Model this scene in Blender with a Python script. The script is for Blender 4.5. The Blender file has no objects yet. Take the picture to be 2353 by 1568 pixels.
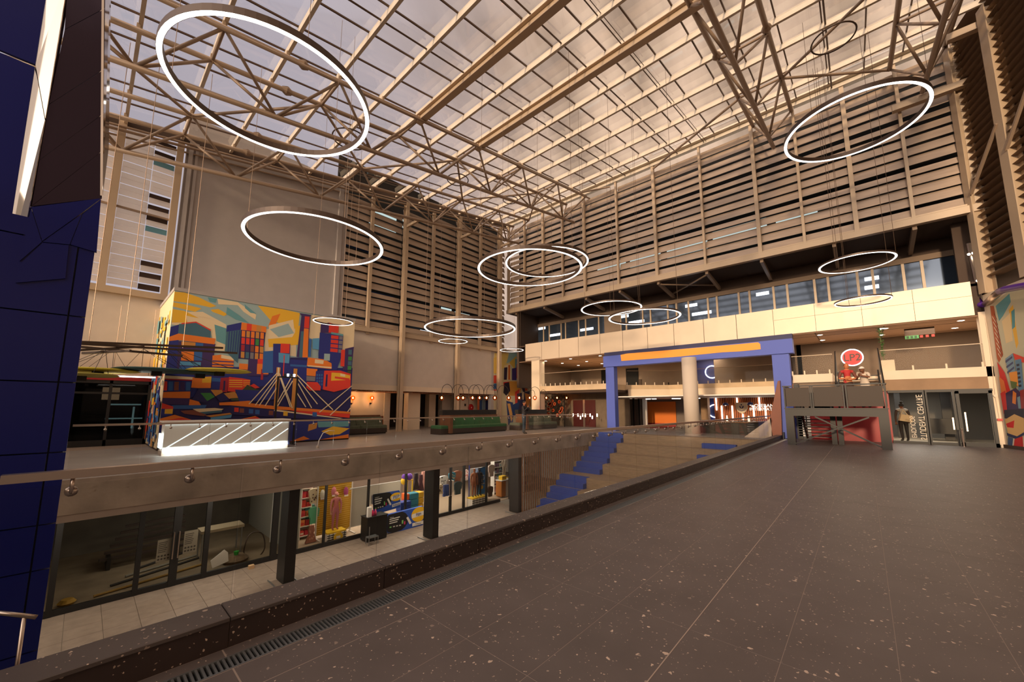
import bpy, math, random
from mathutils import Vector, Matrix
random.seed(7)
SC = bpy.context.scene
COL = SC.collection
# ---------------------------------------------------------------- camera
RM = Matrix(((0.67137635, -0.74111466, 0.00169100), (0.09328285, 0.08224102, -0.99223723), (0.73522249, 0.66632235, 0.12434796)))
FPX, CX, CY, EYE = 886.36, 1176.5, 825.776, 1.4
CAM = Vector((0, 0, EYE))
cd = bpy.data.cameras.new('camera')
cam = bpy.data.objects.new('camera', cd); COL.objects.link(cam)
cd.sensor_width = 36.0; cd.sensor_fit = 'HORIZONTAL'; cd.lens = FPX / 2353 * 36
cd.shift_y = (CY - 784) / 2353; cd.clip_end = 500
M4 = Matrix((RM[0], -RM[1], -RM[2])).transposed().to_4x4(); M4.translation = CAM
cam.matrix_world = M4
SC.camera = cam
# ---------------------------------------------------------------- colour management
SC.view_settings.view_transform = 'Standard'
SC.view_settings.look = 'None'
SC.view_settings.gamma = 1.0
SC.view_settings.use_curve_mapping = False
SC.view_settings.exposure = 0.42
try:
    SC.cycles.max_bounces = 7; SC.cycles.transparent_max_bounces = 16
    SC.cycles.diffuse_bounces = 4; SC.cycles.glossy_bounces = 3
    SC.cycles.caustics_reflective = False; SC.cycles.caustics_refractive = False
    SC.cycles.sample_clamp_indirect = 4.0
except Exception:
    pass
# ---------------------------------------------------------------- sky at sunset
def lin(r, g, b):
    return tuple(((c / 255) / 12.92 if c / 255 <= 0.04045 else ((c / 255 + 0.055) / 1.055) ** 2.4) for c in (r, g, b))
W = bpy.data.worlds.new('sky'); SC.world = W; W.use_nodes = True
nt = W.node_tree; nt.nodes.clear()
def N(t, **k):
    n = nt.nodes.new(t)
    for a, b in k.items(): setattr(n, a, b)
    return n
def L(a, b): nt.links.new(a, b)
def math_node(op, a, b=None, c=None, clamp=False):
    n = N('ShaderNodeMath', operation=op); n.use_clamp = clamp
    for i, v in enumerate((a, b, c)):
        if v is None: continue
        if isinstance(v, (int, float)): n.inputs[i].default_value = v
        else: L(v, n.inputs[i])
    return n.outputs[0]
tc = N('ShaderNodeTexCoord'); sep = N('ShaderNodeSeparateXYZ'); L(tc.outputs['Generated'], sep.inputs[0])
dx, dy, dz = sep.outputs
warm = N('ShaderNodeMapRange'); warm.interpolation_type = 'SMOOTHSTEP'
L(math_node('SUBTRACT', dx, dy), warm.inputs[0]); warm.inputs[1].default_value = -0.62; warm.inputs[2].default_value = 0.35
mp = N('ShaderNodeMapping'); mp.inputs['Scale'].default_value = (2.2, 9.0, 3.0); mp.inputs['Rotation'].default_value = (0, 0, 0.9)
L(tc.outputs['Generated'], mp.inputs[0])
cl = N('ShaderNodeTexNoise'); cl.inputs['Scale'].default_value = 1.3; cl.inputs['Detail'].default_value = 4; L(mp.outputs[0], cl.inputs[0])
skyc = N('ShaderNodeMix', data_type='RGBA'); L(warm.outputs[0], skyc.inputs[0])
skyc.inputs[6].default_value = (*lin(184, 177, 187), 1); skyc.inputs[7].default_value = (*lin(212, 181, 156), 1)
clr = N('ShaderNodeMapRange'); L(cl.outputs[0], clr.inputs[0]); clr.inputs[1].default_value = 0.35; clr.inputs[2].default_value = 0.68
clr.inputs[3].default_value = 0.62; clr.inputs[4].default_value = 1.30
cmul = N('ShaderNodeMix', data_type='RGBA', blend_type='MIX'); L(warm.outputs[0], cmul.inputs[0])
grey = N('ShaderNodeCombineColor'); 
for i in range(3): L(clr.outputs[0], grey.inputs[i])
cmul.inputs[6].default_value = (1, 1, 1, 1); L(grey.outputs[0], cmul.inputs[7])
m1 = N('ShaderNodeMix', data_type='RGBA', blend_type='MULTIPLY'); m1.inputs[0].default_value = 1
L(skyc.outputs[2], m1.inputs[6]); L(cmul.outputs[2], m1.inputs[7])
SUN = Vector((-0.97, -0.10, 0.15)).normalized()
dot = N('ShaderNodeVectorMath', operation='DOT_PRODUCT'); L(tc.outputs['Generated'], dot.inputs[0]); dot.inputs[1].default_value = SUN
glow = math_node('POWER', math_node('MAXIMUM', dot.outputs['Value'], 0.0), 5.0)
gl = N('ShaderNodeMix', data_type='RGBA', blend_type='ADD'); L(glow, gl.inputs[0]); L(m1.outputs[2], gl.inputs[6]); gl.inputs[7].default_value = (4.3, 3.4, 2.55, 1)
hor = N('ShaderNodeMapRange'); L(dz, hor.inputs[0]); hor.inputs[1].default_value = -0.02; hor.inputs[2].default_value = 0.03
gnd = N('ShaderNodeMix', data_type='RGBA'); L(hor.outputs[0], gnd.inputs[0]); gnd.inputs[6].default_value = (0.10, 0.075, 0.055, 1); L(gl.outputs[2], gnd.inputs[7])
bg = N('ShaderNodeBackground'); bg.inputs[1].default_value = 0.80; L(gnd.outputs[2], bg.inputs[0])
wo = N('ShaderNodeOutputWorld'); L(bg.outputs[0], wo.inputs[0])
# ---------------------------------------------------------------- low evening sun
sd = bpy.data.lights.new('sun', 'SUN'); sd.energy = 1.9; sd.angle = 0.05; sd.color = (1.0, 0.72, 0.45)
sun = bpy.data.objects.new('sun', sd); COL.objects.link(sun)
sun.rotation_euler = SUN.to_track_quat('Z', 'Y').to_euler(); sun.location = (-30, -8, 14)

# ================================================================ helpers
def ray(u, v):
    return RM.transposed() @ Vector(((u - CX) / FPX, (v - CY) / FPX, 1.0))
def PX(u, v, x): d = ray(u, v); return CAM + d * (x / d.x)
def PY(u, v, y): d = ray(u, v); return CAM + d * (y / d.y)
def PZ(u, v, z): d = ray(u, v); return CAM + d * ((z - EYE) / d.z)
def proj(p):
    q = RM @ (Vector(p) - CAM)
    return (FPX * q.x / q.z + CX, FPX * q.y / q.z + CY, q.z) if q.z > 0.05 else (None, None, q.z)
class MB:
    def __init__(s): s.v = []; s.f = []; s.c = []; s.col = None
    def add(s, vs, fs):
        o = len(s.v); s.v += [tuple(p) for p in vs]; s.f += [tuple(i + o for i in f) for f in fs]; s.c += [s.col] * len(fs); return s
    def box(s, x0, x1, y0, y1, z0, z1):
        x0, x1 = min(x0, x1), max(x0, x1); y0, y1 = min(y0, y1), max(y0, y1); z0, z1 = min(z0, z1), max(z0, z1)
        return s.add([(x0, y0, z0), (x1, y0, z0), (x1, y1, z0), (x0, y1, z0), (x0, y0, z1), (x1, y0, z1), (x1, y1, z1), (x0, y1, z1)],
                     [(0, 3, 2, 1), (4, 5, 6, 7), (0, 1, 5, 4), (1, 2, 6, 5), (2, 3, 7, 6), (3, 0, 4, 7)])
    def cbox(s, x0, x1, y0, y1, z0, z1, e=0.01):       # box with chamfered top edges
        return s.add([(x0, y0, z0), (x1, y0, z0), (x1, y1, z0), (x0, y1, z0), (x0, y0, z1 - e), (x1, y0, z1 - e), (x1, y1, z1 - e), (x0, y1, z1 - e),
                      (x0 + e, y0 + e, z1), (x1 - e, y0 + e, z1), (x1 - e, y1 - e, z1), (x0 + e, y1 - e, z1)],
                     [(0, 3, 2, 1), (0, 1, 5, 4), (1, 2, 6, 5), (2, 3, 7, 6), (3, 0, 4, 7), (4, 5, 9, 8), (5, 6, 10, 9), (6, 7, 11, 10), (7, 4, 8, 11), (8, 9, 10, 11)])
    def poly(s, pts): return s.add(pts, [tuple(range(len(pts)))])
    def prism(s, pts, ext):
        n = len(pts); e = Vector(ext); a = [Vector(p) for p in pts]
        return s.add(a + [p + e for p in a], [tuple(range(n))[::-1], tuple(range(n, 2 * n))] + [(i, (i + 1) % n, n + (i + 1) % n, n + i) for i in range(n)])
    def bar(s, p0, p1, w, h, up=(0, 0, 1)):
        p0, p1 = Vector(p0), Vector(p1); d = (p1 - p0).normalized(); u = Vector(up)
        if abs(d.dot(u)) > 0.98: u = Vector((0, 1, 0))
        sx = d.cross(u).normalized() * (w / 2); sz = sx.cross(d).normalized() * (h / 2)
        return s.add([p0 - sx - sz, p0 + sx - sz, p0 + sx + sz, p0 - sx + sz, p1 - sx - sz, p1 + sx - sz, p1 + sx + sz, p1 - sx + sz],
                     [(0, 1, 2, 3), (7, 6, 5, 4), (0, 4, 5, 1), (1, 5, 6, 2), (2, 6, 7, 3), (3, 7, 4, 0)])
    def tube(s, pts, r, n=8, closed=False):
        pts = [Vector(p) for p in pts]; m = len(pts); rs = r if isinstance(r, (list, tuple)) else [r] * m
        ref = None; rings = []
        for i, p in enumerate(pts):
            if closed: d = pts[(i + 1) % m] - pts[i - 1]
            else: d = pts[min(i + 1, m - 1)] - pts[max(i - 1, 0)]
            d.normalize()
            if ref is None:
                ref = Vector((0, 0, 1)) if abs(d.z) < 0.9 else Vector((1, 0, 0))
            a = d.cross(ref).normalized(); b = a.cross(d).normalized(); ref = b
            rings.append([p + (a * math.cos(t) + b * math.sin(t)) * rs[i] for t in [2 * math.pi * k / n for k in range(n)]])
        vs = [q for rg in rings for q in rg]; fs = []
        for i in range(m if closed else m - 1):
            j = (i + 1) % m
            fs += [(i * n + k, i * n + (k + 1) % n, j * n + (k + 1) % n, j * n + k) for k in range(n)]
        if not closed: fs += [tuple(range(n))[::-1], tuple(range((m - 1) * n, m * n))]
        return s.add(vs, fs)
    def lathe(s, prof, c, n=16, axis='z'):
        c = Vector(c); vs = []; fs = []
        for (r, h) in prof:
            for k in range(n):
                t = 2 * math.pi * k / n; a, b = r * math.cos(t), r * math.sin(t)
                vs.append(c + (Vector((a, b, h)) if axis == 'z' else Vector((h, a, b)) if axis == 'x' else Vector((a, h, b))))
        for i in range(len(prof) - 1):
            fs += [(i * n + k, i * n + (k + 1) % n, (i + 1) * n + (k + 1) % n, (i + 1) * n + k) for k in range(n)]
        if prof[0][0] > 1e-4: fs.append(tuple(range(n))[::-1])
        if prof[-1][0] > 1e-4: fs.append(tuple(range((len(prof) - 1) * n, len(prof) * n)))
        return s.add(vs, fs)
    def mesh(s, name, m, smooth=False):
        me = bpy.data.meshes.new(name); me.from_pydata(s.v, [], s.f); me.update()
        if any(c is not None for c in s.c):
            ca = me.color_attributes.new('Col', 'FLOAT_COLOR', 'CORNER')
            i = 0
            for p, c in zip(me.polygons, s.c):
                c = c or (0.5, 0.5, 0.5)
                for k in range(len(p.vertices)): ca.data[i].color = (*c, 1); i += 1
        if m: me.materials.append(m)
        if smooth:
            for p in me.polygons: p.use_smooth = True
        return me
    def build(s, name, m, parent=None, smooth=False):
        return put(name, s.mesh(name, m, smooth), parent)
def base_of(o):
    t = Vector((0, 0, 0))
    while o: t += o.location; o = o.parent
    return t
def put(name, me, parent=None, loc=None):
    o = bpy.data.objects.new(name, me); COL.objects.link(o)
    w = Vector(loc) if loc is not None else Vector((0, 0, 0))
    if parent: o.parent = parent; o.location = w - base_of(parent)
    else: o.location = w
    return o
def tag(o, label=None, cat=None, group=None, kind=None):
    if label: o['label'] = label
    if cat: o['category'] = cat
    if group: o['group'] = group
    if kind: o['kind'] = kind
    return o
def thing(name, label, cat, loc=(0, 0, 0), group=None):
    o = bpy.data.objects.new(name, None); COL.objects.link(o); o.location = loc; o.empty_display_size = 0.1
    return tag(o, label, cat, group)
def struct(name, loc=(0, 0, 0)):
    o = bpy.data.objects.new(name, None); COL.objects.link(o); o.location = loc; o['kind'] = 'structure'; o.empty_display_size = 0.1
    return o
def S(o): o['kind'] = 'structure'; return o
def bx(name, m, parent, *a): return MB().box(*a).build(name, m, parent)
def cm(name, col): return None
# ---- materials
MATS = {}
def mat(name, col, rough=0.6, metal=0.0, spec=0.5, noise=0.0, nscale=4.0, bump=0.0, bscale=40.0, coat=0.0, ndet=4.0, alpha=1.0, stretch=None):
    m = bpy.data.materials.new(name); m.use_nodes = True; t = m.node_tree; b = t.nodes['Principled BSDF']
    c = lin(*col) if max(col) > 1.0 else col
    b.inputs['Base Color'].default_value = (*c, 1); b.inputs['Roughness'].default_value = rough; b.inputs['Metallic'].default_value = metal
    b.inputs['Specular IOR Level'].default_value = spec; b.inputs['Coat Weight'].default_value = coat; b.inputs['Alpha'].default_value = alpha
    if noise or bump:
        g = t.nodes.new('ShaderNodeNewGeometry'); src = g.outputs['Position']
        if stretch:
            mpn = t.nodes.new('ShaderNodeMapping'); mpn.inputs['Scale'].default_value = stretch; t.links.new(src, mpn.inputs[0]); src = mpn.outputs[0]
    if noise:
        n = t.nodes.new('ShaderNodeTexNoise'); n.inputs['Scale'].default_value = nscale; n.inputs['Detail'].default_value = ndet; t.links.new(src, n.inputs[0])
        r = t.nodes.new('ShaderNodeMapRange'); t.links.new(n.outputs[0], r.inputs[0]); r.inputs[1].default_value = 0.3; r.inputs[2].default_value = 0.7
        r.inputs[3].default_value = 1 - noise; r.inputs[4].default_value = 1 + noise
        v = t.nodes.new('ShaderNodeMix'); v.data_type = 'RGBA'; v.blend_type = 'MULTIPLY'; v.inputs[0].default_value = 1
        v.inputs[6].default_value = (*c, 1)
        cc = t.nodes.new('ShaderNodeCombineColor')
        for i in range(3): t.links.new(r.outputs[0], cc.inputs[i])
        t.links.new(cc.outputs[0], v.inputs[7]); t.links.new(v.outputs[2], b.inputs['Base Color'])
    if bump:
        n2 = t.nodes.new('ShaderNodeTexNoise'); n2.inputs['Scale'].default_value = bscale; n2.inputs['Detail'].default_value = 3; t.links.new(src, n2.inputs[0])
        bp = t.nodes.new('ShaderNodeBump'); bp.inputs['Strength'].default_value = bump; bp.inputs['Distance'].default_value = 0.02
        t.links.new(n2.outputs[0], bp.inputs['Height']); t.links.new(bp.outputs[0], b.inputs['Normal'])
    MATS[name] = m
    return m
def emit(name, col, s):
    m = bpy.data.materials.new(name); m.use_nodes = True; t = m.node_tree; t.nodes.clear()
    e = t.nodes.new('ShaderNodeEmission'); o = t.nodes.new('ShaderNodeOutputMaterial')
    c = lin(*col) if max(col) > 1.0 else col
    e.inputs[0].default_value = (*c, 1); e.inputs[1].default_value = s; t.links.new(e.outputs[0], o.inputs[0]); return m
def glass(name, tint=(0.93, 0.97, 0.95), refl=0.08, rough=0.0, fres=True):
    m = bpy.data.materials.new(name); m.use_nodes = True; t = m.node_tree; t.nodes.clear()
    tr = t.nodes.new('ShaderNodeBsdfTransparent'); tr.inputs[0].default_value = (*tint, 1)
    gl = t.nodes.new('ShaderNodeBsdfGlossy'); gl.inputs['Roughness'].default_value = rough
    mx = t.nodes.new('ShaderNodeMixShader'); o = t.nodes.new('ShaderNodeOutputMaterial')
    if fres:
        lw = t.nodes.new('ShaderNodeLayerWeight'); lw.inputs[0].default_value = 0.25
        ml = t.nodes.new('ShaderNodeMath'); ml.operation = 'MULTIPLY'; ml.inputs[1].default_value = refl * 6; ml.use_clamp = True
        t.links.new(lw.outputs['Fresnel'], ml.inputs[0]); t.links.new(ml.outputs[0], mx.inputs[0])
    else: mx.inputs[0].default_value = refl
    t.links.new(tr.outputs[0], mx.inputs[1]); t.links.new(gl.outputs[0], mx.inputs[2]); t.links.new(mx.outputs[0], o.inputs[0]); return m
def paint(name, rough=0.6, emis=0.0):
    m = bpy.data.materials.new(name); m.use_nodes = True; t = m.node_tree; b = t.nodes['Principled BSDF']
    a = t.nodes.new('ShaderNodeAttribute'); a.attribute_name = 'Col'; t.links.new(a.outputs[0], b.inputs['Base Color']); b.inputs['Roughness'].default_value = rough
    return m
def terrazzo(name, base, rough, dens=0.80, sc=26.0):
    m = mat(name, base, rough, noise=0.10, nscale=2.5); t = m.node_tree; b = t.nodes['Principled BSDF']
    src = b.inputs['Base Color'].links[0].from_socket
    g = t.nodes.new('ShaderNodeNewGeometry')
    prev = src
    for scale, thr, rad in ((sc, dens, 0.34), (sc * 2.6, dens + 0.02, 0.36)):
        wn = t.nodes.new('ShaderNodeTexNoise'); wn.inputs['Scale'].default_value = scale * 1.3; t.links.new(g.outputs['Position'], wn.inputs[0])
        wv = t.nodes.new('ShaderNodeMix'); wv.data_type = 'RGBA'; wv.blend_type = 'LINEAR_LIGHT'; wv.inputs[0].default_value = 0.012 * 26 / scale * 1.6
        t.links.new(g.outputs['Position'], wv.inputs[6]); t.links.new(wn.outputs['Color'], wv.inputs[7])
        v = t.nodes.new('ShaderNodeTexVoronoi'); v.inputs['Scale'].default_value = scale; t.links.new(wv.outputs[2], v.inputs['Vector'])
        s2 = t.nodes.new('ShaderNodeSeparateColor'); t.links.new(v.outputs['Color'], s2.inputs[0])
        a = t.nodes.new('ShaderNodeMath'); a.operation = 'GREATER_THAN'; t.links.new(s2.outputs[0], a.inputs[0]); a.inputs[1].default_value = thr
        rr = t.nodes.new('ShaderNodeMath'); rr.operation = 'MULTIPLY'; t.links.new(s2.outputs[1], rr.inputs[0]); rr.inputs[1].default_value = rad
        c = t.nodes.new('ShaderNodeMath'); c.operation = 'LESS_THAN'; t.links.new(v.outputs['Distance'], c.inputs[0]); t.links.new(rr.outputs[0], c.inputs[1])
        d = t.nodes.new('ShaderNodeMath'); d.operation = 'MULTIPLY'; t.links.new(a.outputs[0], d.inputs[0]); t.links.new(c.outputs[0], d.inputs[1])
        d2 = t.nodes.new('ShaderNodeMath'); d2.operation = 'MULTIPLY'; t.links.new(d.outputs[0], d2.inputs[0])
        d3 = t.nodes.new('ShaderNodeMapRange'); t.links.new(s2.outputs[2], d3.inputs[0]); d3.inputs[3].default_value = 0.3; d3.inputs[4].default_value = 1.0
        t.links.new(d3.outputs[0], d2.inputs[1])
        mx = t.nodes.new('ShaderNodeMix'); mx.data_type = 'RGBA'; t.links.new(d2.outputs[0], mx.inputs[0]); t.links.new(prev, mx.inputs[6]); mx.inputs[7].default_value = (*lin(215, 190, 168), 1)
        prev = mx.outputs[2]
    t.links.new(prev, b.inputs['Base Color'])
    return m
M = {}
M['terrazzo'] = terrazzo('terrazzo tile', (98, 88, 84), 0.46)
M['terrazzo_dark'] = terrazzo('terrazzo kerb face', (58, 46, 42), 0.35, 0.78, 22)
M['grout'] = mat('grout', (150, 134, 122), 0.8)
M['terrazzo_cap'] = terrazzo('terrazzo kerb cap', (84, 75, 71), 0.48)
M['terrazzo'].node_tree.nodes['Principled BSDF'].inputs['Specular IOR Level'].default_value = 0.38
M['concrete'] = mat('board marked concrete', (160, 146, 132), 0.8, noise=0.28, nscale=1.6, bump=0.3, bscale=12, ndet=8)
M['concrete_light'] = mat('smooth concrete lip', (168, 152, 140), 0.7, noise=0.08, nscale=3)
M['screed'] = mat('grey power floated floor', (150, 142, 136), 0.45, noise=0.10, nscale=1.2)
M['lowtile'] = mat('grey lower floor tile', (140, 122, 108), 0.5, noise=0.14, nscale=5)
M['steel'] = mat('beige painted steel', (190, 168, 142), 0.42, noise=0.05, nscale=1.0)
M['steel_dk'] = mat('bronze painted steel tube', (158, 136, 116), 0.42)
M['purlin'] = mat('galvanised cream purlin', (214, 202, 184), 0.45, noise=0.08, nscale=3)
M['bar'] = mat('dark glazing bar', (88, 66, 52), 0.5)
M['inox'] = mat('brushed stainless steel', (205, 190, 178), 0.28, metal=1.0)
M['inox_dk'] = mat('galvanised drain steel', (150, 152, 152), 0.4, metal=0.8)
M['black'] = mat('black painted metal', (24, 22, 21), 0.5)
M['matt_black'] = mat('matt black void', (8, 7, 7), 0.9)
M['hoop'] = mat('dark bronze hoop', (72, 56, 46), 0.4, metal=0.3)
M['led'] = emit('warm white diffuser', (1.0, 0.90, 0.80), 3.2)
M['wire'] = mat('suspension wire', (120, 100, 84), 0.4, metal=0.6)
M['roofglass'] = glass('clear roof glazing', (0.96, 0.96, 0.97), 0.03, 0.05)
M['glass'] = glass('clear balustrade glass', (0.955, 0.96, 0.95), 0.035)
M['shopglass'] = glass('shopfront glass', (0.90, 0.89, 0.87), 0.04)
M['greywall'] = mat('grey textured plaster', (176, 169, 166), 0.85, noise=0.04, nscale=2, bump=0.15, bscale=60)
M['beigewall'] = mat('beige plaster', (208, 196, 184), 0.85, noise=0.04, nscale=2)
M['cream'] = mat('cream painted plaster', (226, 208, 184), 0.7, noise=0.03, nscale=1)
M['white'] = mat('white painted board', (232, 226, 218), 0.6)
M['brown'] = mat('brown suspended ceiling', (150, 120, 98), 0.8)
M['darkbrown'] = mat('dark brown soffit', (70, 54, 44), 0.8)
M['taupe'] = mat('taupe wall', (132, 114, 98), 0.8, noise=0.06, nscale=1.5)
M['fascia'] = mat('satin champagne cladding', (206, 188, 166), 0.42, metal=0.18, noise=0.06, nscale=0.8, bump=0.10, bscale=1.6)
M['blade'] = mat('bronze glass louvre blade', (176, 156, 138), 0.30, metal=0.15, noise=0.10, nscale=1.1, stretch=(1, 1, 6))
M['blade_w'] = mat('frosted white louvre blade', (236, 226, 214), 0.4, noise=0.06, nscale=2)
_t = M['blade_w'].node_tree; _b = _t.nodes['Principled BSDF']; _tr = _t.nodes.new('ShaderNodeBsdfTranslucent'); _tr.inputs[0].default_value = (0.99, 0.94, 0.88, 1)
_mx = _t.nodes.new('ShaderNodeMixShader'); _mx.inputs[0].default_value = 0.8; _t.links.new(_b.outputs[0], _mx.inputs[1]); _t.links.new(_tr.outputs[0], _mx.inputs[2]); _t.links.new(_mx.outputs[0], _t.nodes['Material Output'].inputs[0])
M['blue'] = mat('gloss navy cladding', (12, 24, 104), 0.3, spec=0.35)
M['chrome'] = mat('mirror polished trim', (190, 180, 172), 0.06, metal=1.0)
M['portal'] = mat('blue painted portal', (78, 96, 184), 0.6)
M['portal_dk'] = mat('portal blue with recess shade', (40, 42, 84), 0.6)  # portal blue darkened for the shade in the beam recess
M['art'] = paint('painted artwork', 0.65)
M['cloth'] = paint('coloured goods', 0.75)
# ================================================================ near floor, kerb, drain
KY = 2.88                      # kerb face
GY = 3.12                      # glass line
ZL = -3.2                      # lower concourse
YF = 11.5                      # far edge of the void
fl = struct('floor')
bx('screed_bed', M['grout'], fl, -9, 22.35, -4.6, 2.645, -0.35, -0.0008); bx('screed_bed', M['grout'], fl, -9, 22.35, 2.782, KY, -0.35, -0.0008); bx('screed_bed', M['matt_black'], fl, -9, 22.35, 2.645, 2.782, -0.35, -0.025)
def in_frame(pts, pad=10):
    us = [proj(p) for p in pts]
    ok = [q for q in us if q[0] is not None]
    if not ok: return False
    return not (max(q[0] for q in ok) < -pad or min(q[0] for q in ok) > 2353 + pad or min(q[1] for q in ok) > 1568 + pad or max(q[1] for q in ok) < -pad)
TX, TY = 1.025, 0.485
tme = MB().cbox(0.0016, TX - 0.0016, 0.0016, TY - 0.0016, -0.022, 0.0, 0.0006).mesh('tile', M['terrazzo'])
tme2 = None
rows = [2.40 - TY * k for k in range(1, 15)]
rest = MB(); cnt = 0
for i in range(-9, 21):
    for y0 in rows:
        x0 = 0.675 + TX * i
        x1 = min(x0 + TX, 22.35)
        if x1 <= x0: continue
        vis = in_frame([(x, y, 0) for x in (x0, x1) for y in (y0, y0 + TY)]) and x0 > 0.2
        if vis and cnt < 300 and x1 - x0 > 1.0:
            put('tile', tme, fl, (x0, y0, 0)); cnt += 1
        else: rest.cbox(x0 + 0.003, x1 - 0.003, y0 + 0.003, y0 + TY - 0.003, -0.022, 0, 0.002)
# first narrow course between the drain and the first joint, and the strip against the kerb
for i in range(-9, 21):
    x0 = 0.675 + TX * i
    rest.cbox(x0 + 0.003, x0 + TX - 0.003, 2.403, 2.640, -0.022, 0, 0.002)
    rest.cbox(x0 + 0.003, x0 + TX - 0.003, 2.785, KY - 0.002, -0.022, 0, 0.002)
ro = rest.build('tile_field', M['terrazzo'], fl); ro['kind'] = 'stuff'
# brass-coloured twin movement joint
bx('movement_joint', mat('movement joint strip', (176, 156, 140), 0.5), fl, -9, 22.3, 0.940, 0.946, -0.02, 0.0015)
# kerb
kb = struct('trim_1')
bx('kerb_core', M['grout'], kb, -9, 22.3, KY + 0.012, GY + 0.028, -0.35, 0.15)
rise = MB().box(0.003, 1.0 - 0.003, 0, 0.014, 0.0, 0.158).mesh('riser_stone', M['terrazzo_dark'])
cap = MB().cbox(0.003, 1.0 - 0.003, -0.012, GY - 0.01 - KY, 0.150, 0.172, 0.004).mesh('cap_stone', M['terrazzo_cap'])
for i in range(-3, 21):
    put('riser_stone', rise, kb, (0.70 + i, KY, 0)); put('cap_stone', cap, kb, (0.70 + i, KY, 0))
# slab edge below the kerb, down to the lower level
bx('slab_edge', M['concrete'], kb, -9, 22.3, GY - 0.05, GY + 0.028, -0.9, -0.35)
dr = thing('floor_drain', 'long slotted steel floor drain running beside the stone kerb', 'drain', (10, 2.71, 0))
g = MB(); g.box(-3, 21.5, 2.645, 2.655, -0.02, 0.002).box(-3, 21.5, 2.772, 2.782, -0.02, 0.002); g.build('frame', M['inox_dk'], dr)
bx('channel', M['matt_black'], dr, -3, 21.5, 2.655, 2.772, -0.021, -0.0195)
g = MB(); x = -0.5
while x < 21.4:
    g.box(x, x + 0.011, 2.655, 2.772, -0.017, -0.001); x += 0.024
o = g.build('grating', M['inox_dk'], dr); o['kind'] = 'stuff'
# ================================================================ near glass balustrade
def balustrade(name, label, xs, y, zb, zt, rail_r, brackets, side=-1, glassm='glass', rail_x=None):
    t = thing(name, label, 'balustrade', ((xs[0] + xs[-1]) / 2, y, zb))
    for a, b in zip(xs[:-1], xs[1:]):
        MB().box(a + 0.006, b - 0.006, y - 0.009, y + 0.009, zb, zt - 0.06).build('glass_pane', M[glassm], t)
    x0, x1 = rail_x or (xs[0], xs[-1])
    hr = MB().bar((x0, y + side * 0.05, zt), (x1, y + side * 0.05, zt), 0.056, 0.042).build('handrail', M['inox'], t)
    g = MB()
    br = None
    for bxx in brackets:
        gg = MB(); gg.lathe([(0.026, 0), (0.026, 0.022), (0.012, 0.03)], (0, 0, 0), 10, 'y')
        gg.tube([(0, 0.0, 0), (0.0, side * 0.045, 0.0), (0.0, side * 0.05, 0.03), (0, side * 0.05, 0.075)], 0.008, 6)
        if br is None: br = gg.mesh('bracket', M['inox'], True)
        put('bracket', br, hr, (bxx, y + side * 0.012, zt - 0.095))
    return t
gx = [-0.24] + [0.76 + 1.004 * k for k in range(20)]
balustrade('glass_balustrade', 'glass balustrade with stainless handrail on the speckled stone kerb', gx, GY, 0.165, 1.055, 0.025, [0.0 + 0.483 * k for k in range(41)], -1, rail_x=(-0.23, 20.0))
# ================================================================ far floor, slab edge, lower floor
ff = struct('floor.001')
bx('slab', M['screed'], ff, -9, 33, YF, 30, -0.4, 0.0)
bx('slab_landing', M['screed'], ff, 20.35, 33, GY + 0.03, YF, -0.4, 0.0)
sb = struct('trim_2')
bx('edge_beam', M['concrete'], sb, -9, 20.35, YF - 0.02, YF + 0.35, -0.66, -0.001)
bx('edge_lip', M['concrete_light'], sb, -9, 14.2, YF - 0.01, YF + 0.33, -0.80, -0.66)
g = MB()
for k in range(26):
    for zz in (-0.16, -0.24): g.lathe([(0.02, 0), (0.02, 0.006)], (0.3 + 0.47 * k, YF - 0.027, zz), 8, 'y')
o = g.build('tie_hole', M['concrete'], sb); o['kind'] = 'stuff'
lf = struct('floor.002')
bx('screed_bed', mat('lower grout', (150, 140, 128), 0.8), lf, -9, 21, GY, 24, ZL - 0.3, ZL - 0.012)
lt = MB().cbox(0.003, 0.552, 0.003, 0.552, -0.012, 0, 0.002).mesh('tile', M['lowtile']); lrest = MB(); n = 0
for j in range(-9, 20):
    for i in range(-3, 27):
        x0, y0 = 0.71 - 0.555 + 0.555 * i, 8.19 + 0.555 * j
        if y0 < GY or x0 > 14: continue
        u, v, w = proj((x0 + 0.28, y0 + 0.28, ZL))
        if 8.2 < y0 < 13.6 and u is not None and u > 90 and n < 240: put('tile', lt, lf, (x0, y0, ZL)); n += 1
        else: lrest.cbox(x0, x0 + 0.552, y0, y0 + 0.552, ZL - 0.012, ZL, 0.002)
o = lrest.build('tile_field', M['lowtile'], lf); o['kind'] = 'stuff'
# far balustrade
xs = [-0.10 + 1.02 * k for k in range(20)]
balustrade('glass_balustrade', 'glass balustrade along the far concrete slab edge, before the reception desk', xs, YF + 0.06, 0.0, 1.03, 0.02, [0.35 + 0.51 * k for k in range(37)], 1)
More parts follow.
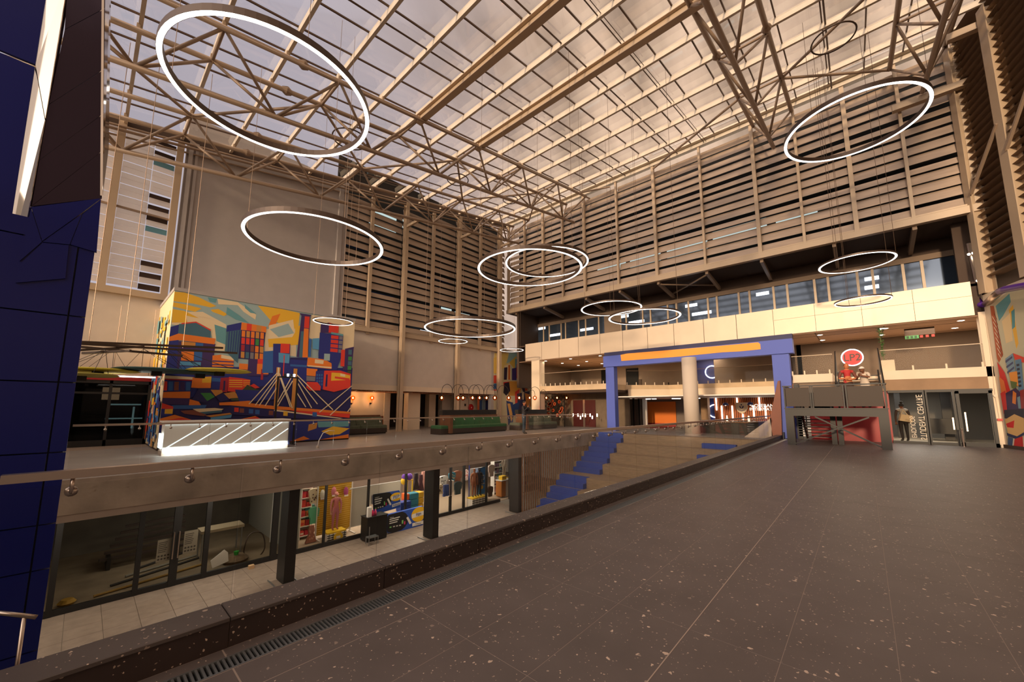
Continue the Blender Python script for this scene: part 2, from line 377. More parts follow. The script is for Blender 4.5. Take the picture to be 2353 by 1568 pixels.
# ================================================================ glazed roof
RZ0, RS = 12.55, 0.168
def rz(x, off=0.0): return RZ0 + RS * x + off
RY0, RY1 = -4.85, 20.56
rf = struct('ceiling')
PXS = [0.07 + 1.68 * k for k in range(-2, 14)]          # purlins across the slope
pu = MB(); L_ = RY1 - RY0
pu.box(-0.028, 0.028, 0, L_, -0.02, 0.02).box(-0.028, -0.016, 0, L_, -0.20, -0.02).box(-0.028, 0.07, 0, L_, -0.215, -0.20).box(-0.028, 0.07, 0, L_, -0.02, -0.005)
pme = pu.mesh('purlin', M['purlin'])
for x in PXS: put('purlin', pme, rf, (x, RY0, rz(x)))
GP = 1.21; GYS = [RY0 + GP * k for k in range(22)]
gb = MB(); xa, xb = PXS[0], PXS[-1] + 0.15
gb.bar((xa, 0, rz(xa, 0.05)), (xb, 0, rz(xb, 0.05)), 0.045, 0.05); gme = gb.mesh('glazing_bar', M['bar'])
for y in GYS: put('glazing_bar', gme, rf, (0, y, 0))
pane = MB(); s2 = RS * 1.68
pane.add([(0.01, 0.012, RS * 0.01 + 0.075), (1.67, 0.012, RS * 1.67 + 0.075), (1.67, GP - 0.012, RS * 1.67 + 0.075), (0.01, GP - 0.012, RS * 0.01 + 0.075)], [(0, 1, 2, 3)])
pnm = pane.mesh('glass_pane', M['roofglass']); n = 0
for x in PXS[1:-1]:
    for y in GYS[:-1]:
        if n < 299: put('glass_pane', pnm, rf, (x, y, rz(x))); n += 1
# thin sag rods and a service pipe between the purlins
for y, r, xa, xb in ((5.42, 0.022, 1.75, 21.9), (6.86, 0.03, 3.43, 21.9), (10.1, 0.03, 0.07, 21.9), (5.30, 0.014, 1.75, 21.9), (-0.1, 0.03, 8, 21.9)):
    MB().tube([(xa, y, rz(xa, -0.10)), (xb, y, rz(xb, -0.10))], r, 6).build('sag_rod', M['bar'], rf)
for xb in (8.47, 11.83):                                  # two deep main beams between the inner trusses
    m_ = MB().box(xb - 0.13, xb + 0.13, 2.7, 13.1, rz(xb, -0.26), rz(xb, -0.24)).box(xb - 0.13, xb + 0.13, 2.7, 13.1, rz(xb, -0.60), rz(xb, -0.58)).box(xb - 0.01, xb + 0.01, 2.7, 13.1, rz(xb, -0.58), rz(xb, -0.26))
    m_.build('main_beam', M['steel'], rf)
for (x0, y0, x1, y1) in ((1.75, 18.1, -1.6, 14.6), (1.75, 18.1, 5.1, 14.6), (8.48, 18.1, 5.1, 14.6), (8.48, 18.1, 11.84, 14.6), (15.2, 18.1, 11.84, 14.6), (15.2, 18.1, 18.55, 14.6), (21.9, 18.1, 18.55, 14.6),
                         (18.55, 1.45, 21.9, -2.0), (18.55, 1.45, 15.2, -2.0), (11.84, 1.45, 15.2, -2.0), (20.9, 13.0, 21.9, 11.2), (18.6, 3.05, 21.9, 8.3)):
    MB().tube([(x0, y0, rz(x0, -0.42)), (x1, y1, rz(x1, -0.42))], 0.055, 8).build('wind_brace', M['steel_dk'], rf)
# ---- triangular tube trusses
def truss(label, yc, xa, xb):
    t = thing('roof_truss', label, 'truss', (xa, yc, rz(xa, -2.05)), 'tubular roof trusses')
    for s in (-0.8, 0.8): MB().tube([(xa, yc + s, rz(xa, -0.40)), (xb, yc + s, rz(xb, -0.40))], 0.085, 10).build('top_chord', M['steel_dk'], t, True)
    MB().tube([(xa, yc, rz(xa, -2.08)), (xb - 0.3, yc, rz(xb - 0.3, -2.08))], 0.085, 10).build('bottom_chord', M['steel_dk'], t, True)
    for k in range(-1, 7):
        xbn = 0.07 + 3.36 * k
        if xbn < xa - 0.1: continue
        for s in (-0.8, 0.8):
            for d in (-1.68, 1.68):
                xt = xbn + d
                if xa - 0.1 <= xt <= xb + 0.1 and xbn < xb:
                    MB().tube([(xbn, yc, rz(xbn, -2.08)), (xt, yc + s, rz(xt, -0.40))], 0.05, 7).build('diagonal', M['steel_dk'], t, True)
    for k in range(-1, 7):
        xt = 1.75 + 3.36 * k
        if xa <= xt <= xb: MB().tube([(xt, yc - 0.8, rz(xt, -0.40)), (xt, yc + 0.8, rz(xt, -0.40))], 0.05, 7).build('cross_tube', M['steel_dk'], t, True)
    for x in PXS:
        if xa <= x <= xb:
            for s in (-0.8, 0.8): MB().box(x - 0.06, x + 0.02, yc + s - 0.05, yc + s + 0.05, rz(x, -0.36), rz(x, -0.20)).build('cleat', M['steel'], t)
    for xf in (3.9, 14.9):
        for s in (-0.8, 0.8): MB().lathe([(0.09, -0.16), (0.16, -0.02), (0.16, 0.02), (0.09, 0.16)], (xf, yc + s, rz(xf, -0.40)), 10, 'x').build('flange', M['steel_dk'], t)
    return t
truss('tubular steel roof truss closest to the louvred wall above the mural', 18.9, -3.3, 21.9)
tr2 = truss('tubular steel roof truss with a thin pipe beside it, over the reception desk', 13.8, -3.3, 21.9)
truss('tubular steel roof truss between the large right ring light and the main beams', 2.25, -1.6, 21.9)
truss('tubular steel roof truss beside the folded metal side wall', -2.8, -1.6, 21.9)
MB().tube([(-3, 12.72, rz(-3, -0.66)), (21.9, 12.72, rz(21.9, -0.66))], 0.05, 8).build('sprinkler_pipe', M['steel_dk'], tr2, True)
# ================================================================ upper louvred wall on the right (X = 22)
def louvres(root, along, fixed, bays, z0, ztop, pitch, m, hfrac, thick, inward, tilt=0.10, mats=None):
    """horizontal blades between mullions; along = 'y' or 'x'"""
    for (a, b) in bays:
        z = z0; r = 0
        zt = ztop(a) if callable(ztop) else ztop
        while z + pitch * 0.5 < zt:
            rnd = random.Random(r * 7 + 3); h = pitch * (hfrac + rnd.choice((-0.14, -0.02, 0.10, 0.17, 0.20)))
            zz = min(z + h, zt)
            d = tilt * h / 0.4
            a_, b_ = a + 0.03, b - 0.03
            if along == 'y': pts = [(fixed, a_, z), (fixed + thick, a_, z), (fixed + thick + d * inward, a_, zz), (fixed + d * inward, a_, zz)]; ext = (0, b_ - a_, 0)
            else: pts = [(a_, fixed, z), (a_, fixed + thick, z), (a_, fixed + thick + d * inward, zz), (a_, fixed + d * inward, zz)]; ext = (b_ - a_, 0, 0)
            mm = m
            if mats and rnd.random() < 0.12: mm = mats
            MB().prism(pts, ext).build('louvre_blade', mm, root)
            z += pitch; r += 1
XR = 22.0
wr = struct('wall_right')
my = [20.35, 18.65, 16.85, 15.1, 13.3, 10.85, 8.4, 5.75, 3.2, 1.42, -0.41, -2.13, -3.83]
louvres(wr, 'y', XR + 0.16, [(b, a) for a, b in zip(my[:-1], my[1:])] + [(-4.4, -3.83)], 9.22, 16.02, 0.44, M['blade'], 0.74, 0.02, 1)
for k, y in enumerate(my):
    w = 0.16 if k % 2 == 0 else 0.11
    MB().box(XR - 0.06, XR + 0.12, y - w / 2, y + w / 2, 9.05, 16.2).build('mullion', M['steel'], wr)
bx('bottom_beam', M['steel'], wr, XR - 0.12, XR + 0.14, -4.5, 20.45, 8.78, 9.06)
bx('beam_ledge', M['steel'], wr, XR - 0.02, XR + 0.18, -4.5, 20.45, 9.10, 9.16)
bx('head_rail', M['purlin'], wr, XR - 0.04, XR + 0.2, -4.5, 20.45, 16.06, 16.20)
bx('gutter', M['purlin'], wr, XR - 0.35, XR + 0.2, -4.5, 20.45, 16.22, 16.30)
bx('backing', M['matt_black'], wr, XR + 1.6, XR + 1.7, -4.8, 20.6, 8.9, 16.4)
M['pale_win'] = emit('far window with emitted daylight', (0.55, 0.68, 0.66), 0.75)  # panes emit; daylight and sky reflection are put into the glow
M['lamp_cool'] = emit('cool white fluorescent', (0.85, 0.92, 1.0), 2.2)
g = MB()
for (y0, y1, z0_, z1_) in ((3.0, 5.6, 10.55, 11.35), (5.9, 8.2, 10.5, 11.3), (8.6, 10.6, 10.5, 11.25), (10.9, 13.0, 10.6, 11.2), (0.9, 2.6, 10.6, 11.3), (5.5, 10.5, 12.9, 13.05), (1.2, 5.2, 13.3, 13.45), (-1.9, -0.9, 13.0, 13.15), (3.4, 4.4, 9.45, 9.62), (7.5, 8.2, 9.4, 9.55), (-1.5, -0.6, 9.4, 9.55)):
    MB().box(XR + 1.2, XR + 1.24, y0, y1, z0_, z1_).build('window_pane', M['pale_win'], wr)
sl = MB().box(XR + 0.5, XR + 0.54, -4.3, 20.4, 15.62, 15.76).build('sky_glow_strip', emit('sky strip between blades', (1.0, 0.92, 0.80), 1.5), wr)  # emissive bar added behind the blades as a bright sky line
# soffit under the louvred wall with brackets, then the recessed window strip
XW = 24.6
sf = struct('trim_3')
g = MB(); y = -4.5
while y < 20.4:
    g.prism([(XR + 0.1, y, 8.80), (XR + 0.1, y + 0.12, 8.86), (XR + 0.1, y + 0.24, 8.80)], (XW + 0.6 - XR, 0, 0)); y += 0.25
o = g.build('corrugated_soffit', M['darkbrown'], sf); o['kind'] = 'stuff'
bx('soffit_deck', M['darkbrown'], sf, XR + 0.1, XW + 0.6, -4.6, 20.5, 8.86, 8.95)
for y in (19.6, 16.85, 13.3, 10.85, 8.4, 5.75, 3.2, 0.4, -2.13, -4.2): MB().bar((XR + 0.1, y, 8.72), (XW, y, 8.40), 0.14, 0.2).build('bracket_beam', M['steel_dk'], sf)
for (y0, y1) in ((8.4, 5.75), (5.75, 8.4)): MB().bar((XR + 0.3, y0, 8.66), (XW - 0.2, y1, 8.55), 0.07, 0.07).build('soffit_brace', M['steel_dk'], sf)
ww = struct('wall_right_upper')
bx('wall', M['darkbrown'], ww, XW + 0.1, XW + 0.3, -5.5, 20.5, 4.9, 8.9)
bx('lintel', M['taupe'], ww, XW - 0.05, XW + 0.1, -4.5, 19.6, 7.95, 8.2)
M['winglass'] = mat('dark reflective window', (70, 84, 104), 0.06, metal=0.55)
wy = [PX(u, 700, XW).y for u in (1225, 1249, 1262, 1289, 1299, 1329, 1345, 1375, 1388)] + [PX(u, 700, XW).y for u in (1425, 1438, 1476, 1494, 1534, 1554, 1582, 1627, 1648, 1699, 1724, 1780, 1812, 1876, 1908, 1977, 2013, 2085, 2130, 2220)]
for a, b in zip(wy[:-1], wy[1:]):
    if abs(a - wy[8]) < 1e-6: bx('pier', M['taupe'], ww, XW - 0.05, XW + 0.1, b, a, 6.0, 7.95); continue
    MB().box(XW + 0.02, XW + 0.05, b + 0.04, a - 0.04, 6.3, 7.95).build('window_pane', M['winglass'], ww)
    MB().box(XW - 0.04, XW + 0.06, a - 0.05, a + 0.05, 6.3, 7.95).build('window_mullion', M['steel'], ww)
for k, (u, v, w_) in enumerate(((1245, 755, 0.7), (1275, 770, 1.0), (1348, 757, 1.1), (1430, 728, 0.9), (1462, 740, 1.1), (1588, 702, 0.7), (1612, 720, 1.1), (1752, 675, 0.6), (2003, 640, 0.5), (2003, 660, 0.5))):
    p = PX(u, v, XW - 0.0)
    lm = MB().box(XW - 0.003, XW + 0.018, p.y - w_ / 2, p.y + w_ / 2, p.z - 0.09, p.z + 0.09).build('office_light', M['lamp_cool'], ww)
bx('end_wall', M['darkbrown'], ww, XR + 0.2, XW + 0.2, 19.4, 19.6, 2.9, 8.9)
# ================================================================ rings of light
def ring(u, cxh, cyh, rh, r, label, group='hanging ring lights', wires=True, lit=True, band=0.09, hh=0.12):
    h = r / rh; c = Vector((cxh * h, cyh * h, EYE + h))
    t = thing('ring_light', label, 'ring light', c, group)
    n = 72; hoop = MB(); led = MB()
    def circ(rad, z): return [(c.x + rad * math.cos(2 * math.pi * k / n), c.y + rad * math.sin(2 * math.pi * k / n), c.z + z) for k in range(n)]
    A, B, C_, D = circ(r - band / 2, 0), circ(r + band / 2, 0), circ(r + band / 2, hh), circ(r - band / 2, hh)
    hoop.add(A + B + C_ + D, [f for k in range(n) for f in ((n + k, n + (k + 1) % n, 2 * n + (k + 1) % n, 2 * n + k), (2 * n + k, 2 * n + (k + 1) % n, 3 * n + (k + 1) % n, 3 * n + k), (3 * n + k, 3 * n + (k + 1) % n, (k + 1) % n, k))])
    hoop.build('hoop', M['hoop'], t)
    A, B = circ(r - band / 2 + 0.008, 0.0), circ(r + band / 2 - 0.008, 0.0)
    A2, B2 = circ(r - band / 2 + 0.012, -0.006), circ(r + band / 2 - 0.012, -0.006)
    led.add(A + B + A2 + B2, [f for k in range(n) for f in ((2 * n + k, 3 * n + k, 3 * n + (k + 1) % n, 2 * n + (k + 1) % n), (k, 2 * n + k, 2 * n + (k + 1) % n, (k + 1) % n), (n + k, n + (k + 1) % n, 3 * n + (k + 1) % n, 3 * n + k))])
    led.build('diffuser', M['led'] if lit else M['hoop'], t)
    if wires:
        for a in (0.5, 2.6, 4.7):
            p = Vector((c.x + r * math.cos(a), c.y + r * math.sin(a), c.z + hh)); MB().tube([p, (p.x, p.y, rz(p.x, -0.2))], 0.006, 4).build('suspension_wire', M['wire'], t)
    return c
ring(1, 0.33, 1.35, 0.283, 2.05, 'huge glowing ring light hanging before the truss above the mural', band=0.11, hh=0.15)
ring(2, 0.87, 2.40, 0.375, 2.05, 'large glowing ring light in front of the tall grey wall panel', band=0.11, hh=0.15)
ring(3, 2.10, 1.73, 0.372, 1.85, 'large glowing ring light overlapping a second ring behind it')
ring(4, 2.08, 1.56, 0.282, 1.85, 'large glowing ring light partly hidden behind an overlapping ring')
ring(5, 3.25, 3.67, 0.570, 2.0, 'large flat-looking ring light in front of the back wall columns')
ring(6, 1.89, 4.56, 0.210, 0.68, 'small glowing ring light over the right end of the city mural', band=0.06, hh=0.05)
ring(7, 3.70, 4.57, 0.215, 0.80, 'small glowing ring light just below the large ring by the columns', band=0.06, hh=0.05)
ring(8, 4.97, 4.51, 0.202, 0.80, 'small glowing ring light by the narrow mural beside the mezzanine', band=0.06, hh=0.05)
ring(9, 3.52, 1.83, 0.294, 1.30, 'medium glowing ring light behind another, below the soffit beam', band=0.08, hh=0.06)
ring(10, 4.11, 1.74, 0.374, 1.30, 'medium glowing ring light before the upper window strip and champagne fascia', band=0.08, hh=0.06)
ring(11, 3.52, -0.04, 0.200, 1.05, 'medium glowing ring light under the louvred wall, left of the corner column', band=0.08, hh=0.06)
ring(12, 4.85, -0.07, 0.200, 0.76, 'small glowing ring light against the champagne fascia panels', band=0.06, hh=0.05)
ring(13, 1.76, -0.05, 0.195, 1.95, 'huge glowing ring light before the right-hand louvred wall', band=0.11, hh=0.15)
def canopy(cxh, cyh, rh, label):
    h = 12.0
    for _ in range(20): h = rz(cxh * h, -0.75) - EYE
    c = (cxh * h, cyh * h, EYE + h); r = rh * h
    o = MB().tube([(c[0] + r * math.cos(k * 0.1963), c[1] + r * math.sin(k * 0.1963), c[2]) for k in range(32)], 0.028, 6, True).build('canopy_ring', M['hoop'], None, True)
    tag(o, label, 'canopy ring', 'unlit mounting rings under the roof')
canopy(1.28, -0.02, 0.048, 'thin unlit mounting ring under the roof above the huge right ring light')
canopy(0.58, 1.35, 0.060, 'thin unlit mounting ring behind the truss, inside the huge left ring light')
canopy(1.02, 1.25, 0.046, 'thin unlit mounting ring under the roof truss, nearer the grey wall panel')
canopy(1.30, 1.19, 0.035, 'thin unlit mounting ring under the roof, close to the corner of the louvred walls')
# ================================================================ back wall (Y = 20.5)
YB = 20.5
wb = struct('wall_back')
bx('plaster_panel', M['beigewall'], wb, 8.85, 12.4, YB, YB + 0.3, 2.66, 5.75)
bx('plaster_panel', M['beigewall'], wb, 12.62, 16.7, YB, YB + 0.3, 2.66, 5.75)
bx('plaster_panel', M['beigewall'], wb, 16.92, 22.0, YB, YB + 0.3, 2.66, 5.75)
bx('wall_core', M['greywall'], wb, 8.85, 26, YB + 0.02, YB + 0.35, 2.40, 5.8)
bx('bulkhead', M['cream'], wb, 8.3, 21.2, YB - 0.06, YB + 0.3, 2.36, 2.66)
bx('louvre_beam', M['steel'], wb, 8.85, 21.9, YB - 0.18, YB + 0.1, 5.62, 5.86)
bx('louvre_ledge', M['steel'], wb, 8.85, 21.9, YB - 0.06, YB + 0.2, 5.90, 5.96)
bx('tall_grey_panel', M['greywall'], wb, 1.95, 8.6, YB, YB + 0.3, 0.0, 13.9)
bx('jamb', M['greywall'], wb, 8.40, 8.62, YB - 0.14, YB + 0.05, 5.3, 13.75)
bx('jamb', M['greywall'], wb, 8.66, 8.90, YB - 0.05, YB + 0.3, 2.4, 13.9)
bx('jamb', M['greywall'], wb, 2.02, 2.16, YB - 0.10, YB + 0.05, 5.3, 12.7)
bx('jamb', M['greywall'], wb, 2.24, 2.34, YB - 0.06, YB + 0.05, 5.3, 12.7)
lx = [8.9, 10.4, 12.5, 14.77, 16.8, 19.08, 20.9, 21.9]
louvres(wb, 'x', YB + 0.12, list(zip(lx[:-1], lx[1:])), 6.02, lambda a: rz(a, -0.65), 0.44, M['blade'], 0.72, 0.02, 1)
for x in (10.4, 14.77, 19.08): MB().box(x - 0.09, x + 0.09, YB - 0.08, YB + 0.1, 5.5, rz(x, -0.55)).build('mullion', M['steel'], wb)
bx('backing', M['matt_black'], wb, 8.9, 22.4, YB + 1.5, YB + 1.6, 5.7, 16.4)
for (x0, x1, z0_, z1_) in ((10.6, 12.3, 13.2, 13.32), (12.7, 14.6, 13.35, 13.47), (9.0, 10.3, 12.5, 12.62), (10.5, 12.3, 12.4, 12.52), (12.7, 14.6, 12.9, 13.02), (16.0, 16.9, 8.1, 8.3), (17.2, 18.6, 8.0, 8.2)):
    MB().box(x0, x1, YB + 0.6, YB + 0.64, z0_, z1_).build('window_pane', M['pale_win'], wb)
M['blue_win'] = mat('deep blue window strip', (30, 60, 110), 0.2)
for (x0, x1, z0_, z1_) in ((8.95, 12.3, 10.5, 10.75), (12.6, 16.7, 10.1, 10.35), (8.95, 12.3, 8.0, 8.2), (12.6, 19, 7.9, 8.1)): MB().box(x0, x1, YB + 0.5, YB + 0.54, z0_, z1_).build('window_pane', M['blue_win'], wb)
for (u, v) in ((863, 724), (966, 731), (1015, 740), (1093, 758), (972, 762), (820, 736)):
    p = PY(u, v, YB + 0.9); MB().box(p.x - 0.35, p.x + 0.35, YB + 0.7, YB + 1.1, p.z, p.z + 0.03).build('office_light', M['lamp_cool'], wb)
# eaves gutter and pipes along the top of the back wall
for dy, dzz, r in ((-0.12, -0.38, 0.05), (-0.28, -0.62, 0.06), (-0.05, -0.75, 0.04)): MB().tube([(-3, YB + dy, rz(-3, dzz)), (21.9, YB + dy, rz(21.9, dzz))], r, 8).build('eaves_pipe', M['steel_dk'], wb)
MB().prism([(-3, YB - 0.02, rz(-3, -0.32)), (21.95, YB - 0.02, rz(21.95, -0.32)), (21.95, YB - 0.02, rz(21.95, -0.02)), (-3, YB - 0.02, rz(-3, -0.02))], (0, 0.1, 0)).build('eaves_flashing', M['darkbrown'], wb)
# white louvred bay at the far left
wl = struct('wall_left')
M['tint_pane'] = mat('tinted louvre pane', (96, 150, 168), 0.3); M['open_slot'] = mat('dark open slot', (64, 46, 38), 0.7)
seq = ['d', 'd', 'b', 'w', 'w', 'd', 'd', 'd', 'b', 'w', 'w', 'd', 'd', 'd']
for k in range(27):
    z = 6.0 + 0.236 * k
    for (a, b_, half) in ((-1.6, -0.09, 0), (0.15, 0.98, 0), (1.0, 1.64, 1)):
        mm = M['blade_w']
        if half and k % 2 == 0: mm = {'d': M['open_slot'], 'b': M['tint_pane'], 'w': M['blade_w']}[seq[(26 - k) // 2 % 14]]
        yy = YB + (0.10 if mm is not M['open_slot'] else 0.22) - (0.03 if k % 2 else 0)
        MB().prism([(a, yy, z), (a, yy + 0.015, z), (a, yy + 0.035, z + 0.225), (a, yy + 0.02, z + 0.225)], (b_ - a, 0, 0)).build('louvre_blade', mm, wl)
for x in (0.03, 1.76): MB().box(x - 0.11, x + 0.11, YB - 0.12, YB + 0.1, 5.85, 12.45).build('mullion', M['steel'], wl)
bx('bottom_beam', M['steel'], wl, -1.8, 1.86, YB - 0.16, YB + 0.1, 5.62, 5.86)
bx('mid_rail', M['steel_dk'], wl, -1.8, 1.86, YB + 0.02, YB + 0.1, 9.0, 9.07)
bx('plaster_panel', M['beigewall'], wl, -6, 1.95, YB, YB + 0.3, 2.55, 5.75)
# full-height steel columns of the back wall
def column(label, x, y, w, d, ztop, group='full-height beige steel columns of the back wall'):
    t = thing('steel_column', label, 'column', (x, y, 0), group)
    MB().box(x - w / 2, x + w / 2, y - d / 2, y - d / 2 + 0.02, 0, ztop).build('flange', M['steel'], t)
    MB().box(x - w / 2, x + w / 2, y + d / 2 - 0.02, y + d / 2, 0, ztop).build('flange', M['steel'], t)
    MB().box(x - 0.012, x + 0.012, y - d / 2 + 0.02, y + d / 2 - 0.02, 0, ztop).build('web', M['steel'], t)
    MB().tube([(x - w / 2 - 0.03, y - 0.05, 0.05), (x - w / 2 - 0.03, y - 0.05, ztop - 1)], 0.035, 8).build('downpipe', M['steel'], t)
    MB().box(x - w / 2 - 0.04, x + w / 2 + 0.04, y - d / 2 - 0.04, y + d / 2 + 0.04, 0, 0.02).build('base_plate', M['steel'], t)
    MB().bar((x, y - d / 2, rz(x, -2.08)), (x, 18.95, rz(x, -2.08)), 0.12, 0.16).build('truss_strut', M['steel'], t)
column('beige steel column left of the green bench, standing clear of the wall', 12.5, 20.25, 0.22, 0.3, rz(12.5, -0.5))
column('beige steel column rising behind the green bench and arc lamps', 16.8, 20.25, 0.22, 0.3, rz(16.8, -0.5))
column('beige steel column at the corner, between the two parts of the narrow mural', 20.9, 20.25, 0.24, 0.3, rz(20.9, -0.5))
# ================================================================ recess under the back wall
rc = struct('wall_back_recess')
bx('ceiling_panel', M['white'], rc, 8.0, 26, YB + 0.3, 26, 2.40, 2.46)
bx('sconce_wall', M['beigewall'], rc, 8.0, 12.75, 22.5, 22.7, 0, 2.4)
bx('wainscot', mat('red brown timber wainscot', (110, 62, 42), 0.6, noise=0.15, nscale=6), rc, 8.0, 12.75, 22.46, 22.5, 0, 0.85)
bx('rear_wall', mat('dark recess wall', (52, 44, 38), 0.9), rc, 12.7, 26, 25.4, 25.5, 0, 2.4)
bx('jamb', M['beigewall'], rc, 12.75, 13.15, 22.4, 25.4, 0, 2.4)
def pier(x0, x1, y, m=None): MB().box(x0, x1, y, y + 0.5, 0.0, 2.4).build('pier', m or M['cream'], rc)
pa = PY(936, 985, 21.2); pb = PY(964, 985, 21.2); pier(pa.x, pb.x, 21.2)
pa = PY(985, 972, 23.4); pb = PY(1000, 972, 23.4); pier(pa.x, pb.x, 23.4)
pa = PY(1015, 972, 23.6); pb = PY(1040, 972, 23.6); pier(pa.x, pb.x, 23.6, M['beigewall'])
pa = PY(1057, 972, 22.4); pb = PY(1097, 972, 22.4); pier(pa.x, pb.x, 22.4, M['cream'])
g = MB()
ORD = ('first', 'second', 'third', 'fourth', 'fifth', 'sixth', 'seventh', 'eighth', 'ninth')
for li, (u0, u1, v) in enumerate(((866, 881, 903), (888, 910, 904), (925, 940, 904.5), (952, 975, 906), (984, 1007, 907), (1016, 1037, 908), (1055, 1068, 909), (1075, 1092, 909), (1095, 1118, 910))):
    a = PZ(u0, v, 2.34); b = PZ(u1, v, 2.34); y = 21.3
    a = PY(u0, v, y); b = PY(u1, v, y)
    o = MB().box(a.x, b.x, y - 0.06, y + 0.06, 2.345, 2.40).build('linear_light', emit('warm linear lamp', (1.0, 0.84, 0.68), 3.5) if 'll' not in M else M['ll'], None)
    M['ll'] = o.data.materials[0]
    tag(o, ORD[li] + ' slim linear ceiling light from the amber sconces under the bulkhead', 'ceiling light', 'linear lights under the bulkhead')
g = MB()
for k in range(90): g.box(9.2 + 0.135 * k, 9.25 + 0.135 * k, 20.7, 22.3, 2.30, 2.398)
o = g.build('slat_ceiling', mat('timber ceiling slats', (130, 78, 44), 0.6), rc); o['kind'] = 'stuff'
# sconces
M['amber_glass'] = glass('amber glass globe', (1.0, 0.50, 0.16), 0.05)
M['bulb'] = emit('glowing filament bulb', (1.0, 0.62, 0.26), 22)
for u, lab in ((811, 'amber glass wall sconce next to the edge of the big mural'), (855, 'amber glass wall sconce beside the dark doorway')):
    p = PY(u, 915, 22.3)
    t = thing('wall_sconce', lab, 'wall lamp', (p.x, 22.46, p.z - 0.35), 'amber wall sconces')
    MB().lathe([(0.06, 0), (0.06, 0.03)], (p.x, 22.45, p.z - 0.33), 12, 'y').build('wall_plate', M['black'], t)
    MB().tube([(p.x, 22.45, p.z - 0.33), (p.x, 22.3, p.z - 0.33), (p.x, 22.3, p.z - 0.1)], 0.012, 6).build('arm', M['black'], t)
    gb_ = MB().lathe([(0.02, -0.14), (0.10, -0.08), (0.135, 0), (0.10, 0.09), (0.02, 0.13)], (p.x, 22.3, p.z), 16).build('globe', M['amber_glass'], t, True)
    MB().lathe([(0.01, -0.05), (0.04, -0.02), (0.04, 0.02), (0.01, 0.06)], (p.x, 22.3, p.z), 10).build('bulb', M['bulb'], gb_, True)
    pl = bpy.data.lights.new('sconce_glow', 'POINT'); pl.energy = 14; pl.color = (1, 0.55, 0.22); pl.shadow_soft_size = 0.1
    po = bpy.data.objects.new('sconce_glow', pl); COL.objects.link(po); po.parent = t; po.location = Vector((p.x, 22.1, p.z)) - t.location
# fire hose reel and signs in the recess
p = PY(1083, 937, 22.3); t = thing('hose_reel', 'round red fire hose reel on the cream pier behind the bench', 'hose reel', (p.x, 22.4, p.z))
MB().lathe([(0.27, 0), (0.27, -0.06), (0.22, -0.10), (0.06, -0.10)], (p.x, 22.39, p.z), 24, 'y').build('drum', mat('fire red enamel', (200, 30, 34), 0.4), t)
MB().lathe([(0.05, 0), (0.05, -0.02)], (p.x, 22.28, p.z), 10, 'y').build('hub', M['white'], t)
p = PY(1069, 931, 22.38); o = MB().box(p.x - 0.07, p.x + 0.07, 22.37, 22.395, p.z - 0.09, p.z + 0.09).build('wall_sign', M['black'], None); tag(o, 'small black square sign on the cream pier beside the hose reel', 'sign')
# ================================================================ big mural block
mb = struct('wall_mural_block')
X0, X1, YM, ZM = 1.71, 7.97, 16.9, 5.30
bx('block', M['greywall'], mb, X0 + 0.02, X1 - 0.02, YM + 0.05, YB, 0.0, ZM)
bx('coping', M['greywall'], mb, X0 - 0.02, X1 + 0.02, YM - 0.02, YB, ZM, ZM + 0.12)
bx('plinth', M['darkbrown'], mb, X0, X1, YM + 0.01, YB, 0.0, 0.06)
def zp(x, y): return (350 + x / 4.48, 650 + y / 4.48)
mural = MB(); LAY = [0]
C = dict(cy=(232, 196, 150), bl=(160, 184, 184), ye=(240, 186, 52), or_=(238, 128, 44), re=(226, 62, 46), nb=(40, 48, 128), db=(38, 34, 92), pu=(64, 44, 100), te=(70, 110, 130), mb=(52, 100, 168), lb=(90, 156, 200), tn=(206, 140, 66), cr=(238, 216, 176), gr=(66, 140, 72), dg=(60, 74, 52), gy=(128, 122, 128), br=(132, 74, 60), tl=(104, 160, 168), dr=(170, 38, 52))
def mp(col, pts, m=None, plane=None):
    LAY[0] += 1
    mural.col = lin(*C[col]); off = 0.0003 * LAY[0]
    w = [PY(*zp(x, y), YM - off) for x, y in pts]
    w = [(min(max(p.x, X0), X1), YM - off, min(max(p.z, 0.06), ZM)) for p in w]
    mural.poly(w)
def rect(col, x0, y0, x1, y1, s=0.14):   # slanted like the wall's perspective
    mp(col, [(x0, y0), (x1, y0 + (x1 - x0) * s), (x1 - (y1 - y0) * 0.05, y1 + (x1 - x0) * s), (x0 - (y1 - y0) * 0.05, y1)])
mp('bl', [(0, 0), (2240, 0), (2240, 1700), (0, 1700)])
mp('cr', [(200, 300), (520, 300), (760, 430), (760, 700), (640, 700), (600, 480), (200, 430)])
mp('cr', [(1160, 480), (1480, 440), (1480, 760), (1160, 720)]); mp('cr', [(1640, 330), (2090, 390), (2080, 700), (1950, 700), (1600, 560)])
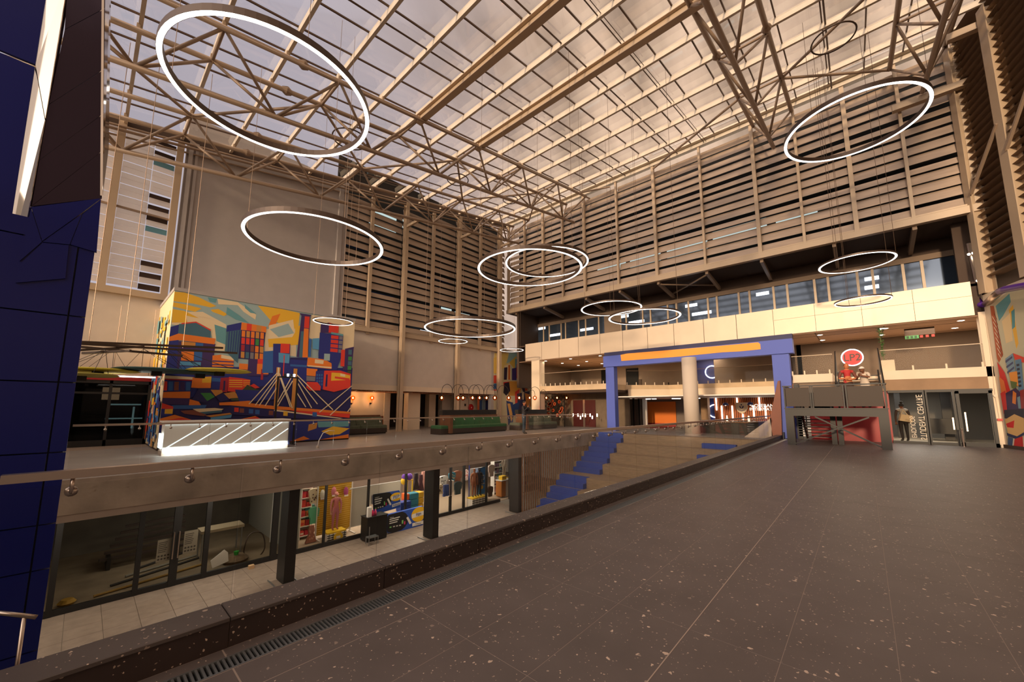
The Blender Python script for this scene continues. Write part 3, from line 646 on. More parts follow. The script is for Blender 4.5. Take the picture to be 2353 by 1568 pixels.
for col, pts in (('ye', [(215, 90), (330, 100), (480, 150), (660, 240), (600, 255), (420, 215), (215, 190)]), ('ye', [(212, 200), (350, 225), (510, 265), (440, 300), (212, 245)]), ('ye', [(205, 270), (330, 290), (480, 365), (400, 350), (340, 335), (360, 410), (200, 410)]),
    ('ye', [(600, 278), (680, 270), (772, 322), (740, 345), (620, 300)]), ('cr', [(670, 165), (880, 200), (1070, 330), (1060, 380), (940, 300), (880, 232), (680, 222)]), ('tl', [(950, 222), (1070, 320), (1010, 310), (955, 262)]), ('tl', [(570, 150), (665, 165), (650, 208), (590, 195)]),
    ('cr', [(450, 340), (610, 372), (560, 362), (440, 335)]), ('ye', [(1085, 235), (1330, 270), (1520, 312), (1500, 480), (1440, 470), (1210, 380)]), ('or_', [(1235, 345), (1320, 318), (1270, 430), (1190, 455)]), ('cr', [(1200, 440), (1450, 380), (1470, 560), (1200, 580)]),
    ('bl', [(1210, 480), (1400, 420), (1460, 520), (1300, 560)]), ('ye', [(1190, 580), (1440, 560), (1500, 460), (1480, 640), (1200, 665)]), ('tl', [(770, 250), (900, 340), (1000, 420), (860, 380), (760, 320)]), ('ye', [(1470, 450), (1530, 440), (1500, 640), (1470, 640)]), ('tl', [(640, 430), (760, 470), (760, 640), (660, 600)])): mp(col, pts)
# ground of dark blue roofs behind everything
mp('nb', [(120, 860), (2080, 880), (2040, 1700), (0, 1700)])
mp('db', [(400, 1180), (1300, 1040), (2060, 1120), (2040, 1420), (100, 1420)])
# left building with gable
mp('nb', [(185, 455), (275, 430), (268, 580), (170, 570)]); mp('te', [(275, 425), (450, 405), (600, 487), (600, 580), (265, 530)]); mp('re', [(300, 415), (450, 400), (602, 482), (600, 496), (450, 412), (300, 427)])
mp('pu', [(165, 590), (650, 630), (615, 900), (130, 900)]); mp('nb', [(165, 600), (270, 590), (250, 900), (130, 900)]); mp('or_', [(172, 556), (270, 523), (650, 575), (640, 635), (268, 590), (165, 600)])
rect('tn', 300, 605, 445, 650, 0.08); rect('mb', 446, 618, 525, 655, 0.08); rect('or_', 300, 705, 430, 800, 0.05); rect('mb', 432, 710, 515, 800, 0.05); rect('lb', 285, 810, 500, 850, 0.04); rect('mb', 280, 860, 420, 920, 0.02)
mp('or_', [(620, 750), (710, 740), (840, 768), (835, 870), (615, 865)]); mp('cr', [(710, 742), (840, 766), (838, 800), (708, 776)]); mp('nb', [(620, 800), (838, 812), (838, 822), (620, 812)]); mp('nb', [(615, 836), (836, 846), (836, 856), (615, 846)])
# dark tower with coloured window columns
mp('nb', [(770, 440), (920, 408), (912, 485), (762, 505)]); mp('or_', [(920, 408), (1172, 452), (1166, 512), (912, 485)])
for k, c in enumerate(('re', 'or_', 'tn', 'or_')): mp(c, [(975 + 50 * k, 418 + 9 * k), (1025 + 50 * k, 427 + 9 * k), (1020 + 50 * k, 500 + 4 * k), (970 + 50 * k, 494 + 4 * k)])
mp('te', [(765, 505), (912, 485), (880, 830), (745, 700)]); mp('db', [(912, 485), (1166, 512), (1130, 800), (885, 780)])
for k in range(5):
    mp('nb', [(790 + 26 * k, 503 - 3 * k), (798 + 26 * k, 502 - 3 * k), (782 + 24 * k, 720), (775 + 24 * k, 720)])
    x = 922 + 48 * k
    for j, c in enumerate((('or_', 're', 'dr', 'tn'), ('tn', 're', 'pu', 'te'), ('or_', 're', 'br', 'gy'), ('tn', 'gr', 'or_', 'tn'), ('or_', 're', 'tn', 'or_'))[k]):
        mp(c, [(x - 3 * j, 492 + 5 * k + 72 * j), (x + 36 - 3 * j, 496 + 5 * k + 72 * j), (x + 33 - 3 * j, 560 + 5 * k + 72 * j), (x - 3 - 3 * j, 556 + 5 * k + 72 * j)])
rect('or_', 895, 830, 985, 890, 0.08); mp('pu', [(990, 785), (1200, 790), (1190, 960), (980, 960)]); rect('re', 1085, 785, 1205, 835, 0.03); rect('or_', 1080, 835, 1200, 940, 0.03); rect('dr', 1120, 890, 1145, 1000, 0.0)
mp('mb', [(1145, 708), (1245, 700), (1245, 930), (1130, 930)]); mp('nb', [(1245, 628), (1420, 630), (1410, 960), (1240, 960)]); rect('re', 1322, 626, 1415, 722, 0.05); mp('lb', [(1300, 720), (1415, 735), (1408, 830), (1300, 820)]); rect('re', 1354, 745, 1364, 960, 0)
# chimney tower
mp('pu', [(1515, 312), (1640, 332), (1625, 350), (1600, 770), (1485, 765), (1535, 340)]); mp('te', [(1530, 500), (1560, 500), (1545, 770), (1510, 770)]); mp('re', [(1570, 345), (1620, 350), (1612, 470), (1562, 465)]); mp('or_', [(1562, 470), (1610, 475), (1600, 770), (1545, 770)])
mp('nb', [(1420, 770), (1600, 770), (1590, 1040), (1400, 1040)]); mp('db', [(1425, 770), (1600, 780), (1598, 800), (1420, 790)]); mp('mb', [(1420, 840), (1590, 850), (1590, 870), (1420, 860)])
mp('or_', [(1600, 770), (1775, 790), (1850, 830), (1845, 890), (1590, 860)]); mp('cr', [(1675, 788), (1765, 800), (1760, 838), (1672, 828)]); mp('cr', [(1600, 850), (1845, 868), (1845, 882), (1600, 862)]); mp('nb', [(1595, 866), (1840, 888), (1840, 900), (1595, 880)]); mp('or_', [(1590, 880), (1700, 890), (1690, 965), (1588, 955)]); mp('gy', [(1588, 960), (1680, 968), (1675, 1015), (1585, 1010)])
# right-hand tower
mp('pu', [(1735, 428), (1820, 410), (1920, 440), (1912, 520), (1730, 515)]); mp('re', [(1820, 412), (1920, 442), (1915, 518), (1815, 512)]); mp('nb', [(1725, 512), (1965, 540), (1950, 745), (1710, 735)]); mp('tl', [(1842, 508), (1965, 530), (1965, 550), (1840, 528)])
for k in range(4): rect('re', 1842 - 3 * k, 540 + 45 * k, 1918 - 3 * k, 575 + 45 * k, 0.1); rect('gy', 1925 - 3 * k, 550 + 45 * k, 1960 - 3 * k, 585 + 45 * k, 0.1)
mp('nb', [(1710, 735), (1950, 745), (1900, 900), (1850, 900), (1845, 830), (1775, 790), (1710, 780)]); rect('bl', 1770, 730, 1830, 800, 0.05); mp('lb', [(1650, 575), (1720, 570), (1715, 690), (1650, 680)]); mp('mb', [(1612, 580), (1640, 580), (1630, 760), (1606, 760)])
mp('pu', [(1985, 680), (2080, 660), (2050, 900), (1960, 900)]); rect('re', 1945, 690, 1985, 860, 0.05); rect('te', 2020, 690, 2055, 740, 0.05)
for k in range(4): rect(('gr', 'te', 'gr', 'dg')[k], 2018 - 3 * k, 760 + 48 * k, 2055 - 3 * k, 800 + 48 * k, 0.05)
# red blocks on the right
mp('re', [(1770, 905), (1935, 905), (2045, 940), (2040, 1080), (1870, 1125), (1755, 1100)]); mp('db', [(1790, 945), (1806, 945), (1800, 1070), (1780, 1070)]); mp('ye', [(1845, 925), (1935, 930), (2035, 955), (2035, 1000), (1840, 1010)]); mp('re', [(1880, 965), (2030, 985), (2030, 1008), (1878, 985)]); mp('cr', [(1935, 935), (1985, 945), (1985, 970), (1935, 960)])
mp('nb', [(1685, 910), (1770, 905), (1755, 1100), (1670, 1080)]); 
for k in range(3):
    for j in range(4): rect('mb', 1690 + 24 * k, 940 + 32 * j, 1706 + 24 * k, 962 + 32 * j, 0)
mp('re', [(1590, 1020), (1700, 1025), (1735, 1070), (1730, 1110), (1620, 1110), (1585, 1080)])
# middle-left blocks
mp('cr', [(130, 955), (420, 972), (440, 1005), (110, 992)]); mp('dr', [(100, 985), (450, 1000), (445, 1012), (100, 1000)])
mp('nb', [(100, 1005), (410, 1015), (390, 1120), (80, 1115)])
for k, c in enumerate(('re', 'mb', 'br', 'pu', 'mb')): rect(c, 108 + 60 * k, 1015 + 2 * k, 155 + 60 * k, 1110, 0.02)
mp('or_', [(80, 1125), (392, 1120), (388, 1190), (70, 1185)]); mp('pu', [(75, 1185), (385, 1190), (375, 1260), (70, 1250)])
mp('or_', [(415, 975), (610, 965), (600, 1095), (400, 1080)]); mp('ye', [(515, 970), (610, 968), (605, 1030), (512, 1030)]); mp('nb', [(612, 975), (705, 980), (700, 1100), (605, 1100)]); mp('mb', [(612, 978), (705, 985), (703, 1020), (612, 1015)])
mp('dr', [(705, 980), (790, 975), (770, 1130), (690, 1120)]); mp('re', [(790, 970), (930, 985), (1010, 1000), (1000, 1060), (900, 1125), (775, 1120)])
for k in range(4): mp('ye', [(792, 1000 + 22 * k), (928, 1002 + 22 * k), (928, 1010 + 22 * k), (790, 1009 + 22 * k)]); mp('ye', [(935, 1004 + 18 * k), (1008, 1006 + 18 * k), (1008, 1012 + 18 * k), (935, 1010 + 18 * k)])
mp('db', [(735, 1010), (752, 1010), (745, 1110), (728, 1110)]); mp('dg', [(915, 1115), (980, 1050), (1030, 1080), (1110, 1110), (1050, 1120)]); mp('re', [(1005, 1060), (1045, 1040), (1105, 1080), (1060, 1090)])
mp('db', [(480, 1085), (600, 1085), (640, 1160), (560, 1240), (400, 1220)]); mp('gr', [(495, 1135), (600, 1135), (645, 1175), (565, 1218)]); mp('tn', [(600, 1102), (715, 1105), (725, 1130), (650, 1170)]); mp('db', [(650, 1170), (735, 1130), (840, 1190), (700, 1230)]); mp('tn', [(735, 1140), (850, 1122), (895, 1185), (790, 1195)]); mp('dg', [(800, 1190), (900, 1185), (900, 1215), (820, 1215)]); mp('or_', [(385, 1200), (480, 1225), (500, 1260), (375, 1265)])
mp('nb', [(850, 1100), (1100, 1110), (1300, 1060), (1270, 1200), (900, 1230)]); mp('mb', [(200, 1262), (560, 1260), (540, 1300), (190, 1300)])
# river bridge deck, lower blocks
mp('or_', [(690, 1235), (1010, 1215), (1000, 1240), (1260, 1270), (2040, 1330), (2035, 1350), (1260, 1305), (800, 1262), (690, 1262)]); mp('db', [(800, 1265), (1260, 1310), (2035, 1400), (2030, 1430), (700, 1350)]); mp('re', [(1400, 1310), (2035, 1352), (2030, 1392), (1560, 1345)]); mp('cr', [(1260, 1305), (1960, 1395), (1930, 1400), (1250, 1320)])
for k, (c, x) in enumerate((('re', 845), ('br', 900), ('mb', 995), ('mb', 1060), ('br', 1200), ('ye', 1350), ('mb', 1650))): rect(c, x, 1285 + 8 * k, x + 45, 1330 + 8 * k, 0.05)
mp('re', [(80, 1240), (215, 1275), (215, 1300), (80, 1300)]); mp('nb', [(80, 1298), (215, 1300), (205, 1370), (75, 1370)]); mp('ye', [(130, 1302), (212, 1300), (208, 1350), (125, 1350)])
mp('cr', [(415, 1300), (640, 1290), (735, 1300), (700, 1320), (480, 1335)]); mp('te', [(470, 1335), (720, 1312), (715, 1335), (480, 1358)]); mp('br', [(290, 1320), (420, 1310), (560, 1360), (530, 1375), (330, 1350)]); mp('tn', [(545, 1370), (800, 1340), (820, 1355), (600, 1385)]); mp('lb', [(600, 1388), (820, 1358), (810, 1390), (600, 1418)])
mp('or_', [(10, 1400), (230, 1360), (400, 1410), (380, 1430), (0, 1445)]); mp('re', [(0, 1430), (300, 1390), (400, 1412), (330, 1440), (0, 1470)]); mp('or_', [(840, 1420), (1060, 1372), (1110, 1400), (1000, 1425)]); mp('re', [(900, 1415), (1080, 1380), (1108, 1402), (1000, 1420)])
# bridge pylons and cables
def cable(x0, y0, x1, y1, w=11, c='cr'):
    dx_, dy_ = x1 - x0, y1 - y0; l = math.hypot(dx_, dy_); nx, ny = -dy_ / l * w / 2, dx_ / l * w / 2
    mp(c, [(x0 + nx, y0 + ny), (x1 + nx, y1 + ny), (x1 - nx, y1 - ny), (x0 - nx, y0 - ny)])
cable(1300, 872, 1268, 1290, 40, 'tn'); cable(1475, 885, 1445, 1300, 38, 'tn'); cable(1300, 872, 1275, 1290, 16)
for (a, b, c_, d) in ((1285, 930, 995, 1250), (1285, 960, 1060, 1262), (1282, 1000, 1100, 1265), (1280, 1080, 1160, 1270), (1310, 935, 1440, 1290), (1310, 960, 1420, 1280), (1440, 960, 1290, 1230), (1445, 1010, 1290, 1270), (1490, 950, 1860, 1310), (1490, 980, 1700, 1250), (1490, 1020, 1640, 1290), (1480, 1120, 1580, 1280), (2060, 1060, 1720, 1335), (2050, 1160, 1830, 1365), (2040, 1290, 2010, 1330)): cable(a, b, c_, d, 10)
# foreground blocks below the desk line, right of the desk
mp('nb', [(1430, 1420), (2040, 1420), (2020, 1700), (1400, 1700)]); mp('tl', [(1700, 1430), (2030, 1425), (2020, 1480), (1710, 1490)]); mp('ye', [(1740, 1530), (1860, 1480), (2030, 1500), (1930, 1560), (1830, 1570)]); mp('or_', [(1420, 1640), (1560, 1580), (1620, 1610), (1500, 1680)]); mp('tn', [(1610, 1460), (1700, 1440), (1690, 1500), (1600, 1530)]); mp('or_', [(1720, 1640), (2020, 1560), (2020, 1620), (1800, 1690)])
mo = mural.build('city_mural', M['art'], None); tag(mo, 'colourful painted city skyline mural with a cable bridge on the back wall block', 'mural'); mo['kind'] = 'thing'
# painted return of the block (its left side)
side = MB(); rr_ = random.Random(5); pal = ['nb', 'db', 'or_', 're', 'ye', 'te', 'mb', 'cr', 'tn', 'pu', 'lb']
side.col = lin(*C['cr']); side.poly([(X0 - 0.001, YM, 0.06), (X0 - 0.001, YB, 0.06), (X0 - 0.001, YB, ZM), (X0 - 0.001, YM, ZM)])
k = 0
for j in range(150):
    zc = rr_.random() ** 1.3 * 4.4 + 0.05; y = YM + rr_.random() * 3.3; w = 0.15 + rr_.random() * 0.5; h = 0.1 + rr_.random() * 0.5
    if zc > 2.6: side.col = lin(*C[rr_.choice(['ye', 'bl', 'cr', 'ye', 'tl'])])
    else: side.col = lin(*C[rr_.choice(pal)])
    k += 1; xx = X0 - 0.001 - 0.0003 * k; y2 = min(y + w, YB); sk = (rr_.random() - 0.5) * 0.2; z2 = min(zc + h, ZM)
    side.poly([(xx, y, zc), (xx, y2, max(0.06, zc + sk * 0.5)), (xx, y2, min(ZM, z2 + sk * 0.5)), (xx, y, z2)])
so = side.build('city_mural_return', M['art'], None); tag(so, 'narrow painted return of the skyline mural, on the side facing the dark shop', 'mural')
# second mural, in the corner by the mezzanine
def wall_mural(name, label, fn, zones, w_px, seed):
    mm = MB(); r = random.Random(seed); lay = 0
    for (col, pts) in zones:
        lay += 1; mm.col = lin(*col); mm.poly([fn(x, y, 0.0004 * lay) for x, y in pts])
    o = mm.build(name, M['art'], None); tag(o, label, 'mural'); return o
bx('corner_wall', M['greywall'], wb, 20.3, 27, YB - 0.02, YB + 0.3, 0, 5.9)
fn = lambda x, y, off: PY(1150 + x / 4.48, 680 + y / 4.48, YB - 0.03 - off)
Zs = [((208, 196, 160), [(-70, 590), (320, 590), (320, 1330), (-70, 1330)]), ((232, 206, 120), [(-60, 590), (80, 590), (80, 740), (-60, 760)]), ((150, 182, 176), [(90, 590), (220, 590), (180, 640), (60, 700)]), ((226, 186, 80), [(90, 690), (160, 620), (180, 700), (150, 760)]),
      ((60, 44, 96), [(225, 610), (320, 600), (310, 790), (225, 790)]), ((120, 160, 170), [(150, 650), (225, 640), (225, 780), (150, 780)]), ((236, 214, 170), [(40, 720), (100, 700), (110, 860), (40, 870)]), ((50, 36, 60), [(38, 740), (72, 735), (66, 865), (35, 865)]), ((206, 60, 44), [(165, 705), (192, 700), (190, 850), (165, 850)]), ((210, 110, 40), [(80, 715), (100, 712), (98, 865), (80, 865)]),
      ((66, 46, 110), [(118, 750), (165, 740), (165, 870), (118, 870)]), ((232, 176, 60), [(200, 800), (318, 800), (318, 850), (200, 850)]), ((226, 190, 90), [(215, 855), (300, 850), (290, 940), (220, 940)]), ((40, 36, 60), [(120, 880), (180, 880), (150, 980), (120, 960)]), ((200, 44, 40), [(30, 890), (120, 880), (110, 970), (40, 990)]), ((214, 150, 60), [(90, 880), (230, 880), (200, 1030), (80, 1030)]),
      ((40, 30, 48), [(40, 900), (90, 890), (100, 980), (60, 1030), (30, 1000)]), ((44, 34, 56), [(225, 880), (265, 870), (270, 960), (240, 1010), (222, 960)]), ((204, 96, 50), [(250, 890), (275, 900), (280, 980), (252, 980)]), ((238, 206, 150), [(60, 1050), (110, 1050), (120, 1110), (60, 1110)]), ((46, 66, 120), [(60, 1080), (130, 1100), (130, 1320), (80, 1330)]), ((222, 170, 96), [(70, 1110), (100, 1110), (130, 1250), (110, 1300)]),
      ((210, 60, 44), [(150, 990), (200, 960), (190, 1100), (150, 1150)]), ((52, 44, 80), [(170, 1010), (300, 980), (300, 1180), (180, 1180)]), ((230, 150, 70), [(250, 1000), (310, 1020), (316, 1140), (270, 1150)]), ((228, 206, 170), [(220, 990), (245, 990), (240, 1070), (225, 1070)]), ((36, 60, 110), [(130, 1120), (200, 1090), (180, 1200), (120, 1260)]),
      ((206, 70, 50), [(-70, 820), (-30, 820), (-30, 900), (-70, 900)]), ((226, 190, 90), [(-70, 640), (-30, 630), (-30, 800), (-70, 800)]), ((60, 100, 150), [(-70, 905), (-30, 905), (-30, 960), (-70, 960)]), ((214, 60, 60), [(-70, 965), (-30, 965), (-30, 1010), (-70, 1010)])]
wall_mural('figure_mural', 'narrow painted mural of figures and towers in the corner behind the benches', fn, Zs, 0, 3)
# painted strips behind the bench (lower mural band)
lm = MB()
for k, (u0, u1, col) in enumerate(((1097, 1102, (210, 110, 60)), (1102, 1108, (60, 84, 130)), (1108, 1116, (150, 170, 180)), (1116, 1122, (48, 52, 110)), (1122, 1131, (236, 200, 90)), (1131, 1138, (232, 180, 60)), (1138, 1146, (206, 60, 50)))):
    a = PY(u0, 912, 21.9); b = PY(u1, 912, 21.9); lm.col = lin(*col); lm.poly([(a.x, 21.9, 0), (b.x, 21.9, 0), (b.x, 21.9, 2.38), (a.x, 21.9, 2.38)])
    if k % 2 == 0: lm.col = lin(222, 70, 56); lm.poly([(a.x, 21.895, 0.6), (b.x, 21.895, 0.6), (b.x, 21.895, 1.3), (a.x, 21.895, 1.0)])
o = lm.build('striped_mural', M['art'], None); tag(o, 'small striped painted wall panel under the bulkhead beside the hose reel', 'mural')
# ================================================================ dark shopfront at the far left
ds = struct('wall_left_shopfront')
bx('back', M['matt_black'], ds, -6, 1.9, 23.5, 23.6, 0, 2.6)
bx('red_band', mat('red sign band', (150, 30, 30), 0.5), ds, -6, 1.72, 20.22, 20.34, 2.36, 2.52)
bx('head', M['black'], ds, -6, 1.72, 20.25, 20.4, 2.24, 2.36); bx('sill', M['black'], ds, -6, 1.72, 20.25, 20.4, 0, 0.22); bx('transom', M['black'], ds, -6, 1.72, 20.27, 20.37, 1.86, 1.93)
for x in (-1.6, -0.35, 0.62, 1.66): bx('mullion', M['black'], ds, x - 0.04, x + 0.04, 20.25, 20.4, 0, 2.4)
M['darkglass'] = glass('dark tinted glass', (0.35, 0.36, 0.36), 0.08)
for a, b in ((-1.56, -0.39), (-0.31, 0.58), (0.66, 1.62)): MB().box(a, b, 20.31, 20.33, 0.22, 2.3).build('glass_pane', M['darkglass'], ds)
for (u, v, w, h, col, st) in ((255, 905, 0.5, 0.5, (0.9, 0.55, 0.3), 0.5), (290, 930, 0.9, 0.06, (0.5, 0.8, 0.8), 0.5), (305, 960, 0.06, 0.9, (0.5, 0.8, 0.8), 0.5), (285, 962, 1.1, 0.05, (0.5, 0.8, 0.8), 0.5)):
    p = PY(u, v, 22.8); o = MB().box(p.x - w / 2, p.x + w / 2, 22.78, 22.82, p.z - h / 2, p.z + h / 2).build('lit_display', emit('dim display', col, st), ds)
bx('floor_strip', mat('pale floor strip', (150, 134, 120), 0.6), ff, -6, 1.7, 18.9, 20.25, 0.0, 0.004)
bx('side_wall', M['beigewall'], ds, -6.2, -6, 11.5, 24, 0, 4.0)
# ================================================================ right facade: fascia, mezzanine, portal
XF = 22.2
fa = struct('wall_right_fascia')
def fx(u, v=760): return PX(u, v, XF).y
fz0, fz1 = 4.88, 6.18
cuts = [1207, 1244, 1284, 1328, 1378, 1430, 1487, 1548, 1617, 1693, 1779]
M['fascia_matt'] = mat('cream fascia board', (206, 188, 168), 0.6)
for k, (a, b) in enumerate(zip(cuts[:-1], cuts[1:])):
    MB().cbox(0, 0.06, fx(b) + 0.012, fx(a) - 0.012, fz0, fz1, 0.0).build('fascia_panel', M['fascia_matt'] if k < 4 else M['fascia'], fa).location = (XF, 0, 0)
for a, b in zip((1779, 1876, 1985, 2107), (1876, 1985, 2107, 2246)):
    for z0_, z1_ in ((fz0, 5.62), (5.63, fz1)): MB().box(XF - 0.02, XF + 0.06, fx(b) + 0.006, fx(a) - 0.006, z0_, z1_).build('fascia_panel', M['fascia'], fa)
bx('fascia_core', M['darkbrown'], fa, XF + 0.06, XF + 0.25, -3.55, 18.85, fz0 + 0.01, fz1 - 0.01)
bx('roof_ledge', M['darkbrown'], fa, XF + 0.06, XW + 0.1, -4.6, 19.6, 6.0, 6.1)
# mezzanine ceiling and rear walls
mz = struct('ceiling_mezzanine')
bx('ceiling_board', M['brown'], mz, XF + 0.06, 30, -4.6, 19.5, fz0 - 0.05, fz0)
for y in (15.2, 12.6, 10.0, 1.4, -0.9): bx('ceiling_groove', M['darkbrown'], mz, XF + 0.1, 29, y - 0.02, y + 0.02, fz0 - 0.056, fz0 - 0.05)
for x in (23.4, 25.6): bx('ceiling_groove', M['darkbrown'], mz, x - 0.02, x + 0.02, -4.4, 19, fz0 - 0.056, fz0 - 0.05)
mw = struct('wall_mezzanine')
bx('rear_wall', M['taupe'], mw, 29.0, 29.2, 2.3, 19.5, 2.9, fz0)
bx('rear_wall_right', mat('dark taupe wall', (96, 80, 66), 0.8), mw, 26.0, 26.2, -4.5, 2.6, 2.9, fz0)
bx('side_wall', M['taupe'], mw, 24, 29, 19.2, 19.4, 0, fz0)
for y in (15.6, 13.4): bx('doorway', M['matt_black'], mw, 28.9, 29.0, y - 0.5, y + 0.5, 2.95, 4.5)
bx('light_wall', mat('grey wall panel', (140, 128, 116), 0.8), mw, 26.0, 28.9, 2.3, 2.5, 2.9, fz0)
bx('near_wall', M['taupe'], mw, 27.6, 27.8, 2.5, PX(1641, 850, 27.6).y, 2.93, fz0)
bx('poster_panel', M['darkbrown'], mw, 28.95, 29.0, PX(1475, 880, 29).y, PX(1466, 880, 29).y, 3.0, 3.6)
# downlights
M['spot'] = emit('warm downlight lens', (1.0, 0.86, 0.66), 14)
dls = [(1254, 830, 'a'), (1292, 835, 'a'), (1311, 825, 'a'), (1348, 831, 'a'), (1379, 818, 'a'), (1329, 840, 'a'), (1383, 836, 'a'), (1241, 840, 'a'), (1280, 845, 'a'), (1884, 770, 'b'), (1890, 782, 'b'), (1898, 791, 'b'), (2026, 755, 'c'), (2034, 755, 'c'), (2026, 770, 'c'), (2026, 781, 'c'), (2208, 737, 'd'), (2194, 754, 'd'), (2181, 768, 'd')]
dlab = {'a': 'round recessed downlight in the mezzanine ceiling left of the blue portal', 'b': 'round recessed downlight in the mezzanine ceiling beside the blue portal pier', 'c': 'round recessed downlight in the mezzanine ceiling above the tall potted plant', 'd': 'round recessed downlight in the mezzanine ceiling at the cream corner pier'}
dme = MB().lathe([(0.09, 0.0), (0.12, -0.012), (0.12, 0.0)], (0, 0, 0), 14).mesh('trim_ring', M['white']); dlm = MB().lathe([(0.088, 0.0), (0.088, -0.008)], (0, 0, 0), 14).mesh('lens', M['spot'])
for k, (u, v, g_) in enumerate(dls):
    p = PZ(u, v, fz0 - 0.052)
    t = thing('downlight', dlab[g_], 'downlight', p, 'mezzanine downlights ' + g_.replace('a', 'left of the portal').replace('b', 'by the portal pier').replace('c', 'over the plant').replace('d', 'by the corner pier') if g_ != 'a' else 'mezzanine downlights left of the portal')
    put('lens', dlm, put('trim_ring', dme, t, p), p)
for (x, y, e) in ((24.5, 15.5, 60), (26.5, 13.5, 60), (24.2, 0.8, 60), (24.0, -2.4, 60), (27.5, 7.5, 60)):
    al = bpy.data.lights.new('mezzanine_glow', 'AREA'); al.energy = e; al.size = 1.6; al.color = (1, 0.80, 0.58)
    ao = bpy.data.objects.new('mezzanine_glow', al); COL.objects.link(ao); ao.location = (x, y, fz0 - 0.12); ao.parent = mz
# mezzanine slabs
ms = struct('floor_mezzanine')
M['slab_edge'] = mat('pale concrete slab edge', (206, 182, 150), 0.8, noise=0.08, nscale=2)
bx('slab_left', M['slab_edge'], ms, XF, 29, 11.9, 17.6, 2.57, 2.93)
bx('slab_mid', M['slab_edge'], ms, 26.5, 29, 2.3, 11.9, 2.62, 2.93)
bx('white_fascia_mid', M['cream'], ms, 26.44, 26.5, 2.5, 9.6, 2.10, 2.64)
p0 = (24.6, 11.7); p1 = (26.44, 9.6)
MB().prism([(p0[0], p0[1], 2.10), (p1[0], p1[1], 2.10), (p1[0], p1[1], 2.64), (p0[0], p0[1], 2.64)], (0.06, 0.06, 0)).build('white_fascia_splay', M['cream'], ms)
MB().prism([(p0[0] + 0.08, p0[1] + 0.08, 2.62), (p1[0] + 0.08, p1[1] + 0.08, 2.62), (26.6, 11.9, 2.62), (24.6, 11.9, 2.62)], (0, 0, 0.31)).build('slab_splay', M['slab_edge'], ms)
bx('slab_right_a', M['cream'], ms, XF, 26.2, PX(1915, 880, XF).y, 2.36, 2.56, 2.93)
bx('slab_right_b', M['cream'], ms, XF, 26.2, -4.5, PX(2030, 870, XF).y, 2.56, 2.93)
bx('slab_right_c', M['cream'], ms, 24.5, 26.2, -0.8, 1.0, 2.56, 2.93)
bx('lintel', mat('raw brown concrete lintel', (150, 122, 96), 0.85, noise=0.15, nscale=1.5, ndet=8), ms, XF + 0.02, XF + 0.3, -3.5, 1.0, 2.10, 2.56)
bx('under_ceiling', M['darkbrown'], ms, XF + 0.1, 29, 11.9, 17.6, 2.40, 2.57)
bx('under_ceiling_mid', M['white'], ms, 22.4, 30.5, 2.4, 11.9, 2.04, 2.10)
# mezzanine balustrades
def mezz_rail(name, label, pts, z0_, z1_, posts):
    t = thing(name, label, 'balustrade', (*pts[0], z0_))
    for (a, b) in zip(pts[:-1], pts[1:]):
        a, b = Vector((*a, 0)), Vector((*b, 0)); n_ = max(1, round((b - a).length / 1.2))
        for i in range(n_):
            q0, q1 = a.lerp(b, i / n_), a.lerp(b, (i + 1) / n_); d = (q1 - q0).normalized() * 0.01
            MB().bar(q0 + d + Vector((0, 0, (z0_ + z1_) / 2)), q1 - d + Vector((0, 0, (z0_ + z1_) / 2)), 0.012, z1_ - z0_ - 0.02).build('glass_pane', M['glass'], t)
        MB().bar((a.x, a.y, z1_), (b.x, b.y, z1_), 0.025, 0.025).build('top_rail', M['steel'], t)
        if posts:
            for i in range(max(1, round((b - a).length / posts)) + 1):
                q = a.lerp(b, min(1, i * posts / (b - a).length)); MB().box(q.x - 0.04, q.x - 0.01, q.y - 0.025, q.y + 0.025, z0_ - 0.05, z0_ + 0.18).build('spigot', M['cream'], t)
    return t
mezz_rail('mezzanine_balustrade', 'glass balustrade on the mezzanine edge left of the blue portal', [(XF + 0.08, 17.3), (XF + 0.08, 12.0)], 2.93, 3.86, 0.42)
mezz_rail('mezzanine_balustrade', 'glass balustrade on the set-back white mezzanine edge behind the round column', [(24.7, 11.8), (26.55, 9.7), (26.55, 3.2)], 2.93, 3.90, 0.62)
mezz_rail('mezzanine_balustrade', 'short glass balustrade between the blue portal and the stair head', [(XF + 0.08, 2.36), (XF + 0.08, PX(1913, 830, XF).y)], 2.93, 3.80, 0.45)
mezz_rail('mezzanine_balustrade', 'glass balustrade right of the stair head, before the white planter', [(XF + 0.08, PX(2025, 830, XF).y), (XF + 0.08, -3.45)], 2.93, 3.80, 0.9)
# piers
en = struct('wall_right_piers')
bx('end_pier', M['cream'], en, XF - 0.02, XF + 0.6, 17.4, 18.14, 0, fz0)
bx('corner_pier', M['cream'], en, XF, XF + 0.4, -4.4, -3.45, 0, fz0 + 0.1)
bx('corner_upstand', M['taupe'], en, XF + 0.05, XF + 0.5, -4.8, -3.9, fz0, 8.9)
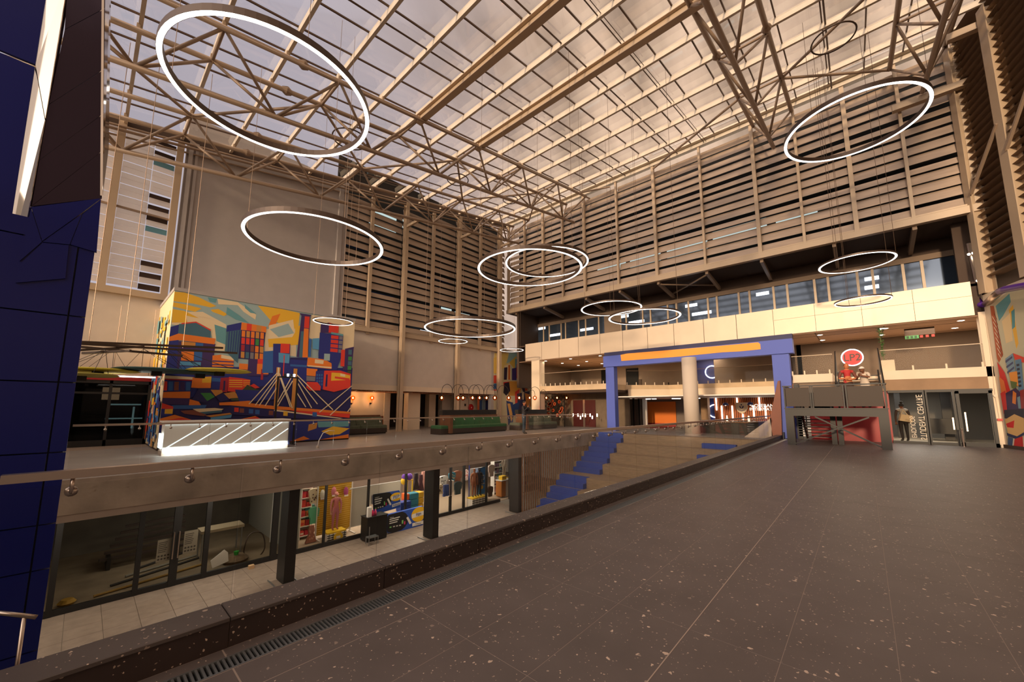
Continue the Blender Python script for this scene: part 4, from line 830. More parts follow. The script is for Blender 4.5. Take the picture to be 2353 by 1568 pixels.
# ---------------------------------------------------------------- blue portal
pt = thing('blue_portal', 'big blue painted portal frame with an orange brush stroke on its beam', 'portal', (21.9, 7.2, 0))
XP = 21.9
py = lambda u, v=900: PX(u, v, XP).y
bx('pier', M['portal'], pt, XP, XP + 0.45, py(1412), py(1393), 0, 3.92)
bx('pier', M['portal'], pt, XP, XP + 0.45, py(1820), py(1780), 0, 3.92)
bx('beam', M['portal'], pt, XP - 0.05, XP + 0.45, py(1822, 800), py(1387, 830), 3.94, 4.62)
bx('beam_recess', M['portal_dk'], pt, XP + 0.1, XP + 0.45, py(1822, 800), py(1387, 830), 4.62, 4.87)  # shade under the fascia is put into this darker blue
br_ = MB(); br_.col = lin(244, 160, 62)
stroke = [(1426, 816), (1440, 813), (1560, 803), (1700, 791), (1742, 787), (1747, 791), (1748, 803), (1700, 808), (1660, 810), (1560, 820), (1428, 830)]
br_.prism([PX(u, v, XP - 0.055) for u, v in stroke], (-0.008, 0, 0)); o = br_.build('orange_stroke', M['art'], pt); tag(o, 'orange paint stroke across the portal beam')
# round white column
rcx, rcy = 21.0, 6.58
o = thing('round_column', 'round off-white plastered column standing inside the blue portal', 'column', (rcx, rcy, 0))
MB().lathe([(0.36, 0), (0.36, 4.0)], (rcx, rcy, 0), 28).build('shaft', mat('off white column plaster', (196, 182, 168), 0.75), o, True)
MB().lathe([(0.39, 0), (0.39, 0.08), (0.36, 0.1)], (rcx, rcy, 0), 28).build('base_ring', M['concrete_light'], o)
# ---------------------------------------------------------------- lobby behind the portal
lb = struct('wall_lobby')
XL = 29.5
ly = lambda u, v=950: PX(u, v, XL).y
M['orange'] = mat('orange lobby wall', (226, 120, 30), 0.6)
bx('rear', mat('grey lobby wall', (120, 108, 100), 0.8), lb, XL + 0.1, XL + 0.2, 2.4, 19.2, 0, 2.1)
bx('orange_panel', M['orange'], lb, XL, XL + 0.08, ly(1553), ly(1487), 0.0, 1.86)
bx('red_plinth', mat('red plinth', (140, 24, 20), 0.5), lb, XL - 0.04, XL + 0.09, ly(1553), ly(1482), 0.0, 0.24)
bx('red_carpet', mat('red carpet', (120, 26, 22), 0.9), ff, 26.5, XL, ly(1560), ly(1500), 0.0, 0.006)
bx('white_post', M['white'], lb, 27.6, 27.75, PX(1481, 950, 27.6).y, PX(1477, 950, 27.6).y, 0, 2.05); bx('white_post', M['white'], lb, 27.6, 27.75, PX(1486, 950, 27.6).y, PX(1482.5, 950, 27.6).y, 0, 2.05)
bx('timber_post', mat('brown timber panel', (150, 118, 84), 0.6, noise=0.1, nscale=3), lb, 27.0, 27.5, PX(1627, 950, 27).y, PX(1611, 950, 27).y, 0, 2.05)
bx('navy_wall', mat('navy lobby wall', (36, 40, 92), 0.6), lb, 28.5, 28.6, PX(1645, 950, 28.5).y - 0.4, PX(1626, 950, 28.5).y + 0.1, 0, 2.05)
for u in (1428, 1442, 1456, 1469): bx('shop_mullion', M['black'], lb, 27.0, 27.1, PX(u + 2, 950, 27).y, PX(u - 2, 950, 27).y, 0, 2.1)
for a, b in ((1424, 1428), (1428, 1442), (1442, 1456), (1456, 1469)): bx('shop_glass', M['shopglass'], lb, 27.04, 27.06, PX(b, 950, 27).y, PX(a, 950, 27).y, 0, 2.1)
M['tubelight'] = emit('white tube', (1.0, 0.9, 0.78), 4.5)
for (u0, u1, v) in ((1590, 1610, 914), (1545, 1563, 916), (1485, 1494, 916), (1499, 1507, 916), (1421, 1432, 913)):
    a = PX(u0, v, 27.2); b = PX(u1, v, 27.2); MB().box(27.1, 27.3, b.y, a.y, 2.0, 2.04).build('ceiling_tube', M['tubelight'], lb)
# neon ring on the navy wall (seen as a crescent) and its twin on the mezzanine
def neon(label, x, u, v, r):
    p = PX(u, v, x)
    t = thing('neon_ring', label, 'neon light', (x, p.y, p.z - r))
    MB().tube([(x, p.y + r * math.cos(k * 0.2618), p.z + r * math.sin(k * 0.2618)) for k in range(24)], 0.03, 6, True).build('tube', M['neon'], t, True)
    MB().lathe([(r - 0.05, 0.05), (r - 0.05, 0.08)], (x, p.y, p.z), 24, 'x').build('disc', M['portal_dk'], t)
M['neon'] = emit('white neon', (0.85, 0.90, 1.0), 5)
neon('white neon ring on the navy lobby wall behind the slatted reception', 28.35, 1643, 945, 0.42)
bx('navy_panel', MATS['navy lobby wall'], mw, 28.8, 28.95, PX(1641, 860, 28.8).y, PX(1588, 860, 28.8).y, 2.95, fz0)
neon('white neon ring upstairs on the navy mezzanine wall', 28.7, 1636, 855, 0.42)
# slatted timber reception wall with light tubes, shield and lettering
sw = struct('wall_reception')
XS = 27.6
sy = lambda u, v=940: PX(u, v, XS).y
bx('backing', mat('dark timber backing', (70, 34, 18), 0.7), sw, XS + 0.04, XS + 0.1, sy(1800), sy(1643), 0, 2.05)
M['slat'] = mat('orange brown timber slat', (176, 92, 42), 0.55, noise=0.12, nscale=5)
y = sy(1643); k = 0
sme = MB().box(0, 0.04, -0.03, 0.03, 0, 2.0).mesh('slat', M['slat'])
while y > sy(1800): put('slat', sme, sw, (XS, y, 0.02)); y -= 0.105
for k, (u, v0, v1) in enumerate(((1645, 915, 943), (1658, 933, 964), (1682, 933, 962), (1693, 915, 928), (1707, 952, 965), (1731, 933, 958), (1744, 914, 944), (1758, 933, 962))):
    a = PX(u, v0, XS - 0.06); b = PX(u, v1, XS - 0.06)
    o = MB().box(XS - 0.08, XS - 0.03, a.y - 0.035, a.y + 0.035, b.z, a.z).build('tube_light', M['tubelight'], None)
    tag(o, ORD[k] + ' short vertical tube light on the slatted wall, counted from the navy wall', 'tube light', 'tube lights on the slatted wall')
c_ = PX(1704, 938, XS - 0.1); sh = MB(); sh.col = lin(226, 206, 176)
sh.prism([(c_.x, c_.y + dy_, c_.z + dz_) for dy_, dz_ in ((-0.33, 0.34), (0.33, 0.34), (0.31, -0.05), (0.2, -0.24), (0, -0.36), (-0.2, -0.24), (-0.31, -0.05))], (0.05, 0, 0))
t = thing('crest_shield', 'pale shield crest with a blue leaf emblem on the slatted wall', 'shield sign', c_)
sh.build('plate', M['art'], t); em = MB(); em.col = lin(44, 44, 96)
em.prism([(c_.x - 0.002, c_.y + dy_, c_.z + dz_) for dy_, dz_ in ((0.0, -0.05), (0.10, 0.02), (0.13, 0.14), (0.05, 0.10))], (-0.004, 0, 0)); em.prism([(c_.x - 0.002, c_.y + dy_, c_.z + dz_) for dy_, dz_ in ((0.0, -0.05), (-0.05, 0.10), (-0.13, 0.14), (-0.10, 0.02))], (-0.004, 0, 0)); em.lathe([(0.04, -0.006), (0.04, -0.002)], (c_.x, c_.y, c_.z + 0.2), 10, 'x')
em.prism([(c_.x - 0.002, c_.y + dy_, c_.z + dz_) for dy_, dz_ in ((0.2, -0.1), (0.0, -0.16), (-0.2, -0.1), (-0.2, -0.13), (0, -0.2), (0.2, -0.13))], (-0.004, 0, 0)); em.build('emblem', M['art'], t)
def text_obj(name, body, size, m, loc, rot, parent=None, align='CENTER', ext=0.006, sx=1.0):
    cu = bpy.data.curves.new(name, 'FONT'); cu.body = body; cu.size = size; cu.extrude = ext; cu.align_x = align; cu.align_y = 'CENTER'
    o = bpy.data.objects.new(name, cu); COL.objects.link(o); dg = bpy.context.evaluated_depsgraph_get(); dg.update()
    me = bpy.data.meshes.new_from_object(o.evaluated_get(dg)); bpy.data.objects.remove(o)
    me.materials.clear(); me.materials.append(m)
    o = bpy.data.objects.new(name, me); COL.objects.link(o)
    Rm = rot if isinstance(rot, Matrix) else Matrix(((1, 0, 0), (0, 1, 0), (0, 0, 1)))
    me.transform(Matrix.Diagonal((sx, 1, 1, 1))); me.transform(Rm.to_4x4()); me.transform(Matrix.Translation(Vector(loc) - Vector((0, 0, 0))))
    if parent: o.parent = parent; o.location = -base_of(parent)
    return o
FACE_MX = Matrix(((0, 0, -1), (-1, 0, 0), (0, 1, 0)))       # text read by someone looking along +X
FACE_MY = Matrix(((1, 0, 0), (0, 0, -1), (0, 1, 0)))        # text read by someone looking along +Y
M['sign_white'] = emit('lit sign letter', (1.0, 0.9, 0.75), 1.2)
t = thing('wall_lettering', 'two lines of raised pale letters on the slatted reception wall', 'sign', PX(1750, 935, XS))
p = PX(1726, 933, XS - 0.04); q = PX(1722, 941, XS - 0.04)
text_obj('lettering_line', 'ROSEBANK', 0.27, M['sign_white'], (XS - 0.05, p.y, p.z), FACE_MX, t, 'LEFT'); text_obj('lettering_line', 'INTERNATIONAL', 0.25, M['sign_white'], (XS - 0.05, q.y, q.z), FACE_MX, t, 'LEFT')
for u, v, lab in ((1667, 929, 'blue dome pendant lamp left of the shield crest'), (1724, 928, 'blue dome pendant lamp in front of the raised lettering')):
    p = PX(u, v, 26.0); t = thing('pendant_lamp', lab, 'pendant lamp', p, 'blue dome pendants')
    MB().lathe([(0.17, -0.08), (0.16, -0.02), (0.11, 0.06), (0.03, 0.10)], p, 18).build('shade', mat('blue enamel shade', (70, 82, 150), 0.4) if 'blue enamel shade' not in MATS else MATS['blue enamel shade'], t, True)
    MB().lathe([(0.03, -0.06), (0.04, -0.08), (0.02, -0.1)], p, 10).build('bulb', M['tubelight'], t); MB().tube([(p.x, p.y, p.z + 0.1), (p.x, p.y, 2.04)], 0.006, 4).build('cord', M['black'], t)
# reception counter (dark, wedge shaped) and concrete stair wall, timber end panel
t = thing('reception_counter', 'low dark angled counter on the landing before the slatted wall', 'counter', (24.5, 5.6, 0))
MB().prism([(23.6, 7.35, 0), (25.4, 7.6, 0), (25.6, 4.1, 0), (23.2, 4.6, 0)], (0, 0, 0.62)).build('body', mat('dark slatted counter', (46, 38, 30), 0.6, noise=0.2, nscale=20, stretch=(1, 1, 6)), t)
MB().prism([(23.5, 7.45, 0.62), (25.5, 7.7, 0.62), (25.7, 4.0, 0.62), (23.1, 4.5, 0.62)], (0, 0, 0.05)).build('top', mat('timber counter top', (120, 84, 54), 0.4), t)
for u in (1671, 1721): 
    p = PX(u, 968, 24.6); o = MB().lathe([(0.05, 0), (0.05, 0.16), (0.02, 0.2), (0.04, 0.28), (0.01, 0.3)], (p.x, p.y, 0.67), 10).build('table_lamp', emit('amber lamp', (1.0, 0.7, 0.4), 3), None); tag(o, 'tiny glowing amber lamp standing on the dark counter', 'lamp', 'lamps on the dark counter')
cw = struct('wall_stair_side')
MB().prism([(21.5, 4.4, 0.0), (21.5, 3.28, 0.0), (21.5, 3.24, 0.95)], (0.25, 0, 0)).build('concrete_cheek', M['concrete_light'], cw)
t = thing('timber_end_panel', 'tall sloping red-brown timber panel at the end of the glass balustrade', 'panel', (21.5, 3.0, 0))
MB().prism([PX(u, v, 21.5) for u, v in ((1777, 1010), (1769, 962), (1787, 876), (1792, 875), (1797, 1002))], (0.22, 0, 0)).build('panel', mat('red brown plywood', (112, 54, 30), 0.5, noise=0.1, nscale=2), t)
bx('edge_strip', M['black'], t, 21.45, 21.75, 2.8, 2.84, 0, 0.3)
# wall behind the stair platform: blue and orange piers, red wall, white slats
st = struct('wall_student_centre')
bx('blue_panel', MATS['gloss navy cladding'], st, XF, XF + 0.1, PX(1832, 990, XF).y, PX(1797, 990, XF).y, 0, 0.95)
bx('orange_panel', mat('brown orange panel', (176, 96, 40), 0.6), st, XF + 0.02, XF + 0.1, PX(1832, 990, XF).y, PX(1797, 990, XF).y, 0.95, 2.5)
bx('dark_panel', M['black'], st, XF, XF + 0.1, PX(1845, 990, XF).y, PX(1832, 990, XF).y, 0, 2.5)
for k in range(10): bx('white_slat', M['white'], st, XF, XF + 0.08, PX(1864, 990, XF).y, PX(1836, 990, XF).y, 0.12 + 0.11 * k, 0.19 + 0.11 * k)
M['redwall'] = mat('red painted wall', (150, 16, 22), 0.45, noise=0.1, nscale=1)
bx('red_wall', M['redwall'], st, XF + 0.12, XF + 0.2, PX(2048, 960, XF).y, PX(1860, 960, XF).y, 0, 2.1)
bx('upper_wall', M['taupe'], st, XF + 0.12, XF + 0.3, 1.0, 2.6, 1.3, 2.56)
# glazed student centre entrance
ew = struct('window_1')
ey = lambda u, v=960: PX(u, v, XF).y
bx('head_frame', M['black'], ew, XF - 0.03, XF + 0.08, ey(2290), ey(2046), 2.02, 2.12); bx('sill_frame', M['black'], ew, XF - 0.03, XF + 0.08, ey(2290), ey(2046), 0.0, 0.10)
for u in (2129, 2133, 2197): bx('mullion', M['black'], ew, XF - 0.04, XF + 0.08, ey(u + 3), ey(u - 3), 0, 2.1)
bx('glass_pane', M['shopglass'], ew, XF + 0.02, XF + 0.035, ey(2128), ey(2048), 0.1, 2.05); bx('glass_pane', M['shopglass'], ew, XF + 0.02, XF + 0.035, ey(2195), ey(2136), 0.1, 2.05)
dr1 = struct('door_1')
for (a, b) in ((2202, 2288),):
    for args in ((ey(b), ey(b) + 0.09, 0, 2.05), (ey(a) - 0.09, ey(a), 0, 2.05)): bx('stile', M['black'], dr1, XF - 0.05, XF + 0.06, *args)
    bx('rail', M['black'], dr1, XF - 0.05, XF + 0.06, ey(b), ey(a), 0, 0.14); bx('rail', M['black'], dr1, XF - 0.05, XF + 0.06, ey(b), ey(a), 1.95, 2.05)
    bx('glass_pane', M['shopglass'], dr1, XF, XF + 0.012, ey(b) + 0.09, ey(a) - 0.09, 0.14, 1.95)
    MB().box(XF - 0.12, XF - 0.09, ey(a) - 0.19, ey(a) - 0.15, 0.55, 1.25).box(XF - 0.12, XF - 0.04, ey(a) - 0.18, ey(a) - 0.16, 0.6, 0.62).box(XF - 0.12, XF - 0.04, ey(a) - 0.18, ey(a) - 0.16, 1.18, 1.2).build('pull_handle', M['inox'], dr1)
MB().box(XF - 0.12, XF - 0.09, ey(2190), ey(2190) + 0.04, 0.6, 1.05).build('pull_handle', M['inox'], ew)
# interior of the student centre
ir = struct('room_student_centre')
bx('floor_slab', mat('pale corridor floor', (150, 138, 120), 0.4), ir, XF + 0.1, 27.5, -4.5, 1.5, -0.1, 0.0)
bx('rear_wall', mat('grey corridor wall', (110, 106, 100), 0.7), ir, 27.4, 27.5, -4.5, 2.2, 0, 2.5)
bx('ceiling_board', M['taupe'], ir, XF + 0.3, 27.5, -4.5, 2.2, 2.30, 2.36)
bx('counter', mat('olive counter', (176, 156, 100), 0.6), ir, 25.5, 25.9, -0.9, 1.2, 0, 0.75)
bx('side_wall', M['taupe'], ir, XF + 0.3, 27.5, -4.6, -4.5, 0, 2.5)
bx('dark_desk', M['black'], ir, 25.0, 25.6, -3.0, -1.9, 0.3, 0.95)
for (y0, y1) in ((-2.9, -2.6), (-1.3, -1.1), (0.2, 0.35)): bx('inner_mullion', M['black'], ir, 26.2, 26.3, y0, y1, 0, 2.3)
for (x, y) in ((24.0, -1.0), (25.4, -1.4), (24.2, -2.6), (25.8, 0.6)):
    MB().box(x - 0.3, x + 0.3, y - 0.12, y + 0.12, 2.27, 2.30).build('ceiling_panel_light', M['lamp_cool'], ir)
al = bpy.data.lights.new('corridor_lamp', 'AREA'); al.energy = 90; al.size = 2.0; al.color = (1, 0.93, 0.82); ao = bpy.data.objects.new('corridor_lamp', al); COL.objects.link(ao); ao.location = (24.6, -1.5, 2.25); ao.parent = ir
# lettering on the glass, seen from behind: mirrored and running upwards
M['vinyl'] = mat('white window vinyl', (226, 214, 196), 0.7)
GM = Matrix(((0, 0, -1), (0, -1, 0), (1, 0, 0)))            # baseline up, letters mirrored
t = thing('window_lettering', 'white mirrored vinyl lettering running up the student centre glass', 'sign', (XF + 0.01, ey(2110), 0.1))
text_obj('lettering_line', 'STUDENT CENTRE', 0.245, M['vinyl'], (XF + 0.012, ey(2118, 970), 1.05), Matrix(((0, 0, -1), (0, -1, 0), (1, 0, 0))), t, sx=0.86, ext=0.001); text_obj('lettering_line', 'EMDUCOS', 0.20, M['vinyl'], (XF + 0.012, ey(2098, 980), 0.66), Matrix(((0, 0, -1), (0, -1, 0), (1, 0, 0))), t, sx=0.9, ext=0.001)
# round red neon sign upstairs
p = PX(1958, 822, 24.0); t = thing('round_neon_sign', 'round red sign with black letters and white neon rim above the stair', 'sign', p)
MB().lathe([(0.36, 0), (0.36, 0.05)], p, 32, 'x').build('disc', mat('red sign face', (190, 22, 26), 0.5), t)
MB().tube([(p.x - 0.02, p.y + 0.38 * math.cos(k * 0.19635), p.z + 0.38 * math.sin(k * 0.19635)) for k in range(32)], 0.022, 6, True).build('neon_rim', M['neon'], t, True)
text_obj('letters', 'LP2', 0.46, M['black'], (p.x - 0.012, p.y, p.z - 0.01), FACE_MX, t, sx=0.92)
MB().bar((p.x + 0.05, p.y, p.z), (26.0, p.y, p.z), 0.04, 0.04).build('bracket', M['black'], t)
for (u, v, s_, wd) in ((1880, 826, 0.10, 'LP2'), (1888, 835, 0.09, 'WHERE IDEAS MEET'), (1888, 842, 0.08, 'EXPERIENCE CENTRE')):
    pass
# planter with a tall plant, exit sign
p = PX(2041, 845, 22.9); t = thing('planter', 'square off-white planter with a tall thin green plant on the mezzanine', 'potted plant', (22.9, p.y, 2.93))
bx('tub', M['cream'], t, 22.65, 23.05, p.y - 0.2, p.y + 0.2, 2.93, 3.42)
MB().tube([(22.85, p.y + 0.1, 3.4), (22.87, p.y + 0.12, 4.0), (22.85, p.y + 0.16, 4.7)], 0.015, 6).build('stem', mat('plant stem', (90, 100, 50), 0.7), t)
g = MB(); r_ = random.Random(4)
for k in range(90):
    a = r_.random() * 6.28; z = 3.5 + r_.random() * 1.3; d = Vector((math.cos(a), math.sin(a), 0.5)) * (0.07 + 0.12 * r_.random()); c = Vector((22.86, p.y + 0.12, z)); s_ = Vector((-d.y, d.x, 0)) * 0.3
    g.add([c, c + d * 0.5 + s_, c + d, c + d * 0.5 - s_], [(0, 1, 2, 3)])
o = g.build('leaves', mat('glossy green leaf', (62, 108, 48), 0.4), t); o['kind'] = 'stuff'
p = PX(2110, 774, 23.8); t = thing('exit_sign', 'green and red running-man exit sign hanging from the mezzanine ceiling', 'sign', (23.8, p.y, p.z))
sg = MB(); sg.col = lin(60, 120, 70); sg.box(23.8, 23.82, p.y - 0.02, p.y + 0.4, p.z - 0.07, p.z + 0.07); sg.col = lin(30, 60, 36)
for k in range(3): sg.box(23.795, 23.8, p.y + 0.04 + 0.12 * k, p.y + 0.11 + 0.12 * k, p.z - 0.05, p.z + 0.05)
sg.col = lin(150, 40, 34)
for k in range(3): sg.box(23.795, 23.815, p.y - 0.14 - 0.17 * k, p.y - 0.05 - 0.17 * k, p.z - 0.05, p.z + 0.05)
sg.build('panel', M['art'], t); MB().box(23.8, 23.82, p.y - 0.5, p.y + 0.4, p.z + 0.07, fz0 - 0.05).build('hanger', M['darkbrown'], t)
# under the left mezzanine: dark rear wall, red-lit doors, lattice screen
ul = struct('wall_under_mezzanine')
bx('rear', mat('brown concrete rear wall', (110, 94, 76), 0.85, noise=0.15, nscale=1.5), ul, 25.0, 25.2, 11.9, 19.3, 0, 2.57)
for (a, b) in ((1318, 1341), (1345, 1369)):
    bx('red_door', mat('dark red door', (70, 14, 12), 0.4) if 'dark red door' not in MATS else MATS['dark red door'], ul, 24.96, 25.0, PX(b, 950, 25).y, PX(a, 950, 25).y, 0, 1.95)
bx('door_post', M['inox'], ul, 24.93, 25.0, PX(1345, 950, 25).y, PX(1341, 950, 25).y, 0, 1.98)
t = thing('lattice_screen', 'diamond lattice screen with orange tiles behind the arc lamps', 'screen', (24.0, 16.2, 0))
lat0, lat1 = PX(1296, 930, 24.0), PX(1245, 930, 24.0)
y = lat0.y; n = 0
for k in range(-5, 10):
    for s in (1, -1):
        pts = []
        y0 = lat0.y + 0.32 * k
        for zz in (0.45, 2.25):
            pts.append((24.0, y0 + (zz - 0.45) * s + (0 if s > 0 else 1.8), zz))
        a, b = Vector(pts[0]), Vector(pts[1])
        lo, hi = lat0.y, lat1.y
        t0, t1 = 0.0, 1.0; d = b.y - a.y
        f0, f1 = (lo - a.y) / d, (hi - a.y) / d; f0, f1 = min(f0, f1), max(f0, f1); t0, t1 = max(t0, f0), min(t1, f1)
        if t1 - t0 > 0.05: MB().bar(a.lerp(b, t0), a.lerp(b, t1), 0.03, 0.03).build('bar', M['black'], t)
r_ = random.Random(9); om = mat('terracotta hexagon', (206, 92, 48), 0.5)
for k in range(14):
    yy = lat0.y + 0.15 + r_.random() * (lat1.y - lat0.y - 0.3); zz = 0.7 + r_.random() * 1.3
    MB().lathe([(0.13, 0), (0.13, 0.06), (0.07, 0.06), (0.07, 0.0)], (23.94, yy, zz), 6, 'x').build('tile', om, t)
MB().box(23.97, 24.03, lat0.y - 0.05, lat0.y, 0, 2.3).box(23.97, 24.03, lat1.y, lat1.y + 0.05, 0, 2.3).build('frame', M['black'], t)
# ================================================================ steel stair with half landing
def diag(b, p0, p1, w, h): return b.bar(p0, p1, w, h)
stt = thing('steel_stair', 'black steel stair with mesh-sided half landing before the red wall', 'stair', (18.45, 0.85, 0))
XA, XB_, YL, YR, ZD = 18.45, 19.9, 2.30, -0.60, 1.38
M['stairblk'] = mat('charcoal stair steel', (30, 27, 25), 0.5)
bx('landing_beam', M['stairblk'], stt, XA - 0.04, XA + 0.1, YR, YL, 1.10, 1.36)
bx('landing_deck', M['stairblk'], stt, XA - 0.06, XB_, YR - 0.02, YL + 0.02, 1.36, 1.40)
for y in (YL - 0.13, YR + 0.13): bx('leg', M['stairblk'], stt, XA - 0.06, XA + 0.14, y - 0.13, y + 0.13, 0, 1.10)
for y in (0.95, 0.75): bx('leg', M['stairblk'], stt, XB_ - 0.2, XB_, y - 0.08, y + 0.08, 0, 1.36)
MB().bar((XA, YL - 0.2, 0.03), (XA, YR + 0.5, 1.08), 0.05, 0.11, (1, 0, 0)).build('cross_brace', M['stairblk'], stt)
MB().bar((XA + 0.06, YR + 0.2, 0.03), (XA + 0.06, YL - 0.9, 1.08), 0.05, 0.11, (1, 0, 0)).build('cross_brace', M['stairblk'], stt)
M['mesh'] = mat('perforated mesh panel', (58, 48, 41), 0.6, metal=0.2)
cutsy = [YL - 0.06, 1.50, 1.42, 0.52, 0.44, YR + 0.08]
for a, b in ((YL - 0.06, 1.50), (1.38, 0.55), (0.41, YR + 0.08)): bx('mesh_panel', M['mesh'], stt, XA, XA + 0.012, b, a, 1.46, 2.18)
for y in (YL - 0.02, 1.47, 1.41, 0.52, 0.44, YR + 0.03): bx('post', M['stairblk'], stt, XA - 0.02, XA + 0.03, y - 0.022, y + 0.022, 1.36, 2.26)
bx('top_rail', M['stairblk'], stt, XA - 0.03, XA + 0.04, YR - 0.03, YL + 0.03, 2.22, 2.26)
for y in (YL, YR):
    bx('mesh_panel', M['mesh'], stt, XA + 0.05, XB_, y - 0.006, y + 0.006, 1.46, 2.18); bx('top_rail', M['stairblk'], stt, XA, XB_, y - 0.03, y + 0.03, 2.22, 2.26)
# lower flight (floor -> landing), climbing towards the camera, and upper flight to the mezzanine
def flight(y0, y1, x0, z0_, x1, z1_, n, rails):
    for s in (y0, y1): MB().bar((x0, s, z0_ - 0.02), (x1, s, z1_ - 0.05), 0.05, 0.26).build('stringer', M['stairblk'], stt)
    for k in range(1, n):
        f = k / n; x = x0 + (x1 - x0) * f; z = z0_ + (z1_ - z0_) * f
        MB().box(x - 0.14, x + 0.14, y0, y1, z - 0.03, z).build('tread', M['stairblk'], stt)
    for s in rails:
        MB().bar((x0, s, z0_ + 0.95), (x1, s, z1_ + 0.95), 0.04, 0.05).build('handrail', M['stairblk'], stt)
        for f in (0.05, 0.5, 0.95): MB().bar((x0 + (x1 - x0) * f, s, z0_ + (z1_ - z0_) * f), (x0 + (x1 - x0) * f, s, z0_ + (z1_ - z0_) * f + 0.95), 0.04, 0.04).build('post', M['stairblk'], stt)
flight(0.98, 1.95, 21.7, 0.02, XB_, 1.40, 9, (1.95,))
flight(-0.55, 0.72, XB_, 1.40, 22.15, 2.93, 9, (-0.62, 0.76))
# ================================================================ bleachers with blue steps
bl = thing('timber_bleachers', 'wide timber stepped seating climbing from the lower floor to the landing', 'bleachers', (15, 7.3, ZL))
nos = [15.10, 15.87, 17.38, 18.15, 18.9, 19.7, 20.4]; zr = [ZL + 0.457 * (k + 1) for k in range(7)]
M['timber'] = mat('grey brown timber decking', (150, 126, 98), 0.6, noise=0.16, nscale=3, ndet=8, stretch=(6, 1, 6))
bxs = [14.35] + nos[:-1]
for k in range(7):
    x0 = bxs[k]; x1 = bxs[k + 1] if k < 6 else 20.4
    MB().cbox(x0, 20.4, GY + 0.05, YF - 0.1, zr[k] - 0.457, zr[k] - (0.0 if k < 6 else 0.002), 0.008).build('bench_step', M['timber'], bl)
M['bluestep'] = mat('blue carpet step', (54, 78, 158), 0.85, noise=0.06, nscale=30)
for k in range(7):
    x0 = bxs[k]
    if x0 is None: continue
    ztop = zr[k]; zb_ = ztop - 0.457
    MB().cbox(x0 - 0.30, x0 - 0.001, YF - 1.75, YF - 0.25, zb_, zb_ + 0.23, 0.006).build('blue_step', M['bluestep'], bl)
    MB().cbox(x0 - 0.001, x0 + 0.30, YF - 1.75, YF - 0.25, ztop, ztop + 0.02, 0.004).build('blue_step', M['bluestep'], bl)
    MB().cbox(x0 - 0.012, x0 - 0.001, YF - 1.75, YF - 0.25, zb_ + 0.23, ztop, 0.001).build('blue_step', M['bluestep'], bl)
for k in range(7):
    x0 = bxs[k]; ztop = zr[k]
    MB().cbox(x0 - 0.30, x0 - 0.001, GY + 1.2, GY + 2.6, ztop - 0.457, ztop - 0.23, 0.006).build('blue_step', M['bluestep'], bl)
# slat screen beside the bleachers under the slab edge
ss = thing('slat_screen', 'screen of upright timber slats under the slab edge beside the bleachers', 'screen', (15, YF, ZL))
M['slat2'] = mat('brown timber batten', (138, 96, 62), 0.6, noise=0.15, nscale=6)
sl_me = {}
for k in range(44):
    x = 13.35 + 0.155 * k
    if x > 20.0: break
    MB().box(x, x + 0.045, YF - 0.02, YF + 0.02, ZL, -0.661).build('slat', M['slat2'], ss)
# black columns on the lower floor
for u, lab in ((660, 'black boxed column in front of the vacant shop and the golden mesh window'), (988, 'black boxed column between the blue promotional banner and the open shop doors'), (1184, 'black boxed column by the glass display nearest the timber slats')):
    p = PY(u, 1250, YF + 0.35); t = thing('black_column', lab, 'column', (p.x, p.y, ZL), 'black columns on the lower concourse')
    MB().box(p.x - 0.13, p.x + 0.13, YF + 0.05, YF + 0.60, ZL + 0.02, -0.80).build('shaft', M['black'], t)
    f_ = MB()
    for args in ((p.x - 0.32, p.x + 0.22, YF - 0.02, YF + 0.0), (p.x - 0.32, p.x - 0.30, YF - 0.02, YF + 0.66), (p.x + 0.20, p.x + 0.22, YF - 0.02, YF + 0.66)): f_.box(*args, ZL, ZL + 0.03)
    f_.build('base_frame', M['inox_dk'], t)
# ================================================================ folded metal side wall, columns, mural, purple pipe
sdw = struct('wall_side')
A0, A1 = Vector((22.2, -3.62, 0)), Vector((19.4, -4.42, 0)); dv = (A1 - A0).normalized(); nv = Vector((-dv.y, dv.x, 0)); nv = nv if nv.y < 0 else -nv
def SW(u, v, off=0.0):
    d = ray(u, v); n_ = nv; tt = ((A0 + nv * (-off)) - CAM).dot(n_) / d.dot(n_); return CAM + d * tt
def sprism(s0, s1, z0_, z1_, th, off=0.0):
    a, b = A0 + dv * s0 - nv * off, A0 + dv * s1 - nv * off
    return MB().prism([(a.x, a.y, z0_), (b.x, b.y, z0_), (b.x, b.y, z1_), (a.x, a.y, z1_)], nv * th)
sprism(0, 31, 0, 5.6, 0.3).build('plaster', M['cream'], sdw)
sprism(0, 31, 0, 0.12, 0.05, 0.05).build('skirting', M['darkbrown'], sdw)
sprism(0, 31, 5.6, 17, 0.1, -0.9).build('dark_backing', mat('brown side backing', (150, 124, 100), 0.8), sdw)
fm = mat('folded bronze sheet', (140, 118, 98), 0.5, metal=0.2)
z = 6.2
while z < 16.2:                                         # folded sawtooth cladding
    a, b = A0 + dv * 0.35 + nv * 0.35, A0 + dv * 6.0 + nv * 0.35
    MB().prism([(a.x, a.y, z), (a.x - nv.x * 0.32, a.y - nv.y * 0.32, z + 0.05), (a.x, a.y, z + 0.27)], b - a).build('fold', fm, sdw)
    z += 0.29
